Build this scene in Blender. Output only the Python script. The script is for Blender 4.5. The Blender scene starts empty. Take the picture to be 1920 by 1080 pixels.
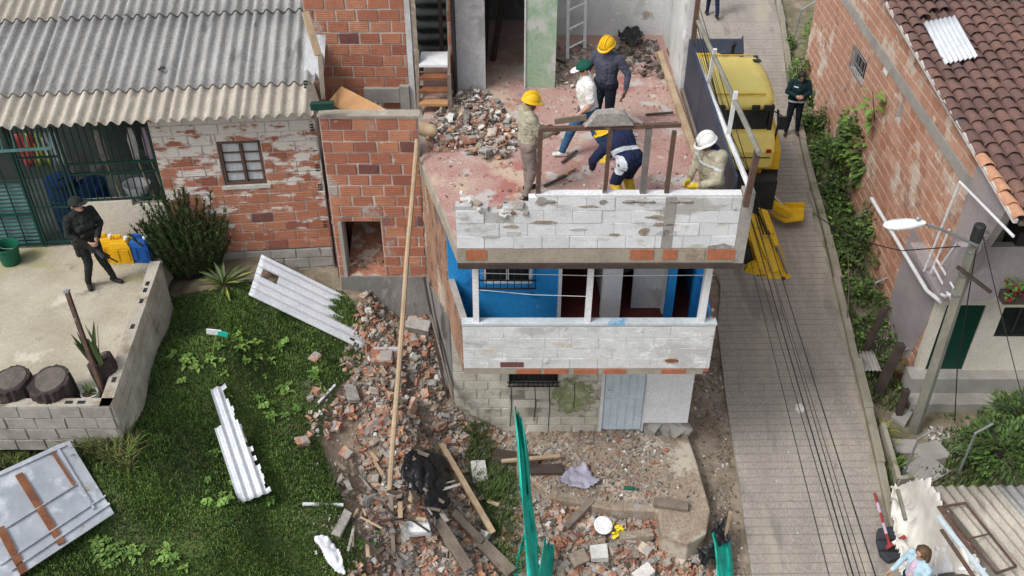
import bpy, bmesh, math, random
import numpy as np
from mathutils import Vector, Matrix, Euler, noise as mnoise
R = math.radians
random.seed(7)
S = bpy.context.scene
COL = S.collection
# ---------------------------------------------------------------- camera
CZ, F, PITCH = 14.0, 1867.0, R(38)
cam = bpy.data.cameras.new('camera'); co = bpy.data.objects.new('camera', cam); COL.objects.link(co)
cam.sensor_width = 36; cam.lens = F / 1920 * 36; cam.clip_end = 600; cam.clip_start = 0.1
co.location = (0, 0, CZ); co.rotation_euler = (R(90) - PITCH, 0, 0)
S.camera = co
# ---------------------------------------------------------------- sky, sun, exposure (overcast day)
w = bpy.data.worlds.new('World'); S.world = w; w.use_nodes = True
nt = w.node_tree; nt.nodes.clear()
sky = nt.nodes.new('ShaderNodeTexSky'); sky.sky_type = 'NISHITA'; sky.sun_disc = False
SUN_EL, SUN_AZ = R(52), R(236)
sky.sun_elevation = SUN_EL; sky.sun_rotation = SUN_AZ; sky.dust_density = 4; sky.air_density = 1.0
hs = nt.nodes.new('ShaderNodeHueSaturation'); hs.inputs['Saturation'].default_value = 0.36
bg = nt.nodes.new('ShaderNodeBackground'); bg.inputs['Strength'].default_value = 0.14
ow = nt.nodes.new('ShaderNodeOutputWorld')
nt.links.new(sky.outputs[0], hs.inputs['Color']); nt.links.new(hs.outputs[0], bg.inputs['Color']); nt.links.new(bg.outputs[0], ow.inputs[0])
sun = bpy.data.lights.new('sun', 'SUN'); sun.energy = 1.25; sun.angle = R(16); sun.color = (1, .985, .96)
so = bpy.data.objects.new('sun', sun); COL.objects.link(so)
sd = Vector((math.sin(SUN_AZ) * math.cos(SUN_EL), math.cos(SUN_AZ) * math.cos(SUN_EL), math.sin(SUN_EL)))
so.rotation_euler = sd.to_track_quat('Z', 'Y').to_euler(); so.location = (0, 0, 40)
S.view_settings.view_transform = 'Standard'; S.view_settings.look = 'None'
S.view_settings.gamma = 1; S.view_settings.use_curve_mapping = False; S.view_settings.exposure = 0.4
S.render.engine = 'CYCLES'
# ---------------------------------------------------------------- pixel -> place helpers
CP, SP = math.cos(PITCH), math.sin(PITCH)
def ray(px, py):
    u = (px - 960) / F; v = (540 - py) / F
    return Vector((u, CP + SP * v, -SP + CP * v))
CAM = Vector((0, 0, CZ))
def PZ(px, py, z): d = ray(px, py); return CAM + d * ((z - CZ) / d.z)
def PY(px, py, y): d = ray(px, py); return CAM + d * (y / d.y)
def PX(px, py, x): d = ray(px, py); return CAM + d * (x / d.x)
def PL(px, py, a, b):          # vertical plane through ground points a, b
    d = ray(px, py); n = Vector((-(b[1] - a[1]), b[0] - a[0], 0)); t = n.dot(Vector((a[0], a[1], 0)) - CAM) / n.dot(d)
    return CAM + d * t
def proj(p):
    q = Vector(p) - CAM; dep = q.y * CP - q.z * SP
    if dep < .1: return None
    return (960 + F * q.x / dep, 540 - F * (q.y * SP + q.z * CP) / dep, dep)
def inview(p, m=30):
    q = proj(p); return q and -m < q[0] < 1920 + m and -m < q[1] < 1080 + m
def zroad(y): return 1.1 + .1 * (y - 11)
def PR(px, py, dz=0):          # on the sloping road
    d = ray(px, py); t = (1.1 - 1.1 + dz - CZ) / (d.z - .1 * d.y); return CAM + d * t
# terrain control points (x, y, z)
TC = [(-5.2,9.2,4.1),(-4.6,11,4.15),(-4.3,13,4.25),(-3,13.4,3.95),(-2.8,13.1,3.75),(-1.6,13.1,3.1),(-1.1,12.2,2.1),(-.95,11.6,1.55),(-1.9,10,2.2),(-1.5,8.5,1.6),
 (-.4,11,1.38),(.3,11.7,1.35),(1.5,11.8,1.35),(0,10,1.25),(1,9.5,1.15),(2.5,9.0,.95),(3.1,11,1.15),(3.1,14,1.4),(3.2,18,1.8),(-3.2,11.5,3.35),(-3.6,10,3.25),(-4,8.5,3.4),(-6,7,3.8),(-3,7.5,2.7),(-1.5,7,1.5),(.5,8,1.0),(2.8,7.5,.8),
 (-9,7,4.0),(-9,10,4.2),(-8,13,4.4),(-8,20,4.6),(-2.5,11.9,2.95),(-2.2,11.0,2.6),(-3,9.2,2.9),(-2.6,8.3,2.45),(-6,5,3.6),(0,5,.8),(3,4,.4),
 (6.6,8,.6),(6.8,10,.7),(7.0,12.6,.8),(7.0,14,.95),(7.0,16,1.2),(7.1,18,1.6),(7.5,21,2.1),(7.8,25,2.6),(9,12,.8),(9,8,.6),(12,10,.6),(12,20,1.5),(-6,16,4.4),(0,20,2.5),(2,25,2.6),(-10,25,5),(10,30,3),(0,34,3.5),(-20,15,5),(20,15,1),(0,-10,-.5),(-20,-5,3),(20,-5,-.5)]
TA = np.array(TC)
def hraw(x, y):
    d2 = (TA[:, 0] - x) ** 2 + (TA[:, 1] - y) ** 2 + .05
    wt = d2 ** -1.7
    return float((wt * TA[:, 2]).sum() / wt.sum())
# road edges as polylines on the sloping plane
RL = [PR(1352, 540), PR(1345, 610), PR(1362, 750), PR(1385, 900), PR(1410, 1080)]
RL = [(p.x, p.y) for p in RL]; RL = [(2.98, 40), (2.98, 24), (3.0, 19)] + [(RL[0][0], RL[0][1] + .3)] + RL + [(3.2, 4), (3.1, -6)]
RR = [PR(1452, 0), PR(1465, 60), PR(1478, 170), PR(1508, 310), PR(1545, 450), PR(1578, 600), PR(1614, 750), PR(1643, 880), PR(1668, 1000)]
RR = [(p.x, p.y) for p in RR]; RR = [(8.9, 40)] + RR + [(6.0, 7.5), (5.9, 4), (5.8, -6)]
def xat(poly, y):
    for a, b in zip(poly, poly[1:]):
        if b[1] <= y <= a[1]:
            t = (y - b[1]) / max(1e-6, a[1] - b[1]); return b[0] + t * (a[0] - b[0])
    return poly[0][0] if y > poly[0][1] else poly[-1][0]
def sstep(a, b, x): t = min(1, max(0, (x - a) / (b - a))); return t * t * (3 - 2 * t)
def hslow(x, y):
    h = hraw(x, y)
    l, r = xat(RL, y), xat(RR, y)
    k = sstep(l - .55, l - .05, x) * (1 - sstep(r + .1, r + .5, x))
    h = h * (1 - k) + (zroad(y) - .06) * k
    # rubble mounds (real heaps of debris)
    h += .24 * math.exp(-(((x + 1.55) / .75) ** 2 + ((y - 10.5) / 1.2) ** 2)) + .22 * math.exp(-(((x + 1.3) / .5) ** 2 + ((y - 12.2) / .8) ** 2))
    h += .03 * mnoise.noise((x * 1.3, y * 1.3, 0)) + .012 * mnoise.noise((x * 6, y * 6, 3))
    return h
HX0, HX1, HY0, HY1, HS = -9.5, 13.5, 3.0, 30.0, .1
_nx, _ny = int((HX1 - HX0) / HS) + 2, int((HY1 - HY0) / HS) + 2
_gx = HX0 + np.arange(_nx) * HS; _gy = HY0 + np.arange(_ny) * HS
_H = []
for _y in _gy:                      # height table, read by interpolation
    _d = ((_gx[:, None] - TA[None, :, 0]) ** 2 + (_y - TA[None, :, 1]) ** 2 + .05) ** -1.7
    _raw = (_d * TA[None, :, 2]).sum(1) / _d.sum(1); _l, _r, _zr = xat(RL, _y), xat(RR, _y), zroad(_y); _row = []
    for _x, _h in zip(_gx.tolist(), _raw.tolist()):
        _y = float(_y)
        _k = sstep(_l - .55, _l - .05, _x) * (1 - sstep(_r + .1, _r + .5, _x)); _h = _h * (1 - _k) + (_zr - .06) * _k
        _h += .24 * math.exp(-(((_x + 1.55) / .75) ** 2 + ((_y - 10.5) / 1.2) ** 2)) + .22 * math.exp(-(((_x + 1.3) / .5) ** 2 + ((_y - 12.2) / .8) ** 2))
        _row.append(_h + .03 * mnoise.noise((_x * 1.3, _y * 1.3, 0)) + .012 * mnoise.noise((_x * 6, _y * 6, 3)))
    _H.append(_row)
def hz(x, y):
    fx = (x - HX0) / HS; fy = (y - HY0) / HS; i = int(fx); j = int(fy)
    if fx < 0 or fy < 0 or i >= _nx - 1 or j >= _ny - 1: return hslow(x, y)
    fx -= i; fy -= j; a = _H[j]; b = _H[j + 1]
    return (a[i] * (1 - fx) + a[i + 1] * fx) * (1 - fy) + (b[i] * (1 - fx) + b[i + 1] * fx) * fy
def PG(px, py, dz=0):
    d = ray(px, py); t = 6.0
    while t < 45:
        p = CAM + d * t
        if p.z < hz(p.x, p.y) + dz: break
        t += .25
    lo, hi = t - .25, t
    for _ in range(14):
        m = (lo + hi) / 2; p = CAM + d * m
        if p.z < hz(p.x, p.y) + dz: hi = m
        else: lo = m
    return CAM + d * hi
# ---------------------------------------------------------------- materials
MATS = {}
def lin(c): return tuple(c) + (1,)
def pm(name, c1, c2=None, sc=3.0, rough=.85, bump=.0, bsc=40, det=6, stretch=(1, 1, 1), spots=None, ssc=1.2, sth=.58, metal=0, rnd=None, spec=.3, ramp=(.35, .65), fine=.12, coat=0, ribs=0):
    """procedural material: two tones mixed by noise on world position, stains with shapes of their own, per-object variation"""
    m = bpy.data.materials.new(name); m.use_nodes = True; MATS[name] = m
    n = m.node_tree; N = n.nodes; L = n.links; b = N['Principled BSDF']
    b.inputs['Roughness'].default_value = rough; b.inputs['Metallic'].default_value = metal
    b.inputs['Specular IOR Level'].default_value = spec; b.inputs['Coat Weight'].default_value = coat
    g = N.new('ShaderNodeNewGeometry'); mp = N.new('ShaderNodeMapping'); mp.inputs['Scale'].default_value = stretch
    L.new(g.outputs['Position'], mp.inputs['Vector'])
    def nz(scale, detail=det, seed=0):
        t = N.new('ShaderNodeTexNoise'); t.inputs['Scale'].default_value = scale; t.inputs['Detail'].default_value = detail; t.inputs['Roughness'].default_value = .62
        if seed:
            ad = N.new('ShaderNodeVectorMath'); ad.operation = 'ADD'; ad.inputs[1].default_value = (seed, seed * 1.7, seed * .3); L.new(mp.outputs[0], ad.inputs[0]); L.new(ad.outputs[0], t.inputs['Vector'])
        else: L.new(mp.outputs[0], t.inputs['Vector'])
        return t.outputs['Fac']
    def rampf(x, a, c):
        r = N.new('ShaderNodeMapRange'); r.inputs[1].default_value = a; r.inputs[2].default_value = c; L.new(x, r.inputs[0]); return r.outputs[0]
    def mix(f, a, c, mode='MIX'):
        x = N.new('ShaderNodeMix'); x.data_type = 'RGBA'; x.blend_type = mode
        if isinstance(f, float): x.inputs[0].default_value = f
        else: L.new(f, x.inputs[0])
        for s, i in ((a, 6), (c, 7)):
            if isinstance(s, tuple): x.inputs[i].default_value = lin(s)
            else: L.new(s, x.inputs[i])
        return x.outputs[2]
    c2 = c2 or tuple(v * .75 for v in c1)
    if rnd:
        oi = N.new('ShaderNodeObjectInfo'); cr = N.new('ShaderNodeValToRGB'); L.new(oi.outputs['Random'], cr.inputs[0])
        el = cr.color_ramp.elements
        while len(el) < len(rnd): el.new(.5)
        for i, c in enumerate(rnd): el[i].position = i / (len(rnd) - 1); el[i].color = lin(c)
        base = cr.outputs[0]
        base = mix(rampf(nz(sc), *ramp), base, mix(.45, base, c2))
    else: base = mix(rampf(nz(sc), *ramp), tuple(c1), tuple(c2))
    if fine:
        f = N.new('ShaderNodeMapRange'); f.inputs[1].default_value = .25; f.inputs[2].default_value = .75; f.inputs[3].default_value = 1 - fine * 1.6; f.inputs[4].default_value = 1 + fine; L.new(nz(bsc * .6, 5, 9), f.inputs[0])
        mm = N.new('ShaderNodeMix'); mm.data_type = 'RGBA'; mm.blend_type = 'MULTIPLY'; mm.inputs[0].default_value = 1
        L.new(base, mm.inputs[6]); L.new(f.outputs[0], mm.inputs[7]); base = mm.outputs[2]
    for k, sp in enumerate(spots or []):
        c, s, th = sp[:3]; fac = nz(s, 8, 4.3 + 3.1 * k)
        if len(sp) > 3:      # coat that survives better towards one end of the wall: (height, rate)
            sx = N.new('ShaderNodeSeparateXYZ'); L.new(g.outputs['Position'], sx.inputs[0]); ma = N.new('ShaderNodeMath'); ma.operation = 'MULTIPLY_ADD'; L.new(sx.outputs[2], ma.inputs[0]); ma.inputs[1].default_value = sp[3][1]; ma.inputs[2].default_value = -sp[3][0] * sp[3][1]
            ad2 = N.new('ShaderNodeMath'); ad2.operation = 'ADD'; L.new(fac, ad2.inputs[0]); L.new(ma.outputs[0], ad2.inputs[1]); fac = ad2.outputs[0]
        base = mix(rampf(fac, th, th + .07), base, c)
    L.new(base, b.inputs['Base Color'])
    if bump:
        bp = N.new('ShaderNodeBump'); bp.inputs['Strength'].default_value = bump; bp.inputs['Distance'].default_value = .02
        hh = nz(bsc, 5, 2)
        if ribs:            # striated faces of hollow clay blocks
            sx = N.new('ShaderNodeSeparateXYZ'); L.new(g.outputs['Position'], sx.inputs[0]); sn = N.new('ShaderNodeMath'); sn.operation = 'MULTIPLY'; sn.inputs[1].default_value = 6.283 / ribs; L.new(sx.outputs[2], sn.inputs[0]); s2 = N.new('ShaderNodeMath'); s2.operation = 'SINE'; L.new(sn.outputs[0], s2.inputs[0]); s3 = N.new('ShaderNodeMath'); s3.operation = 'MULTIPLY_ADD'; s3.inputs[1].default_value = .13; L.new(s2.outputs[0], s3.inputs[0]); L.new(hh, s3.inputs[2]); hh = s3.outputs[0]
        L.new(hh, bp.inputs['Height']); L.new(bp.outputs[0], b.inputs['Normal'])
    return m
pm('mortar', (.42,.40,.37), (.30,.28,.26), 4, bump=.5)
pm('mortar_pale', (.62,.59,.54), (.42,.39,.36), 3, bump=.5)
pm('brick_painted', (.5,.2,.1), (.3,.12,.08), 6, bump=.7, ribs=.032, bsc=60, rnd=[(.36,.13,.08),(.46,.19,.11),(.52,.23,.14),(.42,.16,.09),(.28,.10,.075)], stretch=(1,1,2.2), spots=[((.70,.66,.61),2.6,.51,(5.5,.09)),((.45,.40,.36),5,.62)])
pm('brick_orange', (.5,.2,.1), (.3,.12,.08), 6, bump=.7, ribs=.032, bsc=60, rnd=[(.30,.11,.08),(.44,.17,.10),(.54,.24,.14),(.48,.20,.115),(.38,.14,.09),(.58,.28,.17)], spots=[((.42,.38,.34),1.9,.60),((.22,.12,.10),2.7,.64),((.50,.45,.40),6,.66)])
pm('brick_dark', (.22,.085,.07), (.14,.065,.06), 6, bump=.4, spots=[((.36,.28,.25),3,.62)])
pm('brick_pink', (.5,.2,.1), (.34,.17,.12), 2.5, bump=.5, bsc=60, rnd=[(.46,.24,.16),(.57,.32,.22),(.62,.38,.27),(.54,.29,.19),(.46,.21,.13)], spots=[((.20,.14,.11),.9,.60),((.60,.50,.42),1.3,.55),((.62,.56,.50),4,.62)])
pm('block_white', (.76,.78,.80), (.58,.60,.62), 3, rnd=[(.72,.74,.76),(.80,.82,.84),(.66,.68,.69),(.76,.78,.80)], bump=.45, bsc=50, stretch=(1,1,2), spots=[((.44,.43,.41),1.3,.60),((.56,.54,.50),4,.60),((.30,.28,.26),2.4,.68)])
pm('block_grey', (.42,.40,.36), (.28,.26,.23), 3, bump=.5, bsc=60, spots=[((.20,.19,.16),1.5,.62)])
pm('block_cream', (.66,.63,.55), (.42,.39,.32), 2, bump=.4, bsc=50, spots=[((.27,.25,.20),1.1,.58),((.60,.58,.52),2.6,.6)])
pm('wall_cream', (.50,.47,.39), (.36,.34,.28), 2, bump=.35, bsc=50, spots=[((.22,.21,.17),1.2,.58)])
pm('stain_green', (.24,.31,.12), (.36,.38,.22), 5, spots=[((.50,.47,.39),4,.52)])
pm('concrete', (.40,.38,.35), (.29,.275,.25), 2.2, bump=.4, bsc=50, spots=[((.20,.19,.17),1.3,.63)])
pm('concrete_pale', (.50,.46,.39), (.37,.335,.28), 1.6, bump=.45, bsc=45, spots=[((.24,.19,.14),1.3,.53),((.34,.29,.23),3.1,.56),((.16,.13,.10),2.0,.64)])
pm('concrete_dark', (.22,.205,.19), (.13,.12,.115), 2.2, bump=.5, bsc=40)
pm('terrace', (.47,.43,.34), (.36,.32,.24), 1.3, bump=.3, bsc=40, spots=[((.33,.31,.17),.9,.54),((.24,.21,.17),1.7,.60),((.56,.52,.44),1.4,.62)])
pm('road', (.395,.355,.31), (.32,.29,.255), 1.6, bump=.6, bsc=70, stretch=(1.7,.4,1), spots=[((.39,.345,.28),.9,.54),((.235,.215,.193),1.1,.57),((.17,.152,.137),2.3,.65),((.40,.37,.33),4.5,.66)], fine=.3)
pm('kerb', (.34,.31,.25), (.24,.22,.165), 2, bump=.5, bsc=40, spots=[((.14,.16,.07),1.8,.58)])
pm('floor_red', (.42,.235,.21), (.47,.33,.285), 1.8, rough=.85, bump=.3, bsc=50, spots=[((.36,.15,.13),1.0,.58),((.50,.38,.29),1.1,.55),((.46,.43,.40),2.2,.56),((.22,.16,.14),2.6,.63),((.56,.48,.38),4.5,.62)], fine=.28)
pm('plaster_white', (.70,.71,.71), (.56,.57,.57), 1.6, bump=.35, bsc=40, spots=[((.46,.45,.43),1.1,.57),((.36,.31,.27),2.3,.63),((.76,.77,.77),3,.6)])
pm('plaster_green', (.28,.42,.28), (.38,.48,.36), 1.5, bump=.3, bsc=40, spots=[((.50,.52,.48),1.1,.56),((.22,.25,.17),1.7,.60),((.45,.40,.36),3,.64)])
pm('plaster_grey', (.27,.26,.245), (.17,.165,.16), 1.8, bump=.5, bsc=40, stretch=(1,1,.5), spots=[((.09,.085,.08),1.6,.56),((.36,.33,.29),2.4,.62)])
pm('plaster_plum', (.37,.33,.33), (.29,.26,.27), 1.5, bump=.3, bsc=40, spots=[((.46,.43,.41),1.1,.62),((.2,.17,.17),1.4,.66)])
pm('cream_paint', (.66,.62,.53), (.58,.54,.46), 1.5, bump=.15, spots=[((.45,.41,.34),1.1,.68)])
pm('slab_edge', (.40,.36,.29), (.31,.27,.22), 3, bump=.5, spots=[((.50,.47,.42),2,.62)])
pm('clay_new', (.46,.17,.09), (.36,.13,.07), 8, bump=.3)
pm('side_wall', (.40,.24,.16), (.26,.15,.10), 3, bump=.7, bsc=30, stretch=(1,1,.3), spots=[((.50,.42,.34),2.2,.56),((.13,.11,.10),1.8,.54)])
pm('blue_paint', (.02,.25,.62), (.025,.30,.68), 2, rough=.65, bump=.25, spots=[((.02,.12,.34),1.6,.58),((.10,.34,.62),3,.62),((.30,.36,.42),6,.68)])
pm('blue_pale', (.20,.45,.68), (.45,.60,.72), 3, rough=.6)
pm('room_shade', (.035,.032,.032), (.022,.02,.02), 2)  # near-black colour standing for the shade inside unlit rooms
pm('interior_shade', (.05,.06,.055), (.03,.035,.034), 2, spots=[((.10,.10,.095),1.4,.6)])  # shade of the roofed porch and passage put into the colour
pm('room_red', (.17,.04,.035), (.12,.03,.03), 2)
pm('white_paint', (.74,.75,.76), (.62,.63,.64), 3, rough=.6, spots=[((.40,.36,.32),2.5,.68)], bump=.1)
pm('white_clean', (.80,.81,.82), (.72,.73,.74), 3, rough=.5)
pm('door_pale', (.60,.69,.74), (.50,.58,.63), 2.5, rough=.55, spots=[((.40,.43,.44),2,.67)], bump=.1)
pm('rust', (.15,.085,.06), (.085,.06,.05), 8, rough=.85, bump=.4, spots=[((.30,.26,.23),3,.62)])
pm('rust_orange', (.27,.11,.05), (.16,.07,.04), 6, rough=.9, bump=.4)
pm('black_metal', (.02,.025,.025), (.035,.035,.035), 5, rough=.6)
pm('dark_green_metal', (.008,.05,.04), (.012,.035,.03), 4, rough=.55)
pm('teal_metal', (.05,.17,.17), (.12,.25,.25), 3, rough=.5)
pm('navy_sheet', (.045,.055,.085), (.035,.045,.07), 2, rough=.5, spots=[((.08,.095,.13),1.5,.62)], bump=.05)
pm('galv', (.42,.44,.45), (.33,.35,.36), 4, rough=.45, metal=.6)
pm('galv_sheet', (.50,.53,.57), (.38,.41,.46), 2.2, rough=.5, metal=.25, bump=.25, bsc=5, spots=[((.62,.65,.68),1.6,.54),((.34,.35,.37),2.4,.60),((.33,.24,.19),3.5,.67)])
pm('sheet_white', (.66,.68,.71), (.56,.585,.62), 2, rough=.5, metal=.1, spots=[((.30,.28,.26),2.4,.68)])
pm('fibre_grey', (.36,.355,.34), (.20,.195,.19), 3.5, bump=.4, bsc=70, stretch=(1.6,.35,1), rnd=[(.36,.355,.345),(.42,.415,.40),(.39,.38,.365)], spots=[((.21,.205,.20),2.4,.60),((.42,.41,.39),3.4,.62),((.09,.088,.085),5,.67)], fine=.28)
pm('fibre_cream', (.50,.455,.385), (.38,.345,.29), 3, bump=.35, bsc=70, stretch=(1.6,.4,1), spots=[((.29,.26,.22),2.6,.60),((.56,.52,.45),3,.6)], fine=.22)
pm('tile', (.2,.12,.1), (.10,.065,.06), 4, bump=.4, bsc=50, rnd=[(.13,.075,.065),(.17,.095,.08),(.20,.115,.095),(.15,.09,.08),(.24,.13,.10),(.17,.10,.085)], spots=[((.10,.08,.075),2.2,.6)], fine=.2)
pm('tile_new', (.55,.30,.18), (.42,.22,.14), 5, bump=.3, spots=[((.22,.14,.11),3,.62)])
pm('wood_pale', (.50,.38,.25), (.38,.28,.18), 3, bump=.3, stretch=(1,1,.3))
pm('wood_orange', (.50,.28,.13), (.40,.22,.10), 3, bump=.3)
pm('wood_grey', (.25,.20,.16), (.16,.13,.105), 4, bump=.5, bsc=50)
pm('wood_dark', (.085,.06,.05), (.05,.04,.035), 4, bump=.5)
pm('bark', (.07,.05,.045), (.035,.028,.028), 9, bump=.8, spots=[((.14,.11,.09),3,.62)])
pm('soil', (.18,.135,.095), (.115,.085,.06), 2.5, bump=.6, bsc=25)
pm('rub_brick', (.38,.17,.11), (.29,.13,.085), 7, bump=.5, spots=[((.42,.35,.29),4,.49)], fine=.3)
pm('rub_orange', (.52,.29,.19), (.42,.22,.14), 7, bump=.5, spots=[((.48,.41,.34),4,.50)], fine=.3)
pm('rub_grey', (.40,.375,.345), (.25,.235,.215), 7, bump=.6, fine=.25)
pm('rub_tan', (.41,.34,.27), (.28,.23,.18), 7, bump=.6, fine=.25)
pm('rub_white', (.68,.67,.64), (.54,.52,.49), 7, bump=.4)
pm('rub_dark', (.15,.125,.11), (.09,.08,.07), 7, bump=.5)
pm('yellow', (.76,.47,.015), (.66,.40,.014), 3, rough=.5, coat=.1, bump=.1, spots=[((.36,.24,.05),2.5,.62),((.20,.15,.08),4.5,.65)], fine=.15)
pm('yellow_pale', (.90,.75,.22), (.86,.68,.17), 1.5, rough=.42, coat=.15, fine=.06, spots=[((.78,.62,.18),2.2,.60),((.62,.48,.2),5,.68)])
pm('tyre', (.02,.02,.02), (.035,.032,.03), 6, rough=.9)
pm('glass_dark', (.015,.018,.02), (.02,.022,.025), 2, rough=.1, spec=.5)
pm('chrome', (.6,.6,.6), (.5,.5,.5), 3, rough=.2, metal=.9)
pm('helmet_yellow', (.82,.50,.012), (.74,.43,.012), 3, rough=.55, fine=.06)
pm('helmet_white', (.80,.80,.79), (.70,.70,.69), 3, rough=.55, fine=.06)
pm('skin', (.20,.10,.065), (.16,.08,.05), 6, rough=.6, fine=.04)
pm('skin_light', (.52,.32,.24), (.46,.28,.2), 6, rough=.6, fine=.04)
pm('hair', (.02,.014,.012), (.03,.02,.015), 8, rough=.6)
pm('hair_brown', (.075,.04,.022), (.13,.08,.04), 8, rough=.55)
pm('cloth_khaki', (.43,.40,.30), (.31,.285,.21), 9, rough=.95, bump=.5, bsc=25)
pm('cloth_taupe', (.27,.215,.19), (.20,.16,.145), 6, rough=.95, bump=.5, bsc=25)
pm('cloth_white', (.78,.77,.74), (.66,.65,.62), 5, rough=.95, bump=.4, bsc=20)
pm('cloth_slate', (.075,.08,.115), (.05,.055,.08), 6, rough=.95, bump=.5, bsc=25)
pm('cloth_navy', (.013,.022,.068), (.010,.017,.045), 5, rough=.9, bump=.5, bsc=25)
pm('cloth_navy2', (.010,.016,.03), (.007,.011,.02), 5, rough=.9, bump=.5, bsc=25)
pm('cloth_teal', (.008,.035,.04), (.006,.022,.028), 5, rough=.9, bump=.5, bsc=25)
pm('cloth_police', (.022,.028,.026), (.014,.018,.017), 8, rough=.9, bump=.6, bsc=25, spots=[((.05,.058,.052),9,.62)])
pm('denim', (.045,.12,.22), (.03,.08,.16), 7, rough=.95, bump=.4, bsc=30)
pm('cloth_sky', (.46,.63,.72), (.38,.54,.64), 7, rough=.95, bump=.5, bsc=25)
pm('cloth_pink', (.62,.50,.58), (.50,.36,.48), 14, rough=.95)
pm('reflect', (.62,.66,.70), (.52,.56,.60), 6, rough=.5)
pm('boot', (.018,.016,.015), (.03,.026,.023), 6, rough=.7)
pm('boot_brown', (.085,.045,.03), (.06,.03,.02), 6, rough=.7)
pm('glove_yellow', (.72,.52,.05), (.6,.42,.04), 6, rough=.8)
pm('cap_green', (.008,.09,.06), (.006,.06,.04), 6, rough=.9)
pm('jerry_yellow', (.75,.42,.01), (.66,.36,.01), 3, rough=.45, fine=.05)
pm('jerry_blue', (.01,.10,.38), (.012,.08,.30), 3, rough=.45, fine=.05)
pm('bucket_green', (.008,.12,.07), (.008,.09,.05), 3, rough=.5, fine=.05)
pm('barrel_blue', (.012,.045,.14), (.01,.03,.10), 3, rough=.5)
pm('tarp_white', (.74,.72,.67), (.60,.57,.52), 1.5, rough=.5, bump=.5, bsc=9, spots=[((.42,.38,.32),1.5,.66)])
pm('tarp_lilac', (.40,.38,.46), (.30,.285,.36), 4, rough=.8, bump=.5, bsc=14)
pm('plastic_black', (.012,.012,.014), (.022,.022,.025), 4, rough=.38, bump=.7, bsc=12)
pm('bag_white', (.78,.80,.84), (.68,.70,.75), 4, rough=.5, bump=.4, bsc=15)
pm('mesh_green', (.02,.58,.44), (.015,.44,.34), 5, rough=.6, bump=.4, bsc=30)
pm('rubber_grey', (.045,.05,.06), (.035,.04,.048), 4, rough=.8)
pm('red_paint', (.34,.05,.05), (.24,.04,.04), 5, rough=.6)
pm('foam_yellow', (.80,.70,.03), (.7,.6,.03), 8, rough=.8)
pm('leaf_dark', (.055,.10,.03), (.085,.135,.042), 3, rough=.6, rnd=None, fine=.25, bsc=20)
pm('leaf_mid', (.09,.185,.036), (.13,.22,.05), 3, rough=.5, fine=.25, bsc=20)
pm('leaf_light', (.16,.29,.055), (.21,.33,.075), 3, rough=.5, fine=.2, bsc=20)
pm('leaf_yellow', (.30,.32,.06), (.22,.27,.06), 4, rough=.6, fine=.2)
pm('leaf_olive', (.055,.075,.026), (.08,.10,.036), 3, rough=.6, fine=.25, bsc=20)
pm('leaf_agave', (.10,.155,.06), (.15,.20,.075), 4, rough=.5)
pm('straw', (.22,.20,.08), (.15,.16,.05), 3, rough=.8)
pm('flower_red', (.42,.015,.02), (.30,.01,.015), 8, rough=.6)
pm('green_paint', (.004,.045,.032), (.004,.035,.025), 2, rough=.4)
pm('cable', (.018,.018,.018), None, 3, rough=.6)
pm('pole_concrete', (.27,.26,.21), (.18,.175,.145), 3, bump=.4, stretch=(1,1,.4), spots=[((.16,.16,.13),2,.62)])
pm('lamp_white', (.80,.82,.82), (.72,.75,.75), 2, rough=.4, fine=.03)
pm('print_dark', (.05,.05,.05), None, 3, rough=.8)
pm('curtain', (.55,.58,.60), (.42,.45,.48), 12, rough=.9, stretch=(3,3,.3))
pm('cap_paint', (.62,.68,.72), (.50,.54,.56), 3, rough=.7, spots=[((.12,.36,.60),1.3,.55),((.40,.38,.36),2.6,.66)])
pm('block_balcony', (.74,.75,.76), (.60,.61,.61), 2.2, bump=.5, bsc=45, stretch=(1,1,1.6), spots=[((.50,.50,.49),1.3,.54),((.32,.32,.32),1.7,.61),((.58,.53,.46),3.1,.60),((.80,.81,.82),4.5,.6),((.24,.22,.20),5,.68)])
pm('mortar_white', (.60,.60,.59), (.42,.41,.40), 3, bump=.5)
pm('khaki_dark', (.30,.25,.16), (.24,.20,.13), 9, rough=.95, bump=.5, bsc=25)
pm('platform_dirt', (.36,.29,.22), (.27,.21,.155), 2.2, bump=.6, bsc=40, spots=[((.46,.41,.34),1.1,.54),((.20,.155,.115),1.7,.58),((.42,.34,.26),4,.60),((.33,.31,.29),2.8,.62)], fine=.3)
def soft_edge(m):    # paint that thins out towards its ragged edge
    n = MATS[m].node_tree; N = n.nodes; L = n.links; b = N['Principled BSDF']; tc = N.new('ShaderNodeTexCoord'); d = N.new('ShaderNodeVectorMath'); d.operation = 'DISTANCE'; d.inputs[1].default_value = (.5, .5, .5); mp = N.new('ShaderNodeMapping'); mp.inputs['Scale'].default_value = (1, 0, 1); mp.inputs['Location'].default_value = (0, .5, 0)
    L.new(tc.outputs['Generated'], mp.inputs[0]); L.new(mp.outputs[0], d.inputs[0]); t = N.new('ShaderNodeTexNoise'); t.inputs['Scale'].default_value = 9; t.inputs['Detail'].default_value = 8; g = N.new('ShaderNodeNewGeometry'); L.new(g.outputs['Position'], t.inputs['Vector'])
    a = N.new('ShaderNodeMath'); a.operation = 'MULTIPLY_ADD'; a.inputs[1].default_value = 1.1; L.new(t.outputs['Fac'], a.inputs[0]); L.new(d.outputs['Value'], a.inputs[2]); r = N.new('ShaderNodeMapRange'); r.inputs[1].default_value = .74; r.inputs[2].default_value = 1.02; r.inputs[3].default_value = .9; r.inputs[4].default_value = 0; L.new(a.outputs[0], r.inputs[0]); L.new(r.outputs[0], b.inputs['Alpha'])
soft_edge('stain_green')
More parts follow.
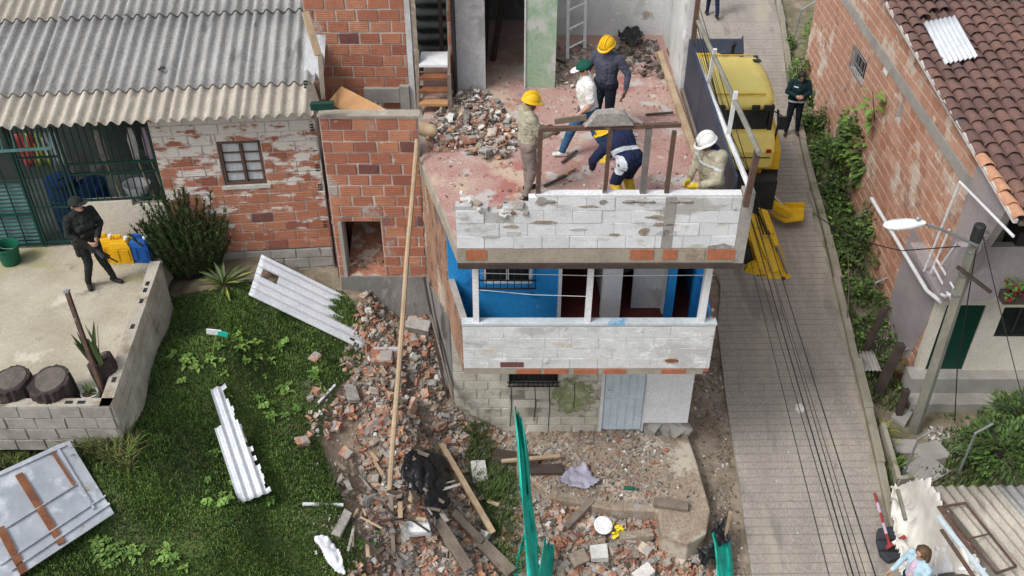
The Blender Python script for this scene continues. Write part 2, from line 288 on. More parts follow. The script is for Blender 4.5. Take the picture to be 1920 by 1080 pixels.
pm('road_groove', (.29,.26,.225), (.22,.195,.17), 2, bump=.3)
# ---------------------------------------------------------------- mesh and object helpers
class MB:
    def __init__(s): s.v = []; s.f = []; s.mi = []; s.mats = []; s.cur = 0
    def mat(s, name):
        if name not in s.mats: s.mats.append(name)
        s.cur = s.mats.index(name); return s
    def add(s, vs, fs):
        o = len(s.v); s.v += [tuple(x) for x in vs]
        for f in fs: s.f.append([i + o for i in f]); s.mi.append(s.cur)
        return s
    def box(s, c, size, rot=None, j=0):
        c = Vector(c); hx, hy, hzz = size[0] / 2, size[1] / 2, size[2] / 2
        vs = [Vector((x, y, z)) for x in (-hx, hx) for y in (-hy, hy) for z in (-hzz, hzz)]
        if j: vs = [Vector((q.x * (1 + random.uniform(-j, j)), q.y * (1 + random.uniform(-j, j)), q.z * (1 + random.uniform(-j, j)))) for q in vs]
        if rot is not None:
            m = rot if isinstance(rot, Matrix) else Euler(rot).to_matrix()
            vs = [m @ q for q in vs]
        return s.add([q + c for q in vs], [(0, 1, 3, 2), (4, 6, 7, 5), (0, 4, 5, 1), (2, 3, 7, 6), (0, 2, 6, 4), (1, 5, 7, 3)])
    def span(s, a, b): # axis aligned box by corners
        return s.box([(a[i] + b[i]) / 2 for i in range(3)], [abs(b[i] - a[i]) for i in range(3)])
    def bar(s, a, b, w, h=None, up=(0, 0, 1)):
        a = Vector(a); b = Vector(b); d = b - a; L = d.length; d.normalize(); u = Vector(up)
        if abs(d.dot(u)) > .98: u = Vector((0, 1, 0))
        x = d.cross(u).normalized(); u = x.cross(d); h = h or w
        return s.box((a + b) / 2, (w, L, h), Matrix((x, d, u)).transposed())
    def tube(s, path, r, n=6, cap=True):
        path = [Vector(p) for p in path]; rs = r if isinstance(r, (list, tuple)) else [r] * len(path); vs = []; fs = []
        for i, p in enumerate(path):
            d = (path[min(i + 1, len(path) - 1)] - path[max(i - 1, 0)]).normalized()
            u = Vector((0, 0, 1)) if abs(d.z) < .95 else Vector((0, 1, 0))
            x = d.cross(u).normalized(); y = x.cross(d)
            for k in range(n):
                a = 2 * math.pi * k / n; vs.append(p + (x * math.cos(a) + y * math.sin(a)) * rs[i])
        for i in range(len(path) - 1):
            for k in range(n): fs.append((i * n + k, i * n + (k + 1) % n, (i + 1) * n + (k + 1) % n, (i + 1) * n + k))
        if cap: fs += [tuple(range(n))[::-1], tuple((len(path) - 1) * n + k for k in range(n))]
        return s.add(vs, fs)
    def prism(s, poly, d):
        n = len(poly); d = Vector(d); vs = [Vector(p) for p in poly] + [Vector(p) + d for p in poly]
        return s.add(vs, [tuple(range(n))[::-1], tuple(range(n, 2 * n))] + [(i, (i + 1) % n, n + (i + 1) % n, n + i) for i in range(n)])
    def lathe(s, c, prof, n=16, sx=1, sy=1, rot=None):
        c = Vector(c); vs = []; fs = []; m = Euler(rot).to_matrix() if rot else Matrix.Identity(3)
        for r, z in prof:
            for k in range(n):
                a = 2 * math.pi * k / n; vs.append(c + m @ Vector((r * sx * math.cos(a), r * sy * math.sin(a), z)))
        for i in range(len(prof) - 1):
            for k in range(n): fs.append((i * n + k, i * n + (k + 1) % n, (i + 1) * n + (k + 1) % n, (i + 1) * n + k))
        fs += [tuple(range(n))[::-1], tuple((len(prof) - 1) * n + k for k in range(n))]
        return s.add(vs, fs)
    def build(s, name, mat=None, parent=None, smooth=False, bevel=0, sub=0):
        me = bpy.data.meshes.new(name); me.from_pydata(s.v, [], s.f)
        for mn in (s.mats or [mat]): me.materials.append(MATS[mn])
        if s.mats: me.polygons.foreach_set('material_index', s.mi)
        if smooth: me.polygons.foreach_set('use_smooth', [True] * len(me.polygons))
        me.update()
        o = bpy.data.objects.new(name, me); COL.objects.link(o)
        if parent is not None: o.parent = parent; o.matrix_parent_inverse = Matrix.Translation(-Vector(parent.location)) if parent.type == 'EMPTY' or parent.location.length else Matrix()
        if bevel:
            b = o.modifiers.new('b', 'BEVEL'); b.width = bevel; b.segments = 2; b.limit_method = 'ANGLE'
        if sub:
            b = o.modifiers.new('s', 'SUBSURF'); b.levels = sub; b.render_levels = sub
        return o
def tag(o, label=None, cat=None, group=None, kind=None):
    for k, v in (('label', label), ('category', cat), ('group', group), ('kind', kind)):
        if v: o[k] = v
    return o
def thing(name, label, cat, loc=(0, 0, 0), group=None):
    o = bpy.data.objects.new(name, None); COL.objects.link(o); o.location = loc; o.empty_display_size = .1
    return tag(o, label, cat, group)
def one(name, mb, mat, label, cat, group=None, **k): return tag(mb.build(name, mat, **k), label, cat, group)
def struct(name, mb, mat, **k): return tag(mb.build(name, mat, **k), kind='structure')
def place(me, name, parent, mw):
    o = bpy.data.objects.new(name, me); COL.objects.link(o)
    if parent is not None:
        o.parent = parent; o.matrix_parent_inverse = Matrix.Translation(-Vector(parent.location)) if parent.location.length else Matrix()
    o.matrix_basis = mw
    return o
# chipped unit bricks, shared between all the walls
def brick_meshes(mat, n=5, chip=.05):
    painted = mat in ('block_white', 'block_balcony', 'block_cream')
    out = []
    for k in range(n):
        bm = bmesh.new(); bmesh.ops.create_cube(bm, size=1)
        bmesh.ops.bevel(bm, geom=bm.edges[:], offset=.012 if painted else .035, segments=1, affect='EDGES')
        for v in bm.verts: v.co += Vector([random.uniform(-chip, chip) * (.2 if painted else .5) for _ in range(3)])
        me = bpy.data.meshes.new('brick'); bm.to_mesh(me); bm.free(); me.materials.append(MATS[mat]); out.append(me)
    return out
BM = {}
def bmeshes(mat):
    if mat not in BM: BM[mat] = brick_meshes(mat)
    return BM[mat]
def cut(rects, h):
    out = []
    for (a, b, c, d) in rects:
        ha, hb, hc, hd = max(a, h[0]), min(b, h[1]), max(c, h[2]), min(d, h[3])
        if ha >= hb or hc >= hd: out.append((a, b, c, d)); continue
        if a < ha: out.append((a, ha, c, d))
        if hb < b: out.append((hb, b, c, d))
        if c < hc: out.append((ha, hb, c, hc))
        if hd < d: out.append((ha, hb, hd, d))
    return out
def brick_wall(parent, O, A, width, height, bl, bh, mat, core, holes=(), depth=.12, proud=.012, keep=None, alt=None, joint=.018, limit=300, name='brick', jitter=1.0, corename='wall_core', top=None, view=True):
    """running bond wall: O corner, A horizontal unit dir along the wall, outward normal to the right of A; every brick an object"""
    O = Vector(O); A = Vector(A).normalized(); Nn = Vector((A.y, -A.x, 0)); Z = Vector((0, 0, 1))
    rects = [(0, width, 0, height)]
    for h in holes: rects = cut(rects, h)
    if keep or top:       # ragged/raking walls: columns of core
        cols = []; nseg = max(4, int(width / .2))
        for (a, b, c, d) in rects:
            k = max(1, int((b - a) / .2))
            for i in range(k):
                u0 = a + (b - a) * i / k; u1 = a + (b - a) * (i + 1) / k; t = min(d, top((u0 + u1) / 2) if top else d)
                if t > c + .01: cols.append((u0, u1, c, t))
        rects = cols
    m = MB().mat(core)
    for (a, b, c, d) in rects:
        p = O + A * a + Z * c
        m.prism([p, p + A * (b - a), p + A * (b - a) + Z * (d - c), p + Z * (d - c)], -Nn * (depth - .004))
    c = m.build(corename, None, parent)
    mr = Matrix((A, Nn, Z)).transposed().to_4x4(); items = []
    r = 0; z = 0
    while z < height - .04:
        h = min(bh, height - z); u = -bl * (.5 if r % 2 else 0) - random.uniform(0, .03)
        while u < width:
            L = bl * random.uniform(.97, 1.03); segs = [(max(0, u), min(width, u + L), z, z + h)]
            for hh in holes: segs = cut(segs, hh)
            for (a, b, cc, d) in segs:
                if b - a < .05 or d - cc < .05: continue
                if top and d > top((a + b) / 2) + .02: continue
                if keep and not keep((a + b) / 2, (cc + d) / 2): continue
                ctr = O + A * ((a + b) / 2) + Z * ((cc + d) / 2) + Nn * (proud - .05 + random.uniform(-.004, .005) * jitter)
                if view and not inview(ctr, 60): continue
                rot = Matrix.Rotation(random.gauss(0, .006) * jitter, 4, 'Y')
                items.append(((ctr - CAM).length, Matrix.Translation(ctr) @ mr @ rot @ Matrix.Diagonal((b - a - joint, .1, d - cc - joint, 1))))
            u += L
        z += bh; r += 1
    items.sort(key=lambda q: q[0])
    for i, (_, mw) in enumerate(items[:limit]):
        mm = mat if not alt or random.random() > alt[1] else alt[0]
        place(random.choice(bmeshes(mm)), name, parent, mw)
    if len(items) > limit:
        mb = MB().mat(mat)
        for _, mw in items[limit:]:
            me = bmeshes(mat)[0]; mb.add([mw @ v.co for v in me.vertices], [tuple(p.vertices) for p in me.polygons])
        tag(mb.build(name + 'work', None, parent), kind='stuff')
    return c
def corr(name, mat, parent, P0, U, V, width, length, pitch=.177, amp=.025, th=.006, rough_end=0, seg=8, holes=0, nv=4, jag=None):
    """corrugated sheet: P0 corner, U across the waves, V along them"""
    P0 = Vector(P0); U = Vector(U).normalized(); V = Vector(V).normalized(); W = U.cross(V); nu = max(2, int(width / pitch * seg)); vs = []; fs = []
    g = []
    for j in range(nv + 1):
        for i in range(nu + 1):
            u = width * i / nu; v = length * j / nv
            if j == nv and rough_end: v += rough_end * mnoise.noise((u * 7, 3.1 * amp, P0.x)) * 2
            z = amp * math.sin(2 * math.pi * u / pitch)
            p = P0 + U * u + V * v + W * z
            vs.append(p)
    k = len(vs); vs += [p - W * th for p in vs]; n1 = nu + 1
    dead = set()
    if jag:
        for j in range(nv):
            for i in range(nu):
                if jag((i + .5) / nu, (j + .5) / nv): dead.add((i, j))
    for j in range(nv):
        for i in range(nu):
            if (i, j) in dead: continue
            a = j * n1 + i; fs += [(a, a + 1, a + n1 + 1, a + n1), (k + a, k + a + n1, k + a + n1 + 1, k + a + 1)]
    for i in range(nu):
        if (i, 0) not in dead: fs.append((i, k + i, k + i + 1, i + 1))
        if (i, nv - 1) not in dead: a = nv * n1 + i; fs.append((a, a + 1, k + a + 1, k + a))
    for j in range(nv):
        if (0, j) not in dead: a = j * n1; fs.append((a, a + n1, k + a + n1, k + a))
        if (nu - 1, j) not in dead: a = j * n1 + nu; fs.append((a, k + a, k + a + n1, a + n1))
    mb = MB().mat(mat); mb.add(vs, fs)
    return mb.build(name, None, parent, smooth=True)
def inpoly(x, y, P):
    c = False; j = len(P) - 1
    for i in range(len(P)):
        if (P[i][1] > y) != (P[j][1] > y) and x < (P[j][0] - P[i][0]) * (y - P[i][1]) / (P[j][1] - P[i][1]) + P[i][0]: c = not c
        j = i
    return c
def leaf(mb, base, d, up, L, wd, fold=.25, droop=.3):
    """one leaf: six faces, folded on its midrib and bending"""
    d = d.normalized(); s = d.cross(up)
    if s.length < 1e-3: s = d.orthogonal()
    s.normalize(); n = s.cross(d)
    pts = []
    for t, k in ((0, .12), (.3, .9), (.65, .8), (1, .02)):
        c = base + d * (L * t) - Vector((0, 0, 1)) * (droop * L * t * t)
        pts.append((c - s * wd * k * .5 + n * fold * wd * k, c, c + s * wd * k * .5 + n * fold * wd * k))
    o = [p for q in pts for p in q]
    fs = []
    for i in range(3):
        a = i * 3; fs += [(a, a + 1, a + 4, a + 3), (a + 1, a + 2, a + 5, a + 4)]
    mb.add(o, fs)
def rdir(zlo=-.3, zhi=1):
    a = random.uniform(0, 2 * math.pi); z = random.uniform(zlo, zhi); r = math.sqrt(max(0, 1 - z * z)); return Vector((r * math.cos(a), r * math.sin(a), z))
def shard(mb, c, size, flat=.4, rot=None):
    """broken piece: irregular eight-cornered chunk"""
    mb.box(c, (size * random.uniform(.7, 1.6), size * random.uniform(.6, 1.1), size * random.uniform(.3, .8) * (flat / .4)), rot or (random.gauss(0, .35), random.gauss(0, .35), random.uniform(0, 6.3)), j=.28)
# ================================================================ SETTING: ground, road, kerb, platform
RUB = [(690,560),(800,560),(830,760),(900,800),(960,830),(985,1080),(640,1100),(690,960),(600,820),(600,740),(650,700)]   # rubble outline in the photo, put on the terrain below
def P2(poly): return [tuple(PG(*p)[:2]) for p in poly]
RUBW = P2(RUB)
GRASS = P2([(300,560),(420,540),(640,545),(700,640),(640,720),(600,830),(640,930),(720,1150),(-40,1150),(-40,790),(200,830)])
DIRTW = P2([(860,800),(1290,790),(1335,640),(1350,640),(1400,1085),(900,1085)])
def grassiness(x, y):
    g = 0.0
    if x < -.2 and y < 13.6: g = 1.0 if inpoly(x, y, GRASS) else .15
    d = min(((x - a) ** 2 + (y - b) ** 2) for a, b in RUBW) ** .5
    if inpoly(x, y, RUBW): g = 0
    else: g *= sstep(0, .35, d)
    if x > 6.2: g = .35
    return max(0, min(1, g + .55 * (mnoise.noise((x * 1.7, y * 1.7, 5))) - .05)) if g > 0 else 0
def gm():
    m = bpy.data.materials.new('ground_mix'); m.use_nodes = True; MATS['ground_mix'] = m; N = m.node_tree.nodes; L = m.node_tree.links; b = N['Principled BSDF']
    b.inputs['Roughness'].default_value = .95; b.inputs['Specular IOR Level'].default_value = .15
    at = N.new('ShaderNodeAttribute'); at.attribute_name = 'grassy'; g = N.new('ShaderNodeNewGeometry')
    def nz(s, d=8):
        t = N.new('ShaderNodeTexNoise'); t.inputs['Scale'].default_value = s; t.inputs['Detail'].default_value = d; t.inputs['Roughness'].default_value = .65; L.new(g.outputs['Position'], t.inputs['Vector']); return t.outputs['Fac']
    def ramp(x, cs):
        r = N.new('ShaderNodeValToRGB'); e = r.color_ramp.elements
        while len(e) < len(cs): e.new(.5)
        for i, (p, c) in enumerate(cs): e[i].position = p; e[i].color = lin(c)
        L.new(x, r.inputs[0]); return r.outputs[0]
    dirt = ramp(nz(3.5), [(.3, (.14,.105,.08)), (.46, (.23,.18,.135)), (.58, (.31,.255,.195)), (.7, (.40,.34,.275))])
    grass = ramp(nz(5), [(.32, (.035,.06,.016)), (.5, (.06,.105,.026)), (.68, (.11,.125,.042))])
    x = N.new('ShaderNodeMix'); x.data_type = 'RGBA'; L.new(at.outputs['Fac'], x.inputs[0]); L.new(dirt, x.inputs[6]); L.new(grass, x.inputs[7])
    L.new(x.outputs[2], b.inputs['Base Color'])
    bp = N.new('ShaderNodeBump'); bp.inputs['Strength'].default_value = .8; bp.inputs['Distance'].default_value = .03; L.new(nz(22), bp.inputs['Height']); L.new(bp.outputs[0], b.inputs['Normal'])
gm()
def axis(lo, hi, st, far):
    a = list(np.arange(lo, hi, st)); k = st; x = lo
    while x > -far: k *= 1.5; x -= k; a.insert(0, x)
    k = st; x = hi
    while x < far: a.append(x); k *= 1.5; x += k
    return a
xs = axis(-8.5, 9.5, .13, 130); ys = axis(5.5, 24, .13, 150)
gv = [(x, y, hz(x, y)) for y in ys for x in xs]; nx = len(xs)
gf = [(j * nx + i, j * nx + i + 1, (j + 1) * nx + i + 1, (j + 1) * nx + i) for j in range(len(ys) - 1) for i in range(nx - 1)]
mb = MB(); mb.add(gv, gf); ground = struct('ground', mb, 'ground_mix', smooth=True)
ca = ground.data.attributes.new('grassy', 'FLOAT', 'POINT'); ca.data.foreach_set('value', [grassiness(v[0], v[1]) for v in gv])
# road: concrete cast in brushed bands with cut grooves between them
mb = MB().mat('road'); y = 4.0; row = 0
random.seed(11)
while y < 34:
    st = .165 if y < 26 else .5
    h = st * random.uniform(.85, 1.12); l0, r0, l1, r1 = xat(RL, y), xat(RR, y), xat(RL, y + h), xat(RR, y + h); gap = random.uniform(.008, .017)
    nseg = 3; off = random.uniform(-.03, .03)
    dz = random.uniform(-.003, .003)
    mids = [0, 1]
    for a, b in zip(mids, mids[1:]):
        z0 = zroad(y) + dz; z1 = zroad(y + h) + dz; ga = .004 if a else 0
        xa0, xb0 = l0 + (r0 - l0) * a + ga, l0 + (r0 - l0) * b; xa1, xb1 = l1 + (r1 - l1) * a + ga, l1 + (r1 - l1) * b
        s = .035
        mb.add([(xa0, y + gap * .5 , z0 - .014), (xb0, y + gap * .5 + s * (b - a), z0 - .014), (xb0, y + gap + s * (b - a), z0), (xb1, y + h - gap + s * (b - a), z1), (xa1, y + h - gap, z1), (xa0, y + gap, z0), (xa1, y + h - gap * .5, z1 - .014), (xb1, y + h - gap * .5 + s * (b - a), z1 - .014)],
               [(5, 2, 3, 4), (0, 1, 2, 5), (4, 3, 7, 6)])
    y += h; row += 1
mb.mat('road_groove'); mb.add([(xat(RL, yy) if k == 0 else xat(RR, yy), yy, zroad(yy) - .012) for yy in np.arange(4, 34, .5) for k in (0, 1)], [(2 * i, 2 * i + 1, 2 * i + 3, 2 * i + 2) for i in range(int(30 / .5) - 1)])  # darker tone laid along the bottom of the grooves
road = struct('road', mb, None)
mb = MB().mat('road')   # cast edge of the road slab towards the bank
for yy in np.arange(4, 18, .4):
    mb.add([(xat(RL, yy), yy, zroad(yy)), (xat(RL, yy + .4), yy + .4, zroad(yy + .4)), (xat(RL, yy + .4) - .01, yy + .4, zroad(yy + .4) - .3), (xat(RL, yy) - .01, yy, zroad(yy) - .3)], [(0, 1, 2, 3)])
e = mb.build('road_edge', None, road)
random.seed(12)
for k in range(9):      # cracks across and along the lane
    y = random.uniform(8.5, 24); x = random.uniform(xat(RL, y) + .2, xat(RR, y) - .4); mb = MB().mat('concrete_dark'); an = random.choice([0, 0, 1.4]) + random.gauss(0, .25); pts = []
    for q in range(9): pts.append(Vector((x, y, zroad(y) + .004))); x += math.cos(an) * .16 + random.gauss(0, .03); y += math.sin(an) * .16 + random.gauss(0, .03)
    pts = [p for p in pts if xat(RL, p.y) + .05 < p.x < xat(RR, p.y) - .05]
    if len(pts) > 2: mb.add([v for p in pts for v in (p, p + Vector((.006, .01, 0)))], [(2 * i, 2 * i + 1, 2 * i + 3, 2 * i + 2) for i in range(len(pts) - 1)]); mb.build('crack', None, road)
for side in (1,):     # soil washed onto the lane along both edges
    vs = []; n = 0
    for yy in np.arange(7.0, 22, .08):
        yy = float(yy); ww = .06 + .12 * mnoise.noise((yy * .9, 3.3, side)) + .10 * mnoise.noise((yy * 3.1, 1.3, side)); ww = max(.012, ww)
        x = xat(RL, yy) + .002 if side == 0 else xat(RR, yy) - .002; sg = 1 if side == 0 else -1
        vs += [(x, yy, zroad(yy) + .012), (x + sg * ww * .6, yy, zroad(yy) + .010), (x + sg * ww, yy, zroad(yy) + .001)]; n += 1
    MB().mat('soil' if side == 0 else 'kerb').add(vs, [(3 * i + q, 3 * i + q + 1, 3 * i + q + 4, 3 * i + q + 3) for i in range(n - 1) for q in (0, 1)]).build('soil_drift', None, road, smooth=True)
# kerb: mossy concrete lengths along the right edge
kerb = tag(bpy.data.objects.new('kerb', None), kind='structure'); COL.objects.link(kerb)
yy = 5.0
while yy < 33:
    h = random.uniform(.9, 1.3); a = Vector((xat(RR, yy), yy, zroad(yy))); b = Vector((xat(RR, yy + h - .012), yy + h - .012, zroad(yy + h))); j = random.uniform(-.012, .012); wd = random.uniform(.13, .17); n = 4
    mb = MB().mat('kerb'); pr = []
    for k in range(n + 1):
        p = a.lerp(b, k / n) + Vector((j + random.uniform(-.006, .006), 0, 0)); tz = random.uniform(-.012, .012)
        pr += [p + Vector((0, 0, -.2)), p + Vector((.01, 0, .085 + tz)), p + Vector((.03, 0, .105 + tz)), p + Vector((wd, 0, .10 + tz)), p + Vector((wd + .015, 0, -.25))]
    fs = [(5 * k + q, 5 * k + q + 1, 5 * k + q + 6, 5 * k + q + 5) for k in range(n) for q in range(4)] + [(0, 1, 2, 3, 4), tuple(5 * n + q for q in (4, 3, 2, 1, 0))]
    mb.add(pr, fs); mb.build('kerb_stone', None, kerb); yy += h
# concrete platform left from a cleared room in front of the door
PLZ = 1.5
plp = [PZ(900, 815, PLZ), PZ(1040, 935, PLZ), PZ(1150, 955, PLZ), PZ(1232, 958, PLZ), PZ(1240, 1000, PLZ), PZ(1290, 1020, PLZ), PZ(1325, 1000, PLZ), PZ(1332, 955, PLZ), PZ(1308, 870, PLZ), PZ(1278, 780, PLZ), Vector((2.9, 12.3, PLZ)), Vector((-.9, 12.3, PLZ))]
mb = MB().mat('platform_dirt'); mb.prism([Vector((p.x, p.y, PLZ)) for p in plp], (0, 0, -.75))
plat = struct('platform', mb, None, bevel=.03)
# ---------------------------------------------------------------- grass: real blades, one object
random.seed(3)
def blades(name, region, n, mats, hmin, hmax, wmin=.006, wmax=.012, cond=None, lean=.6):
    xs_ = [p[0] for p in region]; ys_ = [p[1] for p in region]; mb = MB(); vs, fs, mi = [], [], []
    for i in range(n):
        x = random.uniform(min(xs_), max(xs_)); y = random.uniform(min(ys_), max(ys_))
        if not inpoly(x, y, region): continue
        gq = mnoise.noise((x * 1.9, y * 1.9, 11)); g2 = mnoise.noise((x * .8, y * .8, 21))
        if random.random() < .2 - gq * .8 - .3 * g2: continue
        if cond and not cond(x, y): continue
        z = hz(x, y) - .005; H = random.uniform(hmin, hmax) * (1 + .8 * max(0, g2)); a = random.uniform(0, 6.28); l = random.uniform(.2, 1) * lean
        wv = random.uniform(wmin, wmax); dx, dy = math.cos(a), math.sin(a)
        o = len(vs)
        vs += [(x - dy * wv, y + dx * wv, z), (x + dy * wv, y - dx * wv, z), (x + dx * H * l * .5 - dy * wv * .7, y + dy * H * l * .5 + dx * wv * .7, z + H * .7), (x + dx * H * l * .5 + dy * wv * .7, y + dy * H * l * .5 - dx * wv * .7, z + H * .7), (x + dx * H * l, y + dy * H * l, z + H * .95)]
        fs += [(o, o + 1, o + 3, o + 2), (o + 2, o + 3, o + 4)]
        r = random.random() + gq * .5; k = 0 if r < .45 else (1 if r < .85 else 2)
        if random.random() < .06 - .25 * min(0, g2): k = 3
        mi += [k, k]
    mb.v, mb.f, mb.mi, mb.mats = vs, fs, mi, mats
    return tag(mb.build(name, None), kind='stuff')
tag(blades('grass', GRASS, 240000, ['leaf_dark', 'leaf_mid', 'leaf_light', 'straw'], .022, .055), 'short green lawn grass growing in the sloping garden', 'grass')
TALL = P2([(-20,790),(150,800),(260,830),(250,900),(160,860),(100,830),(60,870),(-20,900)])
tag(blades('tall_grass', TALL, 9000, ['leaf_olive', 'straw', 'leaf_light', 'straw'], .10, .26, .005, .009, lean=1.1), 'long straggly grass below the block retaining wall', 'grass')
VEG = [(xat(RR, y) + .2, y) for y in np.arange(7, 27, 1)] + [(7.55, 26), (7.5, 14), (7.6, 13.4), (11, 13.2), (11, 8), (7, 7)]
tag(blades('rank_grass', P2([(868,800),(905,800),(965,900),(985,1085),(940,1085),(920,980),(880,900)]), 9000, ['leaf_dark', 'leaf_olive', 'leaf_mid', 'straw'], .08, .24, .005, .01, lean=1), 'rank dark grass between the rubble and the green mesh', 'grass')
tag(blades('weeds', VEG, 90000, ['leaf_dark', 'leaf_olive', 'leaf_mid', 'straw'], .05, .16, .008, .018, cond=lambda x, y: mnoise.noise((x * .9, y * .9, 2)) > -.15), 'low weeds covering the bank beside the road', 'weeds')
BANK = [(xat(RL, y) - .02, y) for y in np.arange(7, 15, .5)] + [(3.1, 15), (3.05, 12), (3.15, 10), (2.9, 8), (2.9, 7)]
tag(blades('bank_grass', BANK, 7000, ['straw', 'leaf_olive', 'leaf_dark', 'straw'], .02, .06, .003, .007, cond=lambda x, y: mnoise.noise((x * 2, y * 2, 8)) > .1), 'sparse dry grass on the dirt bank beside the road', 'grass')
mb = MB(); random.seed(9)
for k in range(11000):
    y = random.uniform(8, 26); x = random.uniform(xat(RR, y) + .18, 7.55) if y > 13.5 or random.random() < .5 else random.uniform(6.6, 10.5)
    if mnoise.noise((x * 1.4, y * 1.4, 4)) < .0 or (y < 16 and random.random() < .6) or (y < 13.5 and 6.3 < x < 7.9 and y > 10): continue
    mb.mat(random.choices(['leaf_dark', 'leaf_olive', 'leaf_mid', 'leaf_light'], [4, 3, 4, 2])[0]); L = random.uniform(.05, .15); leaf(mb, Vector((x, y, hz(x, y) + random.random() ** 2 * .32)), rdir(-.1, .9), Vector((0, 0, 1)), L, L * .6, .15, .3)
tag(mb.build('ground_cover', None), 'leafy ground cover over the bank between kerb and brick wall', 'ground cover', kind='stuff')
# ================================================================ LEFT: house with fibre-cement roof, terrace
random.seed(21)
TZ = 4.6
e0 = PZ(0, 240, 7.0); e1 = PZ(580, 214, 7.0)
HU = Vector((e1.x - e0.x, e1.y - e0.y, 0)).normalized(); HN = Vector((HU.y, -HU.x, 0)); HB = -HN     # along the house, outward, back
EO = e1 + HU * 0                                   # right end of the eave
WR = Vector((e1.x, e1.y, 0)) + HB * .38 + HU * .03      # right corner of the front wall, ground plan
house = thing('house', 'painted brick house with wavy grey fibre cement roof and barred porch', 'house', (WR.x, WR.y, 4.0))
WW = 2.48                                               # width of the brick part
WO = WR - HU * WW; WO.z = 4.35
def HW(px, py): return PL(px, py, WR, WO)
def uv(px, py): p = HW(px, py); return ((p - WO).dot(HU), p.z - WO.z)
wa, wb_ = uv(405, 266), uv(505, 344)
win = (wa[0], wb_[0] - .03, wb_[1], wa[1])
brick_wall(house, WO, HU, WW, 2.62, .355, .182, 'brick_painted', 'mortar_pale', holes=[win], alt=('brick_dark', .05), depth=.15)
# footing of grey blocks
brick_wall(house, (WO.x, WO.y, 3.55), HU, WW, .78, .42, .2, 'block_grey', 'concrete', name='block', corename='footing', depth=.16, proud=.02)
# black boxes for the shade in hollow brick ends at the right corner
mb = MB().mat('black_metal')
for k in range(8):
    z = 4.7 + k * .364 * .98
    for q in range(3): mb.box(WR + Vector((0, 0, z + .05 + q * .045)) - HU * .07 + HN * .0, (.06, .03, .025), Matrix((HU, HN, Vector((0, 0, 1)))).transposed())
mb.build('brick_hole_shade', None, house)
# window: frame, bars, panes
wn = thing; W0 = WO + HU * win[0] + Vector((0, 0, win[2])); ww, wh = win[1] - win[0], win[3] - win[2]; MR = Matrix((HU, HN, Vector((0, 0, 1)))).transposed()
def wbox(mb, u, v, du, dv, n0, n1, O=W0): mb.box(O + HU * (u + du / 2) + Vector((0, 0, v + dv / 2)) + HN * ((n0 + n1) / 2), (du, abs(n1 - n0), dv), MR)
mb = MB().mat('rust')
for (u, v, du, dv) in ((0, 0, ww, .05), (0, wh - .05, ww, .05), (0, .05, .05, wh - .1), (ww - .05, .05, .05, wh - .1), (ww * .49, .05, .045, wh - .1)): wbox(mb, u, v, du, dv, -.07, -.01)
fr = mb.build('window', None, house)
for s in (0, 1):
    for k in range(4):
        a = .05 + s * (ww * .49 - .005); b = (ww * .49 - .005) if s == 0 else ww - .095 - ww * .49 + .045; h = (wh - .1) / 4
        mb = MB().mat('curtain'); wbox(mb, a + .008, .05 + k * h + .012, b - .05, h - .024, -.06, -.052); mb.build('pane', None, fr)
        if k: mb = MB().mat('rust'); wbox(mb, a, .05 + k * h - .01, b, .02, -.058, -.03); mb.build('glazing_bar', None, fr)
mb = MB().mat('room_shade'); wbox(mb, 0, 0, ww, wh, -.16, -.145); mb.build('window_back', None, house)  # near-black backing for the unlit inside of the window
mb = MB().mat('mortar_pale'); wbox(mb, -.05, -.06, ww + .1, .055, -.05, .03); mb.build('sill', None, fr)
# roof sheets in courses
slope = .2; UP = (HB + Vector((0, 0, slope))).normalized(); sw = 1.06
rows = [(0.0, .86, 'fibre_cream', 0.0), (.72, 1.98, 'fibre_grey', .03), (2.60, 1.98, 'fibre_grey', .06), (4.48, 1.98, 'fibre_grey', .09)]
for (d0, L, mt, dz) in rows:
    for k in range(5):
        P0 = EO - HU * (k * (sw - .03) + sw - .06) + UP * d0 + Vector((0, 0, dz + .004 * (k % 2)))
        o = corr('roof_sheet', 'fibre_cream' if (k == 4 and d0 > 2) else mt, house, P0, HU, UP, sw, L, th=.009, amp=.04, nv=3)
# star coloured black for the darkness inside a broken roof hole
hp = PL(305, 128, e0, e1)
hp = EO; d = ray(304, 130); nrm = HU.cross(UP).normalized(); t = nrm.dot(EO + Vector((0, 0, .06)) - CAM) / nrm.dot(d); hp = CAM + d * t
mb = MB().mat('black_metal'); mb.prism([hp + nrm * .03 + HU * a + UP * b for a, b in ((-.06, -.05), (-.02, .03), (.02, .05), (.05, .02), (.07, -.04), (.03, -.01), (0, -.02))], -nrm * .01)
mb.build('roof_hole_dark', None, house)
# rest of the house body behind: side wall, rear, dark porch room
BW = WO - HU * 4.2                                        # left end of the porch
def hb(mb, u0, u1, n0, n1, z0, z1):                       # box in house axes from right corner
    c = Vector((WR.x, WR.y, 0)) + HU * ((u0 + u1) / 2) + HN * ((n0 + n1) / 2); c.z = (z0 + z1) / 2; mb.box(c, (abs(u1 - u0), abs(n1 - n0), abs(z1 - z0)), MR)
mb = MB().mat('brick_painted'); hb(mb, -.14, 0, -5, -.16, 3.6, 6.9); mb.build('side_wall', None, house)
mb = MB().mat('room_shade'); hb(mb, -8, -.15, -5.1, -5, 4, 7.9); hb(mb, -WW - .02, -WW + .1, -2.2, -.16, 4.4, 6.92); mb.build('inner_wall', None, house)  # inner walls coloured near black for the shade indoors
mb = MB().mat('interior_shade'); hb(mb, -8, -WW - .05, -2.3, -2.2, 4.4, 7.3); mb.build('porch_back_wall', None, house)  # back wall darkened in colour for the shade under the porch roof
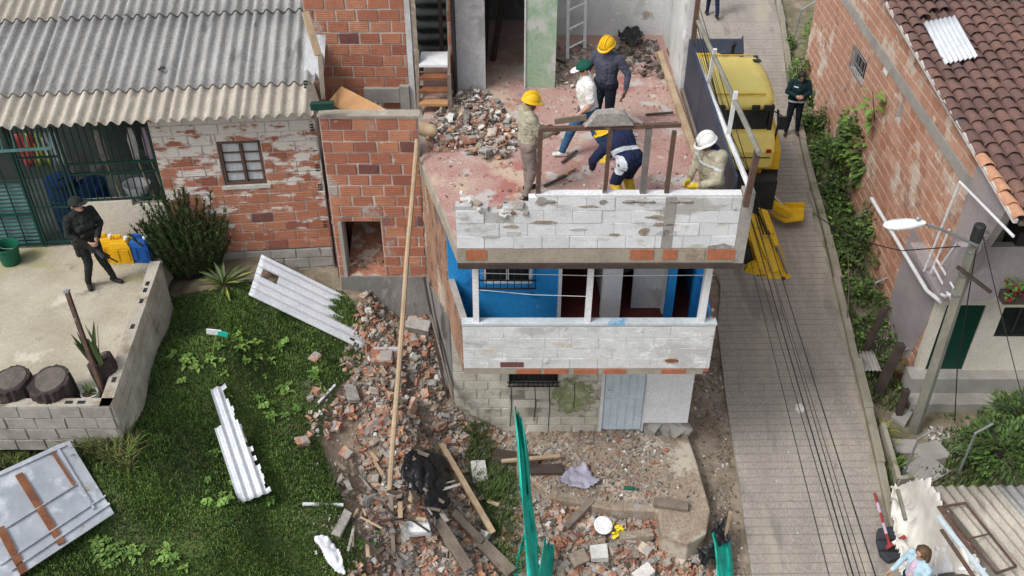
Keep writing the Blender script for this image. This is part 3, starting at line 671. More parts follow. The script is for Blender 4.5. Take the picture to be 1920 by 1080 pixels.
mb = MB().mat('interior_shade'); hb(mb, -8, -WW, -5, -.1, 4.2, TZ + .005); mb.build('porch_floor', None, house)
# porch dado in white with stepped top
dl = uv(150, 400)[0]; d1 = uv(255, 380)[1]; d2 = uv(280, 392)[1]; dm = uv(247, 390)[0]
mb = MB().mat('cream_paint')
for (a, b, t) in ((dl, dm + .02, uv(240, 377)[1]), (dm + .02, 0, uv(280, 385)[1])):
    wbox(mb, a, TZ - WO.z - .05, b - a, t - (TZ - WO.z) + .05, -.14, -.01, O=WO)
dado = mb.build('porch_wall', None, house)
# porch grilles: bars
def grille(u0, u1, z0, z1, n, mat, rails, nm='porch_grille', r=.011, off=-.05):
    fr = MB().mat(mat); 
    for z in rails: fr.bar(WO + HU * u0 + HN * off + Vector((0, 0, z)), WO + HU * u1 + HN * off + Vector((0, 0, z)), .03)
    for u in (u0, u1): fr.bar(WO + HU * u + HN * off + Vector((0, 0, z0)), WO + HU * u + HN * off + Vector((0, 0, z1)), .035)
    g = fr.build(nm, None, house)
    for k in range(1, n):
        u = u0 + (u1 - u0) * k / n; b = MB().mat(mat).tube([WO + HU * u + HN * off + Vector((0, 0, z0)), WO + HU * u + HN * off + Vector((0, 0, z1))], r, 5); b.build('bar', None, g)
t1 = uv(240, 377)[1]
grille(dl + .01, -.03, t1, 2.55, 13, 'dark_green_metal', (t1 + .02, t1 + .5, 1.75))
gl = uv(78, 440)[0]
grille(gl, dl - .06, TZ - WO.z + .03, 2.4, 9, 'dark_green_metal', (.35, 1.0, 1.9), nm='porch_gate', r=.013)
grille(uv(-40, 470)[0], gl - .05, TZ - WO.z + .03, 2.45, 4, 'dark_green_metal', (.32, .9, 1.5, 2.0), nm='porch_screen', r=.012)
# louvre slats of the left screen
a0, a1 = uv(-40, 470)[0], gl - .08
for k in range(17):
    mb = MB().mat('teal_metal'); z = .33 + k * .072; mb.bar(WO + HU * a0 + HN * -.09 + Vector((0, 0, z)), WO + HU * a1 + HN * -.09 + Vector((0, 0, z)), .02, .03); mb.build('slat', None, house)
mb = MB().mat('teal_metal'); p0 = HW(-30, 270) + HN * .25; p1 = HW(105, 262) + HN * .25
mb.bar(p0, p1, .035)
for k in range(7): q = p0.lerp(p1, k / 6); mb.bar(q, q + Vector((0, 0, .42)) - HN * .1, .016)
mb.build('awning_grille', None, house)
# black drainpipe in the gap between the houses
a = HW(583, 150) + HN * .03 + HU * .05; mb = MB().mat('rust'); q = Vector((WR.x, WR.y, 0)) + HU * .09 + HN * .04
mb.bar(q + Vector((0, 0, 3.9)), q + Vector((0, 0, 7.35)), .075, .05); mb.build('gap_post', None, house)
# things in the porch
def at(u, n, z): return WO + HU * u + HN * n + Vector((0, 0, z))
um = lambda px, py: uv(px, py)[0]
for px, l, lab, mt in ((190, .9, 'grey mop hung head up behind the porch bars, tallest of three', 'rub_grey'), (252, .85, 'pale mop hung head up behind the porch bars beside a pink one', 'rub_white'), (277, .8, 'pink mop hung head up behind the porch bars', 'cloth_pink')):
    u = um(px, 300); t = thing('mop', lab, 'mop', at(u, -.13, 1.2))
    MB().mat('wood_pale').tube([at(u, -.13, 1.75), at(u + .12, -.14, .75)], .012, 6).build('handle', None, t)
    mb = MB().mat(mt)
    for k in range(40):
        d = Vector((random.uniform(-.06, .06), random.uniform(-.03, .03), 0)); p = at(u, -.14, 2.28); mb.tube([p + d * .4, p + d + Vector((0, 0, -.2)), p + d * random.uniform(.4, 1.1) + Vector((0, 0, -.5 + random.uniform(-.06, .1)))], .009, 4)
    mb.build('mop_head', None, t)
u = um(238, 350); t = thing('washbasin', 'white washbasin standing inside the barred porch', 'washbasin', at(u, -.45, TZ - WO.z))
MB().mat('white_clean').lathe(at(u, -.45, .9), [(.1, 0), (.17, .06), (.2, .2), (.21, .22), (.17, .21), (.12, .1)], 14, 1.1, .9).build('bowl', None, t)
MB().mat('white_clean').lathe(at(u, -.45, TZ - WO.z), [(.13, 0), (.08, .1), (.075, .55), (.1, .66)], 12).build('pedestal', None, t)
u = um(100, 380)
for k, (du, h, lab) in enumerate(((0, .95, 'tall blue plastic drum behind the dark green porch gate'), (.46, .85, 'shorter blue drum beside the tall one in the porch'))):
    t = thing('drum', lab, 'drum', at(u + du, -.5, TZ - WO.z)); p = at(u + du, -.5, TZ - WO.z + .005)
    MB().mat('barrel_blue').lathe(p, [(.2, 0), (.24, .04), (.24, h * .3), (.255, h * .33), (.24, h * .36), (.24, h * .66), (.255, h * .69), (.24, h * .72), (.23, h - .02), (.2, h)], 18).build('body', None, t, smooth=False)
    MB().mat('barrel_blue').lathe(p + Vector((0, 0, h)), [(.235, -.03), (.24, .03), (.06, .035), (.06, .06)], 18).build('lid', None, t)
for k, (px, mt, lab) in enumerate(((10, 'red_paint', 'red cloth hanging on the porch line'), (60, 'curtain', 'pale towel hanging on the porch line'), (30, 'leaf_yellow', 'yellow cloth hanging under the porch eave'))):
    u = um(px, 330); mb = MB().mat(mt); vs = [at(u + i * .06, -.75 + .03 * math.sin(i * 2 + j), 1.95 - j * .12) for j in range(6) for i in range(6)]
    mb.add(vs, [(j * 6 + i, j * 6 + i + 1, j * 6 + i + 7, j * 6 + i + 6) for j in range(5) for i in range(5)]); o = one('hanging_cloth', mb, None, lab, 'cloth', smooth=True)
    o.modifiers.new('t', 'SOLIDIFY').thickness = .006
# ---------------------------------------------------------------- terrace slab and block retaining wall
rc = PZ(207, 762, 4.85); rr = PZ(300, 490, 4.85)             # inner top corners of the wall
tl = [Vector((-9, rc.y + .12, TZ)), Vector((rc.x - .1, rc.y + .1, TZ)), Vector((rr.x - .12, rr.y + .4, TZ)), Vector((WO.x - .02, WO.y + .3, TZ)), Vector((-9, 13.0, TZ))]
mb = MB().mat('terrace'); mb.prism(tl, (0, 0, -.5)); terrace = struct('terrace', mb, None)
rw = thing('retaining_wall', 'low grey hollow block wall around the concrete terrace', 'wall', (rc.x, rc.y, 4.0))
def blockrow(a, b, z0, rowsn, first):
    a = Vector(a); b = Vector(b); A = (b - a).normalized(); L = (b - a).length
    brick_wall(rw, (a.x, a.y, z0), A, L, .2 * rowsn, .4, .2, 'block_grey' if first else 'block_cream', 'concrete', name='block', depth=.16, proud=.015)
    # black boxes for the shade in open cells of the top course
    n = int(L / .21); mb = MB().mat('black_metal'); Nn = Vector((A.y, -A.x, 0)); M3 = Matrix((A, Nn, Vector((0, 0, 1)))).transposed()
    for k in range(n):
        if random.random() < .22: continue
        if k % 5 in (3, 4) and not first: continue
        p = a + A * (.1 + k * .21 + (.03 if k % 2 else -.02)) - Nn * .07; p.z = z0 + .2 * rowsn + .009; mb.box(p, (.10, .055, .006), M3)
    mb.build('cell_shade', None, rw)
    mb = MB().mat('concrete_pale'); p = (a + b) / 2 - Nn * .07; p.z = z0 + .2 * rowsn + .004; mb.box(p, (L - .01, .155, .008), M3); mb.build('capping', None, rw)
blockrow((-8.2, rc.y - .02 - (rc.x + 8.2) * .0, 0), (rc.x, rc.y, 0), 4.05, 4, True)
blockrow((rc.x, rc.y, 0), (rr.x, rr.y, 0), 3.85, 5, False)
# people and things of the terrace follow below
def jerry(px, py, mt, lab, rz, s=1):
    p = PZ(px, py, TZ); p.z = TZ; t = thing('jerry_can', lab, 'jerry can', p); M = Matrix.Rotation(rz, 3, 'Z')
    mb = MB().mat(mt); W_, D_, H_ = .33 * s, .24, .40
    for z0, z1, a0, a1 in ((.005, .30, 1, 1), (.30, .37, 1, .8), (.37, .40, .8, .62)):
        mb.add([p + M @ Vector((x * W_ / 2 * k, y * D_ / 2 * k, z)) for z, k in ((z0, a0), (z1, a1)) for x, y in ((-1, -1), (1, -1), (1, 1), (-1, 1))], [(0, 1, 5, 4), (1, 2, 6, 5), (2, 3, 7, 6), (3, 0, 4, 7), (3, 2, 1, 0), (4, 5, 6, 7)])
    b = mb.build('body', None, t)
    for x in (-.08, .08): MB().mat(mt).box(p + M @ Vector((x * s, -D_ / 2 - .006, .17)), (.10 * s, .014, .2), M).build('panel', None, b)
    MB().mat(mt).tube([p + M @ Vector(q) for q in ((-.09, 0, .38), (-.08, 0, .47), (.03, 0, .47), (.05, 0, .38))], .02, 7).build('handle', None, t)
    MB().mat('white_clean').lathe(p + M @ Vector((.1 * s, 0, .38)), [(.03, 0), (.035, .02), (.035, .055), (.03, .06)], 10).build('cap', None, t)
jerry(235, 487, 'jerry_yellow', 'yellow plastic jerry can standing between the other yellow and the blue', .06)
jerry(207, 484, 'jerry_yellow', 'yellow plastic jerry can partly behind the policeman', .25, .9)
jerry(271, 485, 'jerry_blue', 'blue plastic jerry can beside the terrace wall', -.08)
p = PZ(22, 492, TZ); t = thing('bucket', 'dark green plastic bucket on the terrace by the screen', 'bucket', p)
MB().mat('bucket_green').lathe(p, [(.14, .005), (.18, .3), (.2, .31), (.2, .34), (.185, .34), (.175, .3), (.13, .03)], 18).build('body', None, t, smooth=False)
MB().mat('galv').tube([p + Vector((.19 * math.cos(a), .05 - .02 * math.sin(a), .32 - .08 * math.sin(a))) for a in np.linspace(0, math.pi, 9)], .006, 5).build('handle', None, t)
# log stumps used as seats, leaning dark pot with snake plant
def stump(px, py, r, h, lab, rot=(0, 0, 0), z=None, nm='log_stump'):
    p = PZ(px, py, TZ); t = thing(nm, lab, 'stump', p); mb = MB().mat('bark'); n = 40; prof = []; vs = []; fs = []
    Mx = Euler(rot).to_matrix()
    for k, zz in enumerate((0, h * .3, h * .7, h * .97, h)):
        for i in range(n):
            a = 6.283 * i / n; rr_ = r * (1.06 - .05 * k / 4 + .035 * math.sin(i * 2.7) + .03 * random.uniform(-1, 1) + .12 * mnoise.noise((math.cos(a) * 2 + px, math.sin(a) * 2, zz * 3))) * (.96 if k == 4 else 1); vs.append(p + Mx @ Vector((rr_ * math.cos(a), rr_ * math.sin(a), zz + .01 + .025 * math.sin(a + 1) * (k > 2))))
    for k in range(4): fs += [(k * n + i, k * n + (i + 1) % n, k * n + n + (i + 1) % n, k * n + n + i) for i in range(n)]
    mb.add(vs, fs); mb.add([vs[4 * n + i] for i in range(n)] + [p + Mx @ Vector((0, 0, h - .004))], [(i, (i + 1) % n, n) for i in range(n)]); mb.build('trunk', None, t)
    mb = MB().mat('rub_dark'); mb.add([p + Mx @ Vector((r * .82 * math.cos(6.283 * i / n), r * .82 * math.sin(6.283 * i / n), h + .012 + .03 * math.sin(6.283 * i / n + 1))) for i in range(n)], [tuple(range(n))]); mb.build('cut_face', None, t)
    return t, p
stump(38, 756, .25, .44, 'dark cut log stump at the terrace edge, hollowed top')
stump(108, 756, .27, .42, 'wider dark log stump beside the white flower pot')
t, p = stump(212, 722, .17, .42, 'dark tilted log planter with a snake plant leaning on the block wall', (-.15, -.28, 0), nm='log_planter')
sp = thing('snake_plant', 'upright sword leaved snake plant in the tilted log planter', 'plant', p + Vector((-.1, 0, .4)))
for k in range(15):
    b = p + Vector((random.uniform(-.2, .0), random.uniform(-.08, .08), .40)); L = random.uniform(.4, .72); d = Vector((random.gauss(-.1, .16), random.gauss(0, .16), 1)).normalized(); s = Vector((math.cos(k), math.sin(k), 0)); mb = MB().mat('leaf_agave' if k % 3 else 'leaf_olive'); vs = []
    for q in range(5):
        tt = q / 4; c = b + d * L * tt; wv = .032 * (1 - tt ** 3) + .002; n_ = d.cross(s); vs += [c - s * wv, c + n_ * .008, c + s * wv]
    mb.add(vs, [(q * 3 + e, q * 3 + e + 1, q * 3 + e + 4, q * 3 + e + 3) for q in range(4) for e in (0, 1)]); mb.build('leaf', None, sp)
p = PZ(173, 752, TZ); t = thing('flower_pot', 'small white pot with a little succulent on the block wall', 'pot', p)
MB().mat('white_clean').lathe(p, [(.07, .01), (.10, .06), (.105, .14), (.115, .16), (.1, .16), (.09, .12)], 16).build('pot', None, t, smooth=False)
MB().mat('soil').lathe(p, [(.085, .11), (.09, .135), (.01, .14)], 12).build('earth', None, t)
mb = MB().mat('leaf_agave')
for k in range(16): leaf(mb, p + Vector((0, 0, .14)), rdir(.4, 1), Vector((0, 0, 1)), random.uniform(.12, .22), .03, .2, .15)
mb.build('foliage', None, t)
# dark steel post standing at the terrace corner
b = PZ(196, 745, TZ); a = PY(126, 548, b.y + .25); MB_ = MB().mat('rust'); t = thing('steel_post', 'rusty dark steel post leaning at the terrace corner', 'post', b)
MB_.bar(b, a, .05).build('shaft', None, t); MB().mat('galv').bar(a, a + (a - b).normalized() * .03, .062).build('cap', None, t); MB().mat('black_metal').bar(b - Vector((0, 0, .02)), b + Vector((0, 0, .012)), .12).build('foot', None, t)
# ================================================================ MIDDLE: stair annex of bare brick, and the house being pulled down
random.seed(33)
X, Y, Z3 = Vector((1, 0, 0)), Vector((0, 1, 0)), Vector((0, 0, 1))
SZ = 6.3
AY = 13.1
annex = thing('stair_annex', 'bare orange brick stair block between the painted house and the building', 'building', (-2.1, AY, 3.6))
ax0 = PY(598, 225, AY).x; ax1 = -1.40; aO = Vector((ax0, AY, 3.85)); aw = ax1 - ax0; atop = PY(700, 219, AY).z
ho0, ho1 = PY(640, 415, AY), PY(722, 502, AY)
brick_wall(annex, aO, X, aw, atop - 3.85, .34, .193, 'brick_orange', 'mortar_pale', joint=.024, holes=[(ho0.x - ax0, ho1.x - ax0, -.1, ho0.z - 3.85)], depth=.16, alt=('brick_dark', .05))
mb = MB().mat('slab_edge'); mb.span((ax0 - .02, AY - .03, atop + .003), (ax1 + .04, AY + .17, atop + .03)); mb.build('capping', None, annex)
mb = MB().mat('concrete'); mb.span((ho0.x - .06, AY - .03, 3.9), (ho0.x - .001, AY + .3, ho0.z)); mb.span((ho0.x, AY + .02, ho0.z + .001), (ho1.x, AY + .6, ho0.z + .08)); mb.build('opening_frame', None, annex)
mb = MB().mat('plaster_grey'); mb.prism([(ax0 + .02, AY - .035, 4.02), (ax1 + .1, AY - .035, 4.02), (ax1 + .1, AY - .035, 2.6), (ax0 + .02, AY - .035, 3.3)], (0, .3, 0)); mb.build('plaster_base', None, annex)
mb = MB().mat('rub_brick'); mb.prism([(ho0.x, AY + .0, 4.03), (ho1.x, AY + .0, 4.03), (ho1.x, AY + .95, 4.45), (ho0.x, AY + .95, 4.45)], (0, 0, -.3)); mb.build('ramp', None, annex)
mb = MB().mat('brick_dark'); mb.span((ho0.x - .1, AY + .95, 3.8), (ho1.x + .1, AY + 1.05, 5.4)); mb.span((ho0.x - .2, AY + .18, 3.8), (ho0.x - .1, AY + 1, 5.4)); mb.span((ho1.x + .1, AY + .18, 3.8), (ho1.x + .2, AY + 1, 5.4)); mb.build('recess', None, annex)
uy = 15.0; ux0, ux1 = PY(592, 190, uy).x, PY(770, 190, uy).x
brick_wall(annex, (ux0, uy, 5.9), X, ux1 - ux0, 3.2, .34, .193, 'brick_orange', 'mortar_pale', joint=.024, depth=.16, alt=('brick_dark', .1), corename='upper_wall')
mb = MB().mat('concrete'); mb.span((ax0, AY + .17, 5.7), (ax1, uy - .01, 6.05)); mb.build('landing', None, annex)
mb = MB().mat('plaster_white'); mb.span((ux1 + .003, uy - .06, 6.1), (ux1 + .09, uy + .16, 9.1)); mb.build('plaster_edge', None, annex)
mb = MB().mat('concrete'); mb.span((ux1 - .16, uy - .12, 6.0), (ux1 - .003, uy - .015, 6.55)); mb.span((ux1 - .75, uy - .09, 6.25), (ux1 - .17, uy - .012, 6.5)); mb.build('sill_beam', None, annex)
for k, (px, py, s) in enumerate(((690, 196, .2), (715, 190, .16), (668, 203, .18))):
    p = PZ(px, py, 6.2); mb = MB().mat('rub_white'); mb.box(p, (s * 1.3, s, s * .7), (.1, .2, k), j=.2); mb.box(p + Vector((.1, .05, .05)), (s * .6, s * .7, s * .5), (.3, .1, k * 2), j=.2)
    one('plaster_lump', mb, None, 'lump of white plaster on the brick stair landing', 'rubble', 'plaster lumps on the landing')
# board, sheet and timbers jammed in the gap
a, b = PY(628, 178, 14.0), PY(712, 222, 13.35); mb = MB().mat('wood_orange'); mb.bar(a, b, .34, .035, up=(0, -.6, .8)); one('plank', mb, None, 'wide orange plank propped on the brick stair landing', 'plank')
q0, q1, q2, q3 = PY(574, 68, 14.2), PY(611, 66, 14.2), PY(606, 152, 14.0), PY(568, 156, 14.0); mb = MB().mat('sheet_white'); mb.prism([q0, q1, q2, q3], (0, .02, 0)); one('white_sheet', mb, None, 'small white metal sheet standing at the roof edge by brick wall', 'sheet')
mb = MB().mat('wood_pale'); mb.bar(PY(572, 22, 14.1), PY(597, 104, 13.8), .1, .06); one('short_beam', mb, None, 'short splintered pale beam hanging by the roof corner', 'beam')
mb = MB().mat('dark_green_metal'); mb.bar(PY(583, 199, 13.0), PY(626, 197, 13.0), .1, .1); one('green_beam', mb, None, 'dark green steel stub beam between roof and brick wall', 'beam')
mb = MB().mat('wood_grey'); mb.bar(PY(597, 60, 14.4), PY(606, 188, 13.6), .07, .07); mb.bar(PY(581, 160, 13.4), PY(592, 195, 13.2), .12, .03); one('gap_timber', mb, None, 'grey weathered timber upright in the gap beside the roof', 'timber')

# ---------------------------------------------------------------- the building
bld = thing('building', 'partly demolished two storey house with blue balcony and open upper floor', 'building', (1, 12, 1.5))
FLc = PZ(858, 492, 6.08); FRc = PZ(1392, 491, 6.08); FL = Vector((FLc.x, FLc.y, 0)); FR = Vector((FRc.x, FRc.y, 0))
L1, L2 = PZ(834, 408, SZ), PZ(787, 300, SZ)
slabp = [FL, FR, Vector((2.98, 15, 0)), Vector((2.95, 19.5, 0)), Vector((-1.75, 19.5, 0)), Vector((-1.5, 15.3, 0)), Vector((L2.x, L2.y, 0)), Vector((L1.x, L1.y, 0)), Vector((PZ(845, 440, SZ).x, PZ(845, 440, SZ).y, 0))]
mb = MB().mat('slab_edge'); mb.prism([Vector((p.x, p.y, 6.08)) for p in slabp], (0, 0, .2)); mb.build('floor_slab', None, bld)
mb = MB().mat('floor_red'); sp_ = [Vector((p.x, p.y, 6.282)) for p in slabp]; c = Vector((1, 14, 6.282)); mb.prism([c + (p - c) * .985 for p in sp_], (0, 0, .018)); slabtop = mb.build('floor_finish', None, bld)
# front parapet of painted blocks, broken away on the left
FU = (FR - FL).normalized(); FNn = Vector((FU.y, -FU.x, 0)); FW = (FR - FL).length
def FP(px, py): return PL(px, py, FL, FR)
def fu(px, py): p = FP(px, py); return ((p - FL).dot(FU), p.z)
ub = fu(1002, 400)[0]
random.seed(5)
rag = lambda u: (.62 + .05 * math.sin(u * 9)) if u < ub - .05 else 9
brick_wall(bld, FL + Vector((0, 0, 6.31)), FU, FW - .14, .80, .375, .2, 'block_white', 'mortar_white', depth=.13, joint=.009, proud=.006, jitter=1.2, name='parapet_block', corename='parapet_core', top=lambda u: rag(u) if u < ub else .8, holes=[(fu(1243, 430)[0], fu(1262, 430)[0], 0, .8)])
mb = MB().mat('concrete')
def fbox(mb, u0, u1, z0, z1, n0, n1): c = FL + FU * ((u0 + u1) / 2) + FNn * ((n0 + n1) / 2); c.z = (z0 + z1) / 2; mb.box(c, (abs(u1 - u0), abs(n1 - n0), abs(z1 - z0)), Matrix((FU, FNn, Z3)).transposed())
ptop = 7.125
fbox(mb, fu(1243, 430)[0], fu(1262, 430)[0], 6.31, ptop - .02, -.13, .012); mb.build('column', None, bld); mb = MB().mat('concrete'); fbox(mb, FW - .138, FW + .01, 6.05, ptop + .05, -.16, .014); mb.build('column', None, bld)
mb = MB().mat('white_paint'); fbox(mb, ub + .02, FW - .15, 7.113, ptop + .015, -.125, .002); mb.build('parapet_cap', None, bld)
mb = MB().mat('slab_edge'); fbox(mb, .0, FW + .005, 6.075, 6.303, -.1, .005); mb.build('slab_edge', None, bld)
for (a, b, m_) in ((873, 912, 'clay_new'), (1182, 1226, 'clay_new'), (1244, 1270, 'clay_new'), (1327, 1380, 'clay_new'), (1285, 1322, 'rub_tan')):
    mb = MB().mat(m_); fbox(mb, fu(a, 468)[0], fu(b, 468)[0], 6.13, 6.29, -.02, .016); mb.build('clay_tile', None, bld)
mb = MB().mat('wood_dark'); fbox(mb, .0, FW, 5.99, 6.07, -.12, .03); fbox(mb, .1, FW - .2, 6.0, 6.06, -.5, -.4); mb.build('formwork_board', None, bld)
for k in range(6):   # smears of mortar on top of the parapet
    px = (1180, 1205, 1222, 1265, 1290, 1030)[k]; p = FP(px, 378); mb = MB().mat('rub_grey'); mb.lathe(p - FNn * -.0 + Vector((0, .05, .005)), [(.16, -.02), (.14, .02), (.07, .045), (.01, .05)], 9, 1, .45); mb.build('mortar_lump', None, bld, smooth=True)
random.seed(18)
for k in range(16):  # smears of cement left on the face
    u = random.uniform(.1, FW - .3); z = 6.33 + random.random() * (.5 if u < ub else .72); n_ = 9; w_, h_ = random.uniform(.05, .2), random.uniform(.015, .06); c = FL + FU * u; mb = MB().mat(random.choice(['rub_grey', 'mortar_white', 'rub_tan', 'slab_edge']))
    mb.prism([c + FU * (w_ * math.cos(6.283 * q / n_) * random.uniform(.6, 1.2)) + Vector((0, 0, z + h_ * math.sin(6.283 * q / n_) * random.uniform(.5, 1.4))) + FNn * .012 for q in range(n_)], -FNn * .02); mb.build('cement_smear', None, bld)
for k in range(26):  # loose block bits on the broken part
    u = random.uniform(.05, ub); p = FL + FU * u - FNn * random.uniform(0, .18) + Vector((0, 0, 6.32 + rag(u) * random.uniform(.75, 1) + .02)); mb = MB().mat(random.choice(['rub_grey', 'rub_brick', 'rub_white', 'rub_tan'])); shard(mb, p, random.uniform(.05, .11)); mb.build('block_bit', None, bld)
# left outer walls
S0, S1 = Vector((-.97, 12.0, 0)), Vector((L2.x, 13.06, 0)); SU = (S0 - S1).normalized()
brick_wall(bld, (S1.x, S1.y, 4.0), SU, (S0 - S1).length, 2.07, .34, .19, 'side_wall', 'mortar', depth=.12, jitter=2, limit=80, corename='side_wall')
mb = MB().mat('plaster_grey'); mb.prism([(S1.x - .03, S1.y, 1.4), (S0.x - .02, S0.y, 1.4), (S0.x - .02, S0.y, 3.99), (S1.x - .03, S1.y, 3.99)], (.15, .03, 0)); mb.build('lower_side_wall', None, bld)
B0 = Vector((PY(870, 690, 10.95).x, 10.95, 0)); SU2 = (B0 - S0).normalized()
brick_wall(bld, (S0.x + .0, S0.y - .004, 3.85), SU2, (B0 - S0).length - .01, .95, .34, .19, 'side_wall', 'mortar', depth=.1, jitter=2, limit=40, corename='balcony_side')
for k, (px, py, qx, qy, w_) in enumerate(((808, 590, 852, 760, .12), (815, 640, 838, 745, .1), (795, 520, 830, 700, .09))):
    a, b = PL(px, py, S1 - X * .12, S0 - X * .12), PL(qx, qy, S1 - X * .1, S0 - X * .1); mb = MB().mat('wood_dark' if k else 'wood_grey'); mb.bar(a, b, w_, .03, up=(1, 0, 0)); one('charred_board', mb, None, ('long grey board leaning on the stained side wall', 'short dark board leaning at the foot of the side wall', 'narrow dark board high on the stained side wall')[k], 'board')
# ground floor front: rendered block wall with holes, door, panel
def rwall(name, mat, y, x0, x1, z0, z1, holes=(), th=.14, parent=None):
    r = [(x0, x1, z0, z1)]
    for h in holes: r = cut(r, h)
    mb = MB().mat(mat)
    for a, b, c, d in r: mb.span((a, y, c), (b, y + th, d))
    return mb.build(name, None, parent or bld)
GY = 12.0; gx = lambda px, py: PY(px, py, GY).x; gz = lambda px, py: PY(px, py, GY).z
dx0, dx1 = gx(1128, 790), gx(1203, 790); wx0, wx1 = gx(955, 712), gx(1045, 712)
hw = [(dx0, dx1, 1.5, 3.5), (wx0, wx1, gz(1000, 722), 3.75)]
xl = -.97; xr = gx(1292, 770)
brick_wall(bld, (xl, GY, 1.45), X, dx0 - xl - .02, 2.4, .4, .205, 'block_cream', 'wall_cream', depth=.14, proud=.010, joint=.022, holes=[(wx0 - xl, wx1 - xl, hw[1][2] - 1.45, 2.3)], name='wall_block', corename='ground_floor_wall', jitter=.7)
rwall('render_patch', 'wall_cream', GY - .012, gx(955, 760), gx(1100, 760), gz(1000, 780), hw[1][2] - .02, th=.012)
# green stain as its own damp patch of paint
pts = []
for k in range(44):
    a = 6.283 * k / 44; r = 1.25; p = PY(1086 + 46 * r * math.cos(a), 745 + 33 * r * math.sin(a) * (1 if math.sin(a) < 0 else .9), GY - .016); pts.append(Vector((min(p.x, dx0 - .06), GY - .0165, p.z)))
mb = MB().mat('stain_green'); mb.prism(pts, (0, .003, 0)); mb.build('green_paint_patch', None, bld)
rwall('white_panel', 'white_clean', GY - .02, dx1 + .03, xr, 1.72, 3.85, th=.14)
mb = MB().mat('concrete'); mb.span((dx1 + .03, GY + .01, 1.4), (xr - .1, GY + .13, 1.72)); mb.build('panel_base', None, bld)
mb = MB().mat('white_paint'); mb.span((dx0 - .05, GY - .03, 1.52), (dx0, GY + .1, 3.6)); mb.span((dx1, GY - .03, 1.52), (dx1 + .028, GY + .1, 3.6)); fr = mb.build('door_frame', None, bld)
mb = MB().mat('door_pale'); mb.span((dx0 + .004, GY + .01, 1.53), (dx1 - .004, GY + .05, 3.55)); door = mb.build('door', None, bld)
for k in range(5):
    mb = MB().mat('door_pale'); u = dx0 + (dx1 - dx0) * (k + .5) / 5; mb.span((u - .05, GY - .003, 1.58), (u + .05, GY + .011, 2.28)); mb.build('door_plank', None, door)
    mb = MB().mat('door_pale'); mb.span((u - .05, GY - .003, 2.36), (u + .05, GY + .011, 3.2)); mb.build('door_plank', None, door)
mb = MB().mat('chrome'); mb.tube([(dx0 + .07, GY - .01, 2.5), (dx0 + .07, GY - .05, 2.5), (dx0 + .14, GY - .05, 2.5)], .01, 6); mb.build('handle', None, door)
mb = MB().mat('concrete'); random.seed(8)
for k in range(9): p = PZ(1215 + k * 8, 800 + 6 * math.sin(k * 2), 1.55); mb.box(p, (random.uniform(.12, .3), random.uniform(.12, .25), random.uniform(.1, .28)), (random.gauss(0, .2), random.gauss(0, .2), k), j=.25)
tag(mb.build('broken_footing', None, bld), kind='stuff')
# grille of the ground floor window
mb = MB().mat('black_metal'); z0, z1 = hw[1][2], 3.4; g = mb
for z in (z0 + .02, z0 + .1): g.bar((wx0 - .03, GY - .05, z), (wx1 + .03, GY - .05, z), .018)
gr = mb.build('window_grille', None, bld)
for k in range(11): u = wx0 + (wx1 - wx0) * k / 10; MB().mat('black_metal').tube([(u, GY - .05, z0), (u, GY - .05, 3.5)], .008, 5).build('bar', None, gr)
rwall('window_dark_sheet', 'room_shade', GY + .1, wx0, wx1, z0, 3.75, th=.02)  # sheet coloured near black for the unlit room behind the grille
for (px, y0, y1) in ((958, 725, 800), (1003, 725, 790), (1030, 720, 800), (1077, 720, 765)):
    MB().mat('black_metal').tube([PY(px, y0, GY - .02), PY(px + 1, (y0 + y1) / 2, GY - .02), PY(px - 2, y1, GY - .02)], .006, 4).build('crack_wire', None, bld)
# balcony: floor, painted block parapet, clay course, posts
BY = 10.95; bx0 = B0.x; bx1 = PY(1336, 650, BY).x; bz0, bz1 = PY(1100, 697, BY).z, PY(1100, 607, BY).z
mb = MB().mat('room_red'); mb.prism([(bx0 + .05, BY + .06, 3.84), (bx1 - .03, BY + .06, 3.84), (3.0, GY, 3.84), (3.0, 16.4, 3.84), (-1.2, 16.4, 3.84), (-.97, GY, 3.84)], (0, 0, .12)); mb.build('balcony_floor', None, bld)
brick_wall(bld, (bx0, BY, bz0 + .07), X, bx1 - bx0, bz1 - bz0 - .09, .40, .2, 'block_balcony', 'plaster_white', depth=.11, name='balcony_block', corename='balcony_wall', proud=.005, joint=.012, jitter=.9)
mb = MB().mat('cap_paint'); mb.span((bx0 - .01, BY - .02, bz1 - .02), (bx1 + .01, BY + .12, bz1 + .015)); mb.build('balcony_cap', None, bld)
mb = MB().mat('slab_edge'); mb.span((bx0, BY + .004, bz0 - .05), (bx1 - .08, BY + .1, bz0 + .068)); mb.build('balcony_edge', None, bld)
for (a, b) in ((968, 1012), (1020, 1064), (1076, 1120), (1132, 1172), (1240, 1284)):
    mb = MB().mat('clay_new'); mb.span((PY(a, 697, BY).x, BY - .012, bz0 - .035), (PY(b, 697, BY).x, BY + .03, bz0 + .055)); mb.build('clay_tile', None, bld)
mb = MB().mat('brick_dark'); mb.span((PY(938, 680, BY).x, BY - .012, bz0 + .10), (PY(982, 680, BY).x, BY + .02, bz0 + .2)); mb.build('exposed_brick', None, bld)
mb = MB().mat('rust_orange'); mb.lathe(PY(1259, 676, BY - .012), [(.001, -.0), (.1, 0), (.1, .01)], 10, 1, .35, rot=(R(90), 0, 0)); mb.build('rust_patch', None, bld)
mb = MB().mat('brick_painted'); mb.prism([(bx1 - .1, BY + .004, bz0), (bx1, BY + .004, bz0), (3.0, GY, bz0), (2.9, GY, bz0)], (0, 0, bz1 - bz0 - .02)); mb.build('balcony_end_wall', None, bld)
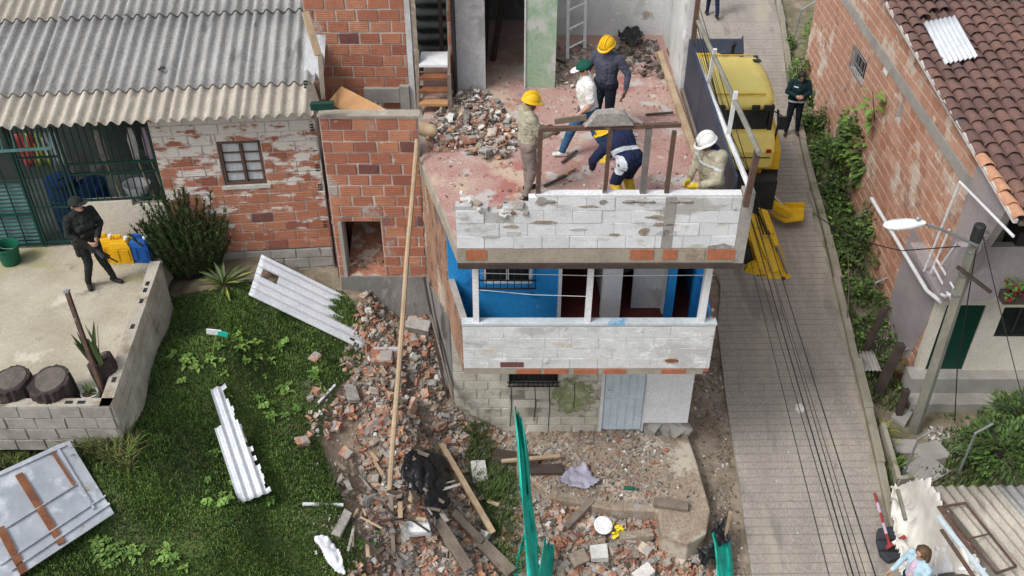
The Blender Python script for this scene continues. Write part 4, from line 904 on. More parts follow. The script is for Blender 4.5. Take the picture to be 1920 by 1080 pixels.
mb = MB().mat('blue_paint'); mb.prism([(bx1 - .13, BY + .12, 3.97), (bx1 - .101, BY + .12, 3.97), (2.899, GY, 3.97), (2.87, GY, 3.97)], (0, 0, bz1 - 4.0)); mb.build('balcony_inner_face', None, bld)
for px0, px1, w_ in ((893, 893, .085), (1106, 1101, .085), (1327, 1313, .1)):
    b = PY(px1, 604, BY + .05); t_ = PY(px0, 505, BY + .05); mb = MB().mat('white_clean'); mb.bar((b.x, BY + .05, bz1 + .016), (b.x + .01, BY + .05, 6.07), w_); mb.build('balcony_post', None, bld)
# blue back wall with window and doorways
ox = [gx(1053, 560), gx(1128, 560), gx(1164, 560), gx(1250, 560), gx(1264, 560), gx(1312, 560)]
wz0 = gz(950, 533); bw0, bw1 = gx(905, 515), gx(998, 515)
rwall('blue_wall', 'blue_paint', GY, -.96, ox[0] - .06, 3.97, 6.07, [(bw0, bw1, wz0, 5.95)])
rwall('door_jamb', 'white_clean', GY - .02, ox[0] - .06, ox[0] - .005, 3.97, 6.07, th=.16)
rwall('white_pier', 'white_paint', GY - .01, ox[1], ox[2], 3.97, 6.07, th=.2)
rwall('blue_jamb', 'blue_paint', GY - .01, ox[3], ox[4], 3.97, 6.07, th=.16)
rwall('blue_end', 'blue_paint', GY, ox[5] - .12, 2.97, 3.97, 6.07)
mb = MB().mat('blue_paint'); mb.prism([(ox[5] + .02, GY, 3.97), (ox[5] + .05, GY, 3.97), (bx1 - .05, BY + .2, 3.97), (bx1 - .08, BY + .2, 3.97)], (0, 0, .86)); mb.build('blue_side', None, bld)
fw = MB().mat('white_paint')
for (a, b, c, d) in ((bw0, bw1, wz0, wz0 + .05), (bw0, bw0 + .05, wz0 + .05, 5.9), (bw1 - .05, bw1, wz0 + .05, 5.9), ((bw0 + bw1) / 2 - .02, (bw0 + bw1) / 2 + .02, wz0 + .05, 5.9)): fw.span((a, GY + .02, c), (b, GY + .07, d))
f_ = fw.build('window', None, bld)
for k in (0, 1): MB().mat('glass_dark').span((bw0 + .055 + k * ((bw1 - bw0) / 2 - .03), GY + .04, wz0 + .055), ((bw0 + bw1) / 2 - .025 + k * ((bw1 - bw0) / 2 - .03), GY + .05, 5.9)).build('pane', None, f_)
mb = MB().mat('black_metal')
for z in (wz0 - .04, wz0 + .12): mb.bar((bw0 - .06, GY - .06, z), (bw1 + .06, GY - .06, z), .018)
gr = mb.build('window_grille', None, bld)
for k in range(9): u = bw0 - .05 + (bw1 - bw0 + .1) * k / 8; MB().mat('black_metal').tube([(u, GY - .06, wz0 - .04), (u, GY - .06, 5.98)], .007, 5).build('bar', None, gr)
rwall('room_dark_sheet', 'room_shade', GY + .35, -.95, ox[0] - .1, 3.97, 6.07, th=.05)  # near-black sheet stands for the shade in the room behind
# rooms behind
rwall('room_back', 'plaster_grey', 16.3, -1.2, 2.98, 3.97, 6.07)
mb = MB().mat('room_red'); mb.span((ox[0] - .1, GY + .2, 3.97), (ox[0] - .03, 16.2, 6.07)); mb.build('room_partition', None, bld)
mb = MB().mat('plaster_white'); mb.prism([(ox[1] + .06, GY + .2, 3.97), (ox[1] + .16, GY + .2, 3.97), (ox[1] + .02, 15.2, 3.97), (ox[1] - .08, 15.2, 3.97)], (0, 0, 2.1)); mb.prism([(ox[3] - .02, GY + .16, 3.97), (ox[3] + .1, GY + .16, 3.97), (ox[3] - .05, 15, 3.97), (ox[3] - .2, 15, 3.97)], (0, 0, 2.1)); mb.span((gx(1190, 560), GY + .32, 3.97), (ox[3] - .02, GY + .4, 6.07)); mb.build('room_white_wall', None, bld)
mb = MB().mat('blue_paint'); mb.span((2.86, GY + .15, 3.97), (2.96, 15, 6.07)); mb.build('room_blue_wall', None, bld)
mb = MB().mat('white_clean'); mb.prism([(ox[2] + .12, 13.2, 3.97), (ox[2] + .3, 13.3, 3.97), (ox[2] + .24, 13.4, 5.2), (ox[2] + .16, 13.4, 5.3), (ox[2] + .1, 13.3, 4.6)], (.02, .04, 0)); one('broken_panel', mb, None, 'broken white panel standing in the open room behind the balcony', 'panel')
for k, (a, b) in enumerate((((893, 512), (1340, 516)), ((893, 543), (1105, 556)))):
    p, q = PY(*a, BY + .03), PY(*b, BY + .03); m_ = p.lerp(q, .5) - Vector((0, 0, .03)); one('clothes_line', MB().mat('white_paint').tube([p, m_, q], .006, 4), None, ('thin white line strung along the balcony under the slab', 'lower white line tied between two balcony posts')[k], 'line')
# right wall below, upper rear walls
mb = MB().mat('side_wall'); mb.span((2.9, GY + .14, 1.2), (3.0, 19.4, 6.07)); mb.build('right_wall', None, bld)
ry = 15.3
cx = [PZ(848, 165, SZ).x, PZ(911, 165, SZ).x, PZ(985, 160, SZ).x, PZ(1040, 160, SZ).x]
rwall('white_pier_upper', 'plaster_white', ry, cx[0] + .05, cx[1], SZ, 9.2, th=.16)
brick_wall(bld, (cx[0] - .04, ry - .01, SZ), X, .085, 2.6, .085, .2, 'brick_orange', 'mortar', name='broken_brick', corename='pier_edge', depth=.16)
rwall('green_wall', 'plaster_green', ry + .05, cx[2], cx[3], SZ, 9.2, th=.16)
rwall('plaster_strip', 'plaster_white', ry + .03, cx[2] - .025, cx[2], SZ, 9.2, th=.18)
mb = MB().mat('plaster_green'); mb.prism([(cx[3] - .1, ry + .22, SZ), (cx[3] - .002, ry + .22, SZ), (cx[3] + .12, 17.5, SZ), (cx[3] + .02, 17.5, SZ)], (0, 0, 2.9)); mb.build('partition', None, bld)
bY = PZ(1150, 66, SZ).y
rwall('rear_wall', 'plaster_white', bY, cx[3] + .1, 2.84, SZ, 9.6)
rw_y0 = 15.15
mb = MB().mat('plaster_white'); mb.span((2.80, rw_y0, SZ), (2.9, bY - .002, 9.4)); mb.build('right_rear_wall', None, bld)
mb = MB().mat('plaster_grey'); mb.span((cx[1] - .6, 18.2, SZ), (cx[3] + .1, 18.3, 9)); mb.build('room_far_wall', None, bld)  # darker grey puts the shade of the roofed room into the wall
mb = MB().mat('room_shade'); mb.span((cx[1] - .1, ry + .2, SZ), (cx[1], 18.2, 9)); mb.span((cx[1] - .6, ry + .4, 8.6), (cx[3], 18.3, 8.7)); mb.span((cx[1], 16.9, 7.6), (cx[2], 17.0, 8.7)); mb.build('room_shade', None, bld)  # partition and ceiling coloured near black for the dim room
mb = MB().mat('wood_dark'); mb.bar((cx[1] + .1, 16.4, SZ), (cx[1] + .5, 16.9, 8.6), .08); mb.build('prop', None, bld)
# dark passage with wooden steps and corrugated cladding
px0, px1 = PZ(782, 215, SZ).x, PZ(846, 215, SZ).x
corr('cladding', 'interior_shade', bld, (px0 - .1, 16.2, 6.2), Z3, X, 2.8, px1 - px0 + .3, pitch=.22, amp=.03)  # cladding coloured dark for the shade in the passage
mb = MB().mat('room_shade'); mb.span((px0 - .12, 14.6, 8.7), (px1 + .2, 16.4, 8.8)); mb.span((px1 + .02, 14.9, 6.3), (px1 + .07, 16.2, 8.7)); mb.build('passage_shell', None, bld)  # shell coloured near black for the same passage shade
mb = MB().mat('wood_dark'); mb.span((px0 + .32, 15.7, 6.6), (px0 + .38, 15.76, 8.6)); mb.build('passage_post', None, bld)
stp = thing('step_ladder', 'short wooden steps with white top tread leading into the dark passage', 'steps', (px0 + .2, 14.5, SZ))
for k in range(4):
    mb = MB().mat('white_clean' if k == 3 else 'wood_orange' if k == 0 else 'rust_orange'); mb.span((px0 + .04, 14.42 + k * .12, SZ + .14 + k * .17), (px1 - .05, 14.62 + k * .12 + (.3 if k == 3 else 0), SZ + .18 + k * .17)); mb.build('tread', None, stp)
for x in (px0 + .02, px1 - .03): mb = MB().mat('wood_grey'); mb.bar((x, 14.42, SZ), (x, 14.98, SZ + .85), .045, .1); mb.build('stringer', None, stp)
mb = MB().mat('wood_grey'); mb.bar((px1, 14.3, SZ), (px1, 14.3, SZ + .75), .06); mb.build('newel', None, stp)
# navy sheet wall along the right edge, rails above it
ny = [rw_y0, 13.7, 12.3, 10.93]
for a, b in zip(ny, ny[1:]): mb = MB().mat('navy_sheet'); mb.span((2.86, b + .008, SZ + .01), (2.90, a - .008, 7.27)); mb.build('navy_panel', None, bld)
def rail(mat, pts, r, nm): return MB().mat(mat).tube(pts, r, 8).build(nm, None, bld)
lo0, lo1 = PX(1288, 66, 2.93), PX(1404, 350, 2.96); up0, up1 = PX(1288, -4, 2.95), PX(1424, 288, 2.97)
rail('white_paint', [lo0, lo1], .036, 'lower_rail'); rail('pole_concrete', [up0, up1], .036, 'upper_rail')
for (px, py, qx, qy) in ((1380, 172, 1364, 262), (1341, 92, 1326, 165)):
    a, b = PX(px, py, 2.96), PX(qx, qy, 2.95); MB().mat('white_paint').bar(a, b, .052, .04).build('rail_post', None, bld)
MB().mat('rust').bar((lo1.x, lo1.y, 7.05), (up1.x, up1.y + .1, up1.z), .07).build('corner_post', None, bld)
MB().mat('rust').bar((2.92, rw_y0 - .05, 7.1), (2.92, rw_y0 - .05, 9.2), .07).build('rear_post', None, bld)
# rusty frame standing on the front parapet
frm = thing('rusty_railing', 'rusty steel railing of five bars standing on the white block parapet', 'railing', FP(1130, 372))
def fpt(px, py): return FP(px, py) - FNn * .06
tb0, tb1 = fpt(1012, 247), fpt(1278, 238)
for (px, py, qx, qy, w_, m_) in ((1014, 247, 1008, 383, .06, 'rust'), (1146, 244, 1134, 372, .05, 'rust'), (1140, 330, 1130, 372, .03, 'rust'), (1218, 243, 1205, 371, .075, 'concrete_dark'), (1266, 248, 1250, 369, .055, 'rust')):
    MB().mat(m_).bar(fpt(px, py) - Vector((0, 0, .02)), fpt(qx, qy) - Vector((0, 0, .05)), w_).build('post', None, frm)
MB().mat('rust').bar(tb0, tb1, .06, .05).build('top_bar', None, frm)
mb = MB().mat('rub_grey'); p0 = fpt(1095, 244); p1 = fpt(1190, 241); vs = [p0, p1, fpt(1172, 218), fpt(1150, 214), fpt(1118, 217)]; mb.prism([v + Vector((0, -.06, .028)) for v in vs], (0, .12, 0)); mb.build('concrete_lump', None, frm, bevel=.02)
MB().mat('wood_grey').bar(fpt(1040, 243) + Vector((0, .03, .06)), fpt(1100, 236) + Vector((0, .03, .07)), .03, .07).build('splinter', None, frm)
MB().mat('concrete').bar(fpt(1178, 225) + Vector((0, 0, .03)), fpt(1205, 240) + Vector((0, 0, .035)), .03).build('mortar_tail', None, frm)
# ================================================================ RIGHT: brick house with tiled roof, pole, bank, shed
random.seed(44)
XW = 7.6
rh = thing('tiled_house', 'brick house with brown barrel tile roof and green door', 'house', (XW, 13.6, 1))
RKX = 7.36
r0, r1 = PX(1905, 414, RKX), PX(1660, 0, RKX); rs = (r1.z - r0.z) / (r1.y - r0.y)
def rz(y): return r0.z + rs * (y - r0.y)
wy1, wy0 = 24.0, PX(1832, 330, XW).y
def wl(px, py): p = PX(px, py, XW); return (wy1 - p.y, p.z - 1.0)
wa, wb_ = wl(1604, 84), wl(1612, 152); wh = (wa[0], wl(1625, 110)[0] + .1, wb_[1], wa[1])
wc = wl(1690, 200); slit = (wc[0] - .12, wc[0] + .12, wc[1] - .3, wc[1] + .05)
brick_wall(rh, (XW, wy1, 1.0), -Y, wy1 - wy0, 7, .31, .205, 'brick_pink', 'mortar_pale', holes=[wh, slit], depth=.16, top=lambda u: rz(wy1 - u) - .12 - 1.0, limit=300, proud=.014, joint=.026, corename='gable_wall')
bz = (PX(1820, 322, XW).z + PX(1605, 52, XW).z) / 2
mb = MB().mat('concrete'); mb.span((XW - .03, wy0 + .0, bz - .09), (XW + .1, 26, bz + .13)); mb.build('ring_beam', None, rh)
mb = MB().mat('white_clean'); p = PX(1660, 135, XW - .035); mb.box(p, (.01, .25, .1)); mb.build('white_patch', None, rh)
for h in (wh, slit): mb = MB().mat('room_shade'); mb.span((XW + .1, wy1 - h[1], 1 + h[2]), (XW + .12, wy1 - h[0], 1 + h[3])); mb.build('window_dark_sheet', None, rh)  # dark sheets painted for the shade inside both wall openings
mb = MB().mat('galv'); z0, z1, y0, y1 = 1 + wh[2], 1 + wh[3], wy1 - wh[1], wy1 - wh[0]
for z in (z0, (z0 + z1) / 2, z1): mb.bar((XW - .04, y0, z), (XW - .04, y1, z), .02)
g = mb.build('window_grille', None, rh)
for k in range(9): y = y0 + (y1 - y0) * k / 8; MB().mat('galv').tube([(XW - .04, y, z0), (XW - .04 - .02 * (k % 2), y, z1)], .008, 5).build('bar', None, g)
# plaster return and front
fy = 13.25
ec = PY(1765, 566, fy)
mb = MB().mat('plaster_plum'); mb.prism([(XW - .06, wy0 - .002, ec.z), (XW - .06, wy0 - .002, rz(wy0) - .14), (XW - .06, fy - .6, rz(fy) - .2), (XW - .06, fy, ec.z + .55), (XW - .06, fy, ec.z)], (.14, 0, 0)); mb.build('plaster_return', None, rh)
mb = MB().mat('plaster_plum'); mb.span((ec.x, fy, ec.z), (12.5, fy + .15, ec.z + 1.15)); mb.span((9.5, fy + .5, ec.z), (12.5, fy + .6, 5.5)); mb.build('upper_front_wall', None, rh)
mb = MB().mat('plaster_plum'); mb.prism([(XW - .02, 15.6, .8), (XW - .02, 14.3, .8), (XW - .02, fy + .42, ec.z), (XW - .02, 15.6, ec.z)], (.1, 0, 0)); mb.span((ec.x + .02, fy + .16, ec.z - .1), (12.5, 15, ec.z - .002)); mb.build('lower_side_wall', None, rh)
ly = fy + .4
mb = MB().mat('cream_paint'); r = [(XW - .08, 12.5, 1.4, ec.z - .1)]; d0, d1 = PY(1733, 697, ly).x, PY(1803, 697, ly).x; dz0 = PY(1770, 697, ly).z; wz = PY(1890, 632, ly).z; wx = PY(1862, 632, ly).x
for h in ((d0, d1, dz0, 2.95), (wx, wx + 1.4, wz, 2.9)): r = cut(r, h)
for a, b, c, d in r: mb.span((a, ly, c), (b, ly + .15, d))
mb.build('lower_front_wall', None, rh)
mb = MB().mat('green_paint'); mb.span((d0 + .003, ly + .03, dz0), ((d0 + d1) / 2 - .22, ly + .07, 2.95)); mb.span(((d0 + d1) / 2 - .2, ly + .03, dz0), (d1 - .003, ly + .07, 2.95)); mb.build('door', None, rh)
mb = MB().mat('glass_dark'); mb.span((wx + .03, ly + .05, wz + .03), (wx + 1.37, ly + .06, 2.9)); g = mb.build('window', None, rh)
mb = MB().mat('black_metal'); mb.span((wx + .3, ly + .02, wz), (wx + .34, ly + .049, 2.9)); mb.span((wx, ly + .02, wz), (wx + 1.4, ly + .049, wz + .03)); mb.build('window_frame', None, g)
mb = MB().mat('concrete'); mb.span((XW - .25, ly - .25, .3), (12.5, ly + .1, 1.4)); mb.span((XW - .28, ly - .55, .2), (12.5, ly - .252, 1.05)); mb.build('plinth', None, rh)
# roof deck and barrel tiles
mb = MB().mat('rub_dark'); ya, yb = r0.y + .05, 24.5; mb.prism([(RKX + .1, ya, rz(ya) - .08), (12.8, ya, rz(ya) - .08), (12.8, yb, rz(yb) - .08), (RKX + .1, yb, rz(yb) - .08)], (0, 0, -.05)); deck = mb.build('roof_deck', None, rh)  # deck coloured dark for the shade in the gaps between tiles
def tile_mesh(mat, k):
    vs, fs = [], []; n = 6
    for q, (y, w_) in enumerate(((0, .115), (.36, .095))):
        for rr_ in (1, .86):
            for i in range(n + 1):
                a = math.pi * i / n; vs.append((-math.cos(a) * w_ * rr_ + random.uniform(-.004, .004), y + random.uniform(-.006, .006), math.sin(a) * w_ * .8 * rr_ + (0.03 if q == 0 else 0)))
    N1 = n + 1
    for i in range(n): fs += [(i, i + 1, 2 * N1 + i + 1, 2 * N1 + i), (N1 + i, 3 * N1 + i, 3 * N1 + i + 1, N1 + i + 1), (i, N1 + i, N1 + i + 1, i + 1)]
    me = bpy.data.meshes.new('roof_tile'); me.from_pydata(vs, [], fs); me.materials.append(MATS[mat]); me.polygons.foreach_set('use_smooth', [True] * len(fs)); return me
tms = [tile_mesh('tile', k) for k in range(4)]; tmn = tile_mesh('tile_new', 9)
patch = [(1726, 42), (1792, 26), (1826, 114), (1768, 126)]
sl = math.atan(rs); cnt = 0; rest = MB().mat('tile'); items = []
for c in range(21):
    for k in range(38):
        p = Vector((RKX + .1 + c * .245 + random.uniform(-.012, .012), r0.y + k * .325 + (.0 if c % 2 else .05) + random.uniform(-.02, .02), 0)); p.z = rz(p.y) - .06 + random.uniform(-.006, .006)
        q = proj(p)
        if not inview(p, 50): continue
        if inpoly(q[0], q[1] - 4, patch): continue
        mw = Matrix.Translation(p) @ Matrix.Rotation(random.gauss(0, .035), 4, 'Z') @ Matrix.Rotation(sl, 4, 'X')
        items.append((q[2], mw, tmn if (c == 0 and k < 5) or (random.random() < .012) else random.choice(tms)))
        # channel tiles between the caps belong to the same course
items.sort(key=lambda i: i[0])
for d, mw, me in items[:300]: place(me, 'roof_tile', rh, mw)
if len(items) > 300:
    for d, mw, me in items[300:]: rest.add([mw @ v.co for v in me.vertices], [tuple(f.vertices) for f in me.polygons])
    tag(rest.build('tilework', None, rh, smooth=True), kind='stuff')
ch = MB().mat('tile')
for c in range(21):
    x = RKX + .1 + (c + .5) * .245; vs = []
    for y in (ya, yb):
        for i in range(5): a = math.pi * i / 4; vs.append((x - math.cos(a) * .1, y, rz(y) - .03 - math.sin(a) * .05))
    ch.add(vs, [(i, i + 1, i + 6, i + 5) for i in range(4)])
ch.build('channel_tiles', None, rh, smooth=True)
mb = MB().mat('rub_white'); mb.bar((RKX + .03, ya, rz(ya) - .05), (RKX + .03, yb, rz(yb) - .05), .06, .07); mb.build('verge_mortar', None, rh)
mb = MB().mat('sheet_white')
def onroof(px, py, dz=0): d = ray(px, py); n_ = Vector((0, -rs, 1)).normalized(); t = n_.dot(Vector((0, r0.y, r0.z + dz)) - CAM) / n_.dot(d); return CAM + d * t
pa, pb_, pc = onroof(1731, 42, .06), onroof(1790, 30, .06), onroof(1772, 122, .06)
corr('clear_sheet', 'sheet_white', rh, pa, pb_ - pa, pc - pa, (pb_ - pa).length, (pc - pa).length * .98, pitch=.105, amp=.022)
# white pipe rails at the side
mb = MB().mat('white_paint'); g0, g1 = PX(1634, 372, 7.3), PX(1738, 545, 7.3); mb.tube([g0, g1, PX(1764, 566, 7.36)], .036, 8); mb.build('gutter_pipe', None, rh)
c0 = PX(1800, 341, 7.33); b0 = PX(1733, 508, 7.33); e_ = PX(1900, 443, 7.33)
mb = MB().mat('white_paint'); mb.tube([b0, c0, e_], .024, 8); mb.build('pipe_frame', None, rh)
for (a, b) in (((1745, 512), (1780, 430)), ((1763, 500), (1795, 455)), ((1757, 488), (1800, 560)), ((1750, 500), (1788, 570)), ((1757, 488), (1750, 500))):
    MB().mat('white_paint').tube([PX(*a, 7.36), PX(*b, 7.38)], .02, 6).build('pipe_rail', None, rh)
MB().mat('white_clean').tube([PX(1765, 552, 7.3), PX(1772, 556, 7.3), PX(1780, 552, 7.3)], .03, 6).build('pipe_elbow', None, rh)
MB().mat('black_metal').span((9.0, 12.0, rz(12) - .16), (12.5, 12.12, rz(12) - .06)).build('eave_gutter', None, rh)
p0 = PY(1888, 508, fy); mb = MB().mat('room_shade'); mb.span((p0.x, fy + .03, p0.z), (12.4, fy + .45, p0.z + .75)); mb.build('upper_window_dark_box', None, rh)  # box coloured near black for the shade inside the upper opening
# flowers hanging on the balcony
fp = PY(1905, 560, fy - .15); t = thing('flower_basket', 'red geraniums in a basket on the plum grey balcony wall', 'flowers', fp)
MB().mat('wood_dark').span((fp.x - .25, fy - .25, fp.z - .05), (fp.x + .5, fy - .03, fp.z + .12)).build('trough', None, t)
mb = MB().mat('leaf_mid')
for k in range(150): leaf(mb, fp + Vector((random.uniform(-.28, .5), random.uniform(-.16, .1), random.uniform(.05, .4))), rdir(), Z3, random.uniform(.05, .09), .06)
mb.build('foliage', None, t)
mb = MB().mat('flower_red')
for k in range(60):
    c = fp + Vector((random.uniform(-.28, .3), random.uniform(-.2, .08), random.uniform(.02, .36)))
    for q in range(5): leaf(mb, c, rdir(), Z3, .035, .03)
mb.build('blossom', None, t)
# ---------------------------------------------------------------- utility pole with street lamp
pb = PG(1714, 808); pt = PY(1838, 424, pb.y); pl = thing('utility_pole', 'weathered concrete utility pole beside the green door house', 'pole', pb)
MB().mat('pole_concrete').tube([pb - Z3 * .1, pb.lerp(pt, .5), pt], [.105, .095, .082], 8).build('shaft', None, pl)
MB().mat('black_metal').lathe(pt - Z3 * .02, [(.088, -.25), (.092, .03), (.07, .05)], 10).build('pole_cap', None, pl)
for zz, r_ in ((.45, .09), (.9, .094), (1.3, .097)): MB().mat('galv').lathe(pt - Z3 * zz, [(r_ - .004, -.02), (r_, -.02), (r_, .02), (r_ - .004, .02)], 10).build('band', None, pl)
a, b = pt + Vector((.0, -.08, -.75)), pt + Vector((.28, -.25, -1.05)); MB().mat('wood_dark').bar(PY(1795, 500, pb.y - .1), PY(1858, 548, pb.y - .3), .05).build('bracket', None, pl)
for k in range(3): MB().mat('concrete_dark').lathe(pt + Vector((.14, -.02, -.1 - k * .12)), [(.02, -.03), (.035, 0), (.02, .03)], 8).build('insulator', None, pl)
MB().mat('galv').tube([pt + Vector((0, -.1, -.3)), PY(1770, 432, pb.y - .15), PY(1728, 417, pb.y - .2)], .025, 7).build('lamp_arm', None, pl)
la, lb = PY(1733, 418, pb.y - .2), PY(1656, 424, pb.y - .25); t = thing('street_lamp', 'white street lamp head on an arm of the concrete pole', 'lamp', la)
d = (lb - la).normalized(); s = d.cross(Z3).normalized(); u = s.cross(d); mb = MB().mat('lamp_white'); L = (lb - la).length; vs = []
for k, (f, w_, h_) in enumerate(((-.02, .03, .03), (.12, .075, .055), (.4, .125, .075), (.75, .13, .06), (.93, .09, .04), (1.0, .03, .02))):
    for i in range(10): an = 6.283 * i / 10; vs.append(la + d * (L * f) + s * (w_ * math.cos(an)) + u * (h_ * (math.sin(an) if math.sin(an) > 0 else .35 * math.sin(an))))
mb.add(vs, [(k * 10 + i, k * 10 + (i + 1) % 10, k * 10 + 10 + (i + 1) % 10, k * 10 + 10 + i) for k in range(5) for i in range(10)] + [tuple(range(10)), tuple(range(50, 60))]); mb.build('housing', None, t, smooth=True)
MB().mat('galv').lathe(la + d * (L * .18) + u * .04, [(.035, 0), (.035, .07), (.025, .08)], 10).build('photocell', None, t)
MB().mat('curtain').box(la + d * (L * .6) - u * .028, (.18, L * .5, .012), Matrix((s, d, u)).transposed()).build('lens', None, t)
# ---------------------------------------------------------------- fence posts, timbers, pots on the bank
for (px, py, qx, qy, rx, ry, lab) in ((1487, 80, 1503, 18, 1530, 2, 'bent galvanised fence post at the top of the bank'), (1515, 130, 1520, 92, 1545, 80, 'bent galvanised fence post beside the small shrub'), (1540, 190, 1545, 165, 1568, 150, 'bent galvanised fence post near the plastic sack'),
        (1605, 440, 1612, 402, 1638, 386, 'bent galvanised fence post under the leafy bush'), (1638, 560, 1642, 530, 1672, 517, 'bent galvanised fence post by the concrete patch'), (1665, 680, 1680, 662, 1706, 652, 'bent galvanised fence post over the steps'),
        (1690, 900, 1722, 822, 1754, 803, 'bent galvanised fence post rising beside the white tarp'), (1797, 890, 1829, 812, 1862, 794, 'bent galvanised fence post standing in the shrubs by the shed')):
    b = PG(px, py); m_ = PY(qx, qy, b.y); e = m_ + (PY(rx, ry, b.y - .05) - m_); mb = MB().mat('galv'); mb.tube([b, m_, e], .022, 6); one('fence_post', mb, None, lab, 'post', 'bent fence posts')
for (px, py, qx, qy, w_, lab) in ((1618, 668, 1660, 575, .1, 'dark timber post leaning over the gravel bed'), (1642, 742, 1690, 645, .15, 'thick dark timber post beside the brown tub'), (1682, 785, 1700, 730, .12, 'short dark timber stump near the pole')):
    b = PG(px, py); e = PY(qx, qy, b.y + .1); mb = MB().mat('wood_dark'); mb.bar(b - Z3 * .1, e, w_); one('timber_post', mb, None, lab, 'post', bevel=.012)
p = PG(1690, 702); t = thing('brown_tub', 'old brown clay tub beside the steps', 'tub', p); MB().mat('rust_orange').lathe(p, [(.16, 0), (.22, .2), (.24, .22), (.21, .22), (.15, .05)], 14).build('body', None, t); MB().mat('soil').lathe(p + Z3 * .12, [(.19, 0), (.2, .04), (.01, .05)], 12).build('earth', None, t)
pa = PG(1618, 695, .08); corr('step_sheet', 'concrete', None, pa, X, Y, .35, .55, pitch=.07, amp=.012); tag(bpy.data.objects['step_sheet'], 'small grey corrugated sheet laid on the bank steps', 'sheet')
for k, (px, py, s) in enumerate(((1700, 840, .45), (1745, 850, .6), (1735, 885, .7), (1690, 780, .4))):
    p = PG(px, py, .03); mb = MB().mat('concrete'); mb.box(p, (s, s * .7, .12), (.05, .03, .3 * k), j=.12); one('paving_slab', mb, None, 'rough grey slab of the bank path', 'slab', 'slabs of the bank path', bevel=.02)
mb = MB()
for k in range(900):
    p = PG(1650 + random.gauss(0, 16), 645 + random.gauss(0, 24)) if k < 500 else PG(random.uniform(1740, 1800), random.uniform(800, 850)); mb.mat(random.choice(['rub_grey', 'rub_white', 'rub_tan', 'rub_dark'])); shard(mb, p, random.uniform(.02, .05))
tag(mb.build('gravel', None), 'loose pale gravel on the bank by the steps', 'gravel', kind='stuff')
p = PG(1550, 182); mb = MB().mat('tarp_white'); mb.lathe(p, [(.12, -.02), (.2, .05), (.21, .16), (.14, .26), (.04, .3)], 11, 1.1, .9); one('sack', mb, None, 'dirty white plastic sack dumped at the brick wall', 'sack', smooth=True)
# ---------------------------------------------------------------- shed roof, frame and tarp at the lower right
shz = 2.3; s0, s1, s2 = PZ(1748, 912, shz), PZ(1925, 912, shz), PZ(1893, 1085, shz); SU_ = (s1 - s0).normalized(); SV_ = (s2 - s0).normalized()
SV_ = (SV_ - SU_ * SV_.dot(SU_)).normalized() + SU_ * .34; SV_.z = -.06; SV_.normalize()
shed = thing('shed', 'low shed roofed with old grey corrugated sheets beside the road', 'shed', (s0.x, s0.y, .7))
sz_, sy_ = s0.z, s0.y
for k in range(3): corr('roof_sheet', 'fibre_cream' if k == 0 else 'fibre_grey', shed, s0 + SU_ * (k * .9) + Z3 * .005 * k, SU_, SV_, .95, 3.0, pitch=.165, amp=.03, th=.008)
mb = MB().mat('block_grey')
for (a, b) in ((s0 + SU_ * .1, s0 + SU_ * 2.6), (s0 + SU_ * .1, s0 + SU_ * .1 + SV_ * 2.8)):
    a = a + SV_ * .15; b = b + SV_ * .15; mb.prism([(a.x, a.y, .2), (b.x, b.y, .2), (b.x, b.y, b.z - .06), (a.x, a.y, a.z - .06)], (.1, -.08, 0))
mb.build('wall', None, shed)
q = [PZ(x, y, shz + .1) for x, y in ((1766, 950), (1810, 943), (1905, 1062), (1868, 1075))]
mb = MB().mat('rust'); 
for a, b in zip(q, q[1:] + q[:1]): mb.bar(a, b, .03)
mb.bar(q[0].lerp(q[3], .5), q[1].lerp(q[2], .5), .02); mb.bar(q[0] + Vector((-.05, 0, .01)), PZ(1825, 1037, shz + .1), .06, .03); one('rusty_gate', mb, None, 'rusty rectangular steel gate frame lying on the shed roof', 'gate')
for (a, b, m_, lab, w_) in (((1758, 968), (1852, 1085), 'door_pale', 'long pale blue strip lying along the shed roof edge', .07), ((1765, 993), (1828, 1085), 'rust', 'rusty angle iron lying beside the pale blue strip', .05)):
    mb = MB().mat(m_); mb.bar(PZ(*a, shz + .07), PZ(*b, shz + .07), w_, .03); one('metal_strip', mb, None, lab, 'strip')
# tarp: crumpled white sheet between kerb and shed
tp = [(1668, 915), (1740, 905), (1762, 960), (1840, 1090), (1690, 1090), (1668, 1000), (1660, 950)]
def tarp(name, mat, poly, zf, n, amp, fs_, lab, seed, group=None, cat='tarp'):
    xs_ = [p[0] for p in poly]; ys_ = [p[1] for p in poly]; vs = []; idx = {}; fs = []
    nx_ = n; ny_ = int(n * (max(ys_) - min(ys_)) / max(1, max(xs_) - min(xs_))) + 1
    for j in range(ny_ + 1):
        for i in range(nx_ + 1):
            px = min(xs_) + (max(xs_) - min(xs_)) * i / nx_; py = min(ys_) + (max(ys_) - min(ys_)) * j / ny_
            ex = 9 * mnoise.noise((px * .05, py * .05, seed))
            if not inpoly(px + ex, py + ex * .7, poly): continue
            p = zf(px, py); a = abs(mnoise.noise((p.x * fs_, p.y * fs_ * .6, seed))) + .5 * abs(mnoise.noise((p.x * fs_ * 2.3, p.y * fs_ * 1.7, seed + 3)))
            idx[(i, j)] = len(vs); vs.append(p + Z3 * (amp * a))
    for (i, j) in list(idx):
        k = [(i, j), (i + 1, j), (i + 1, j + 1), (i, j + 1)]
        if all(q in idx for q in k): fs.append([idx[q] for q in k])
    mb = MB().mat(mat); mb.add(vs, fs); o = one(name, mb, None, lab, cat, group, smooth=True); o.modifiers.new('t', 'SOLIDIFY').thickness = .006
    return o
def tz(px, py):
    g_ = PG(px, py); t_ = sstep(1675, 1760, px - (py - 940) * .35); return PZ(px, py, max(g_.z + .15, 1.1 + 1.0 * t_))
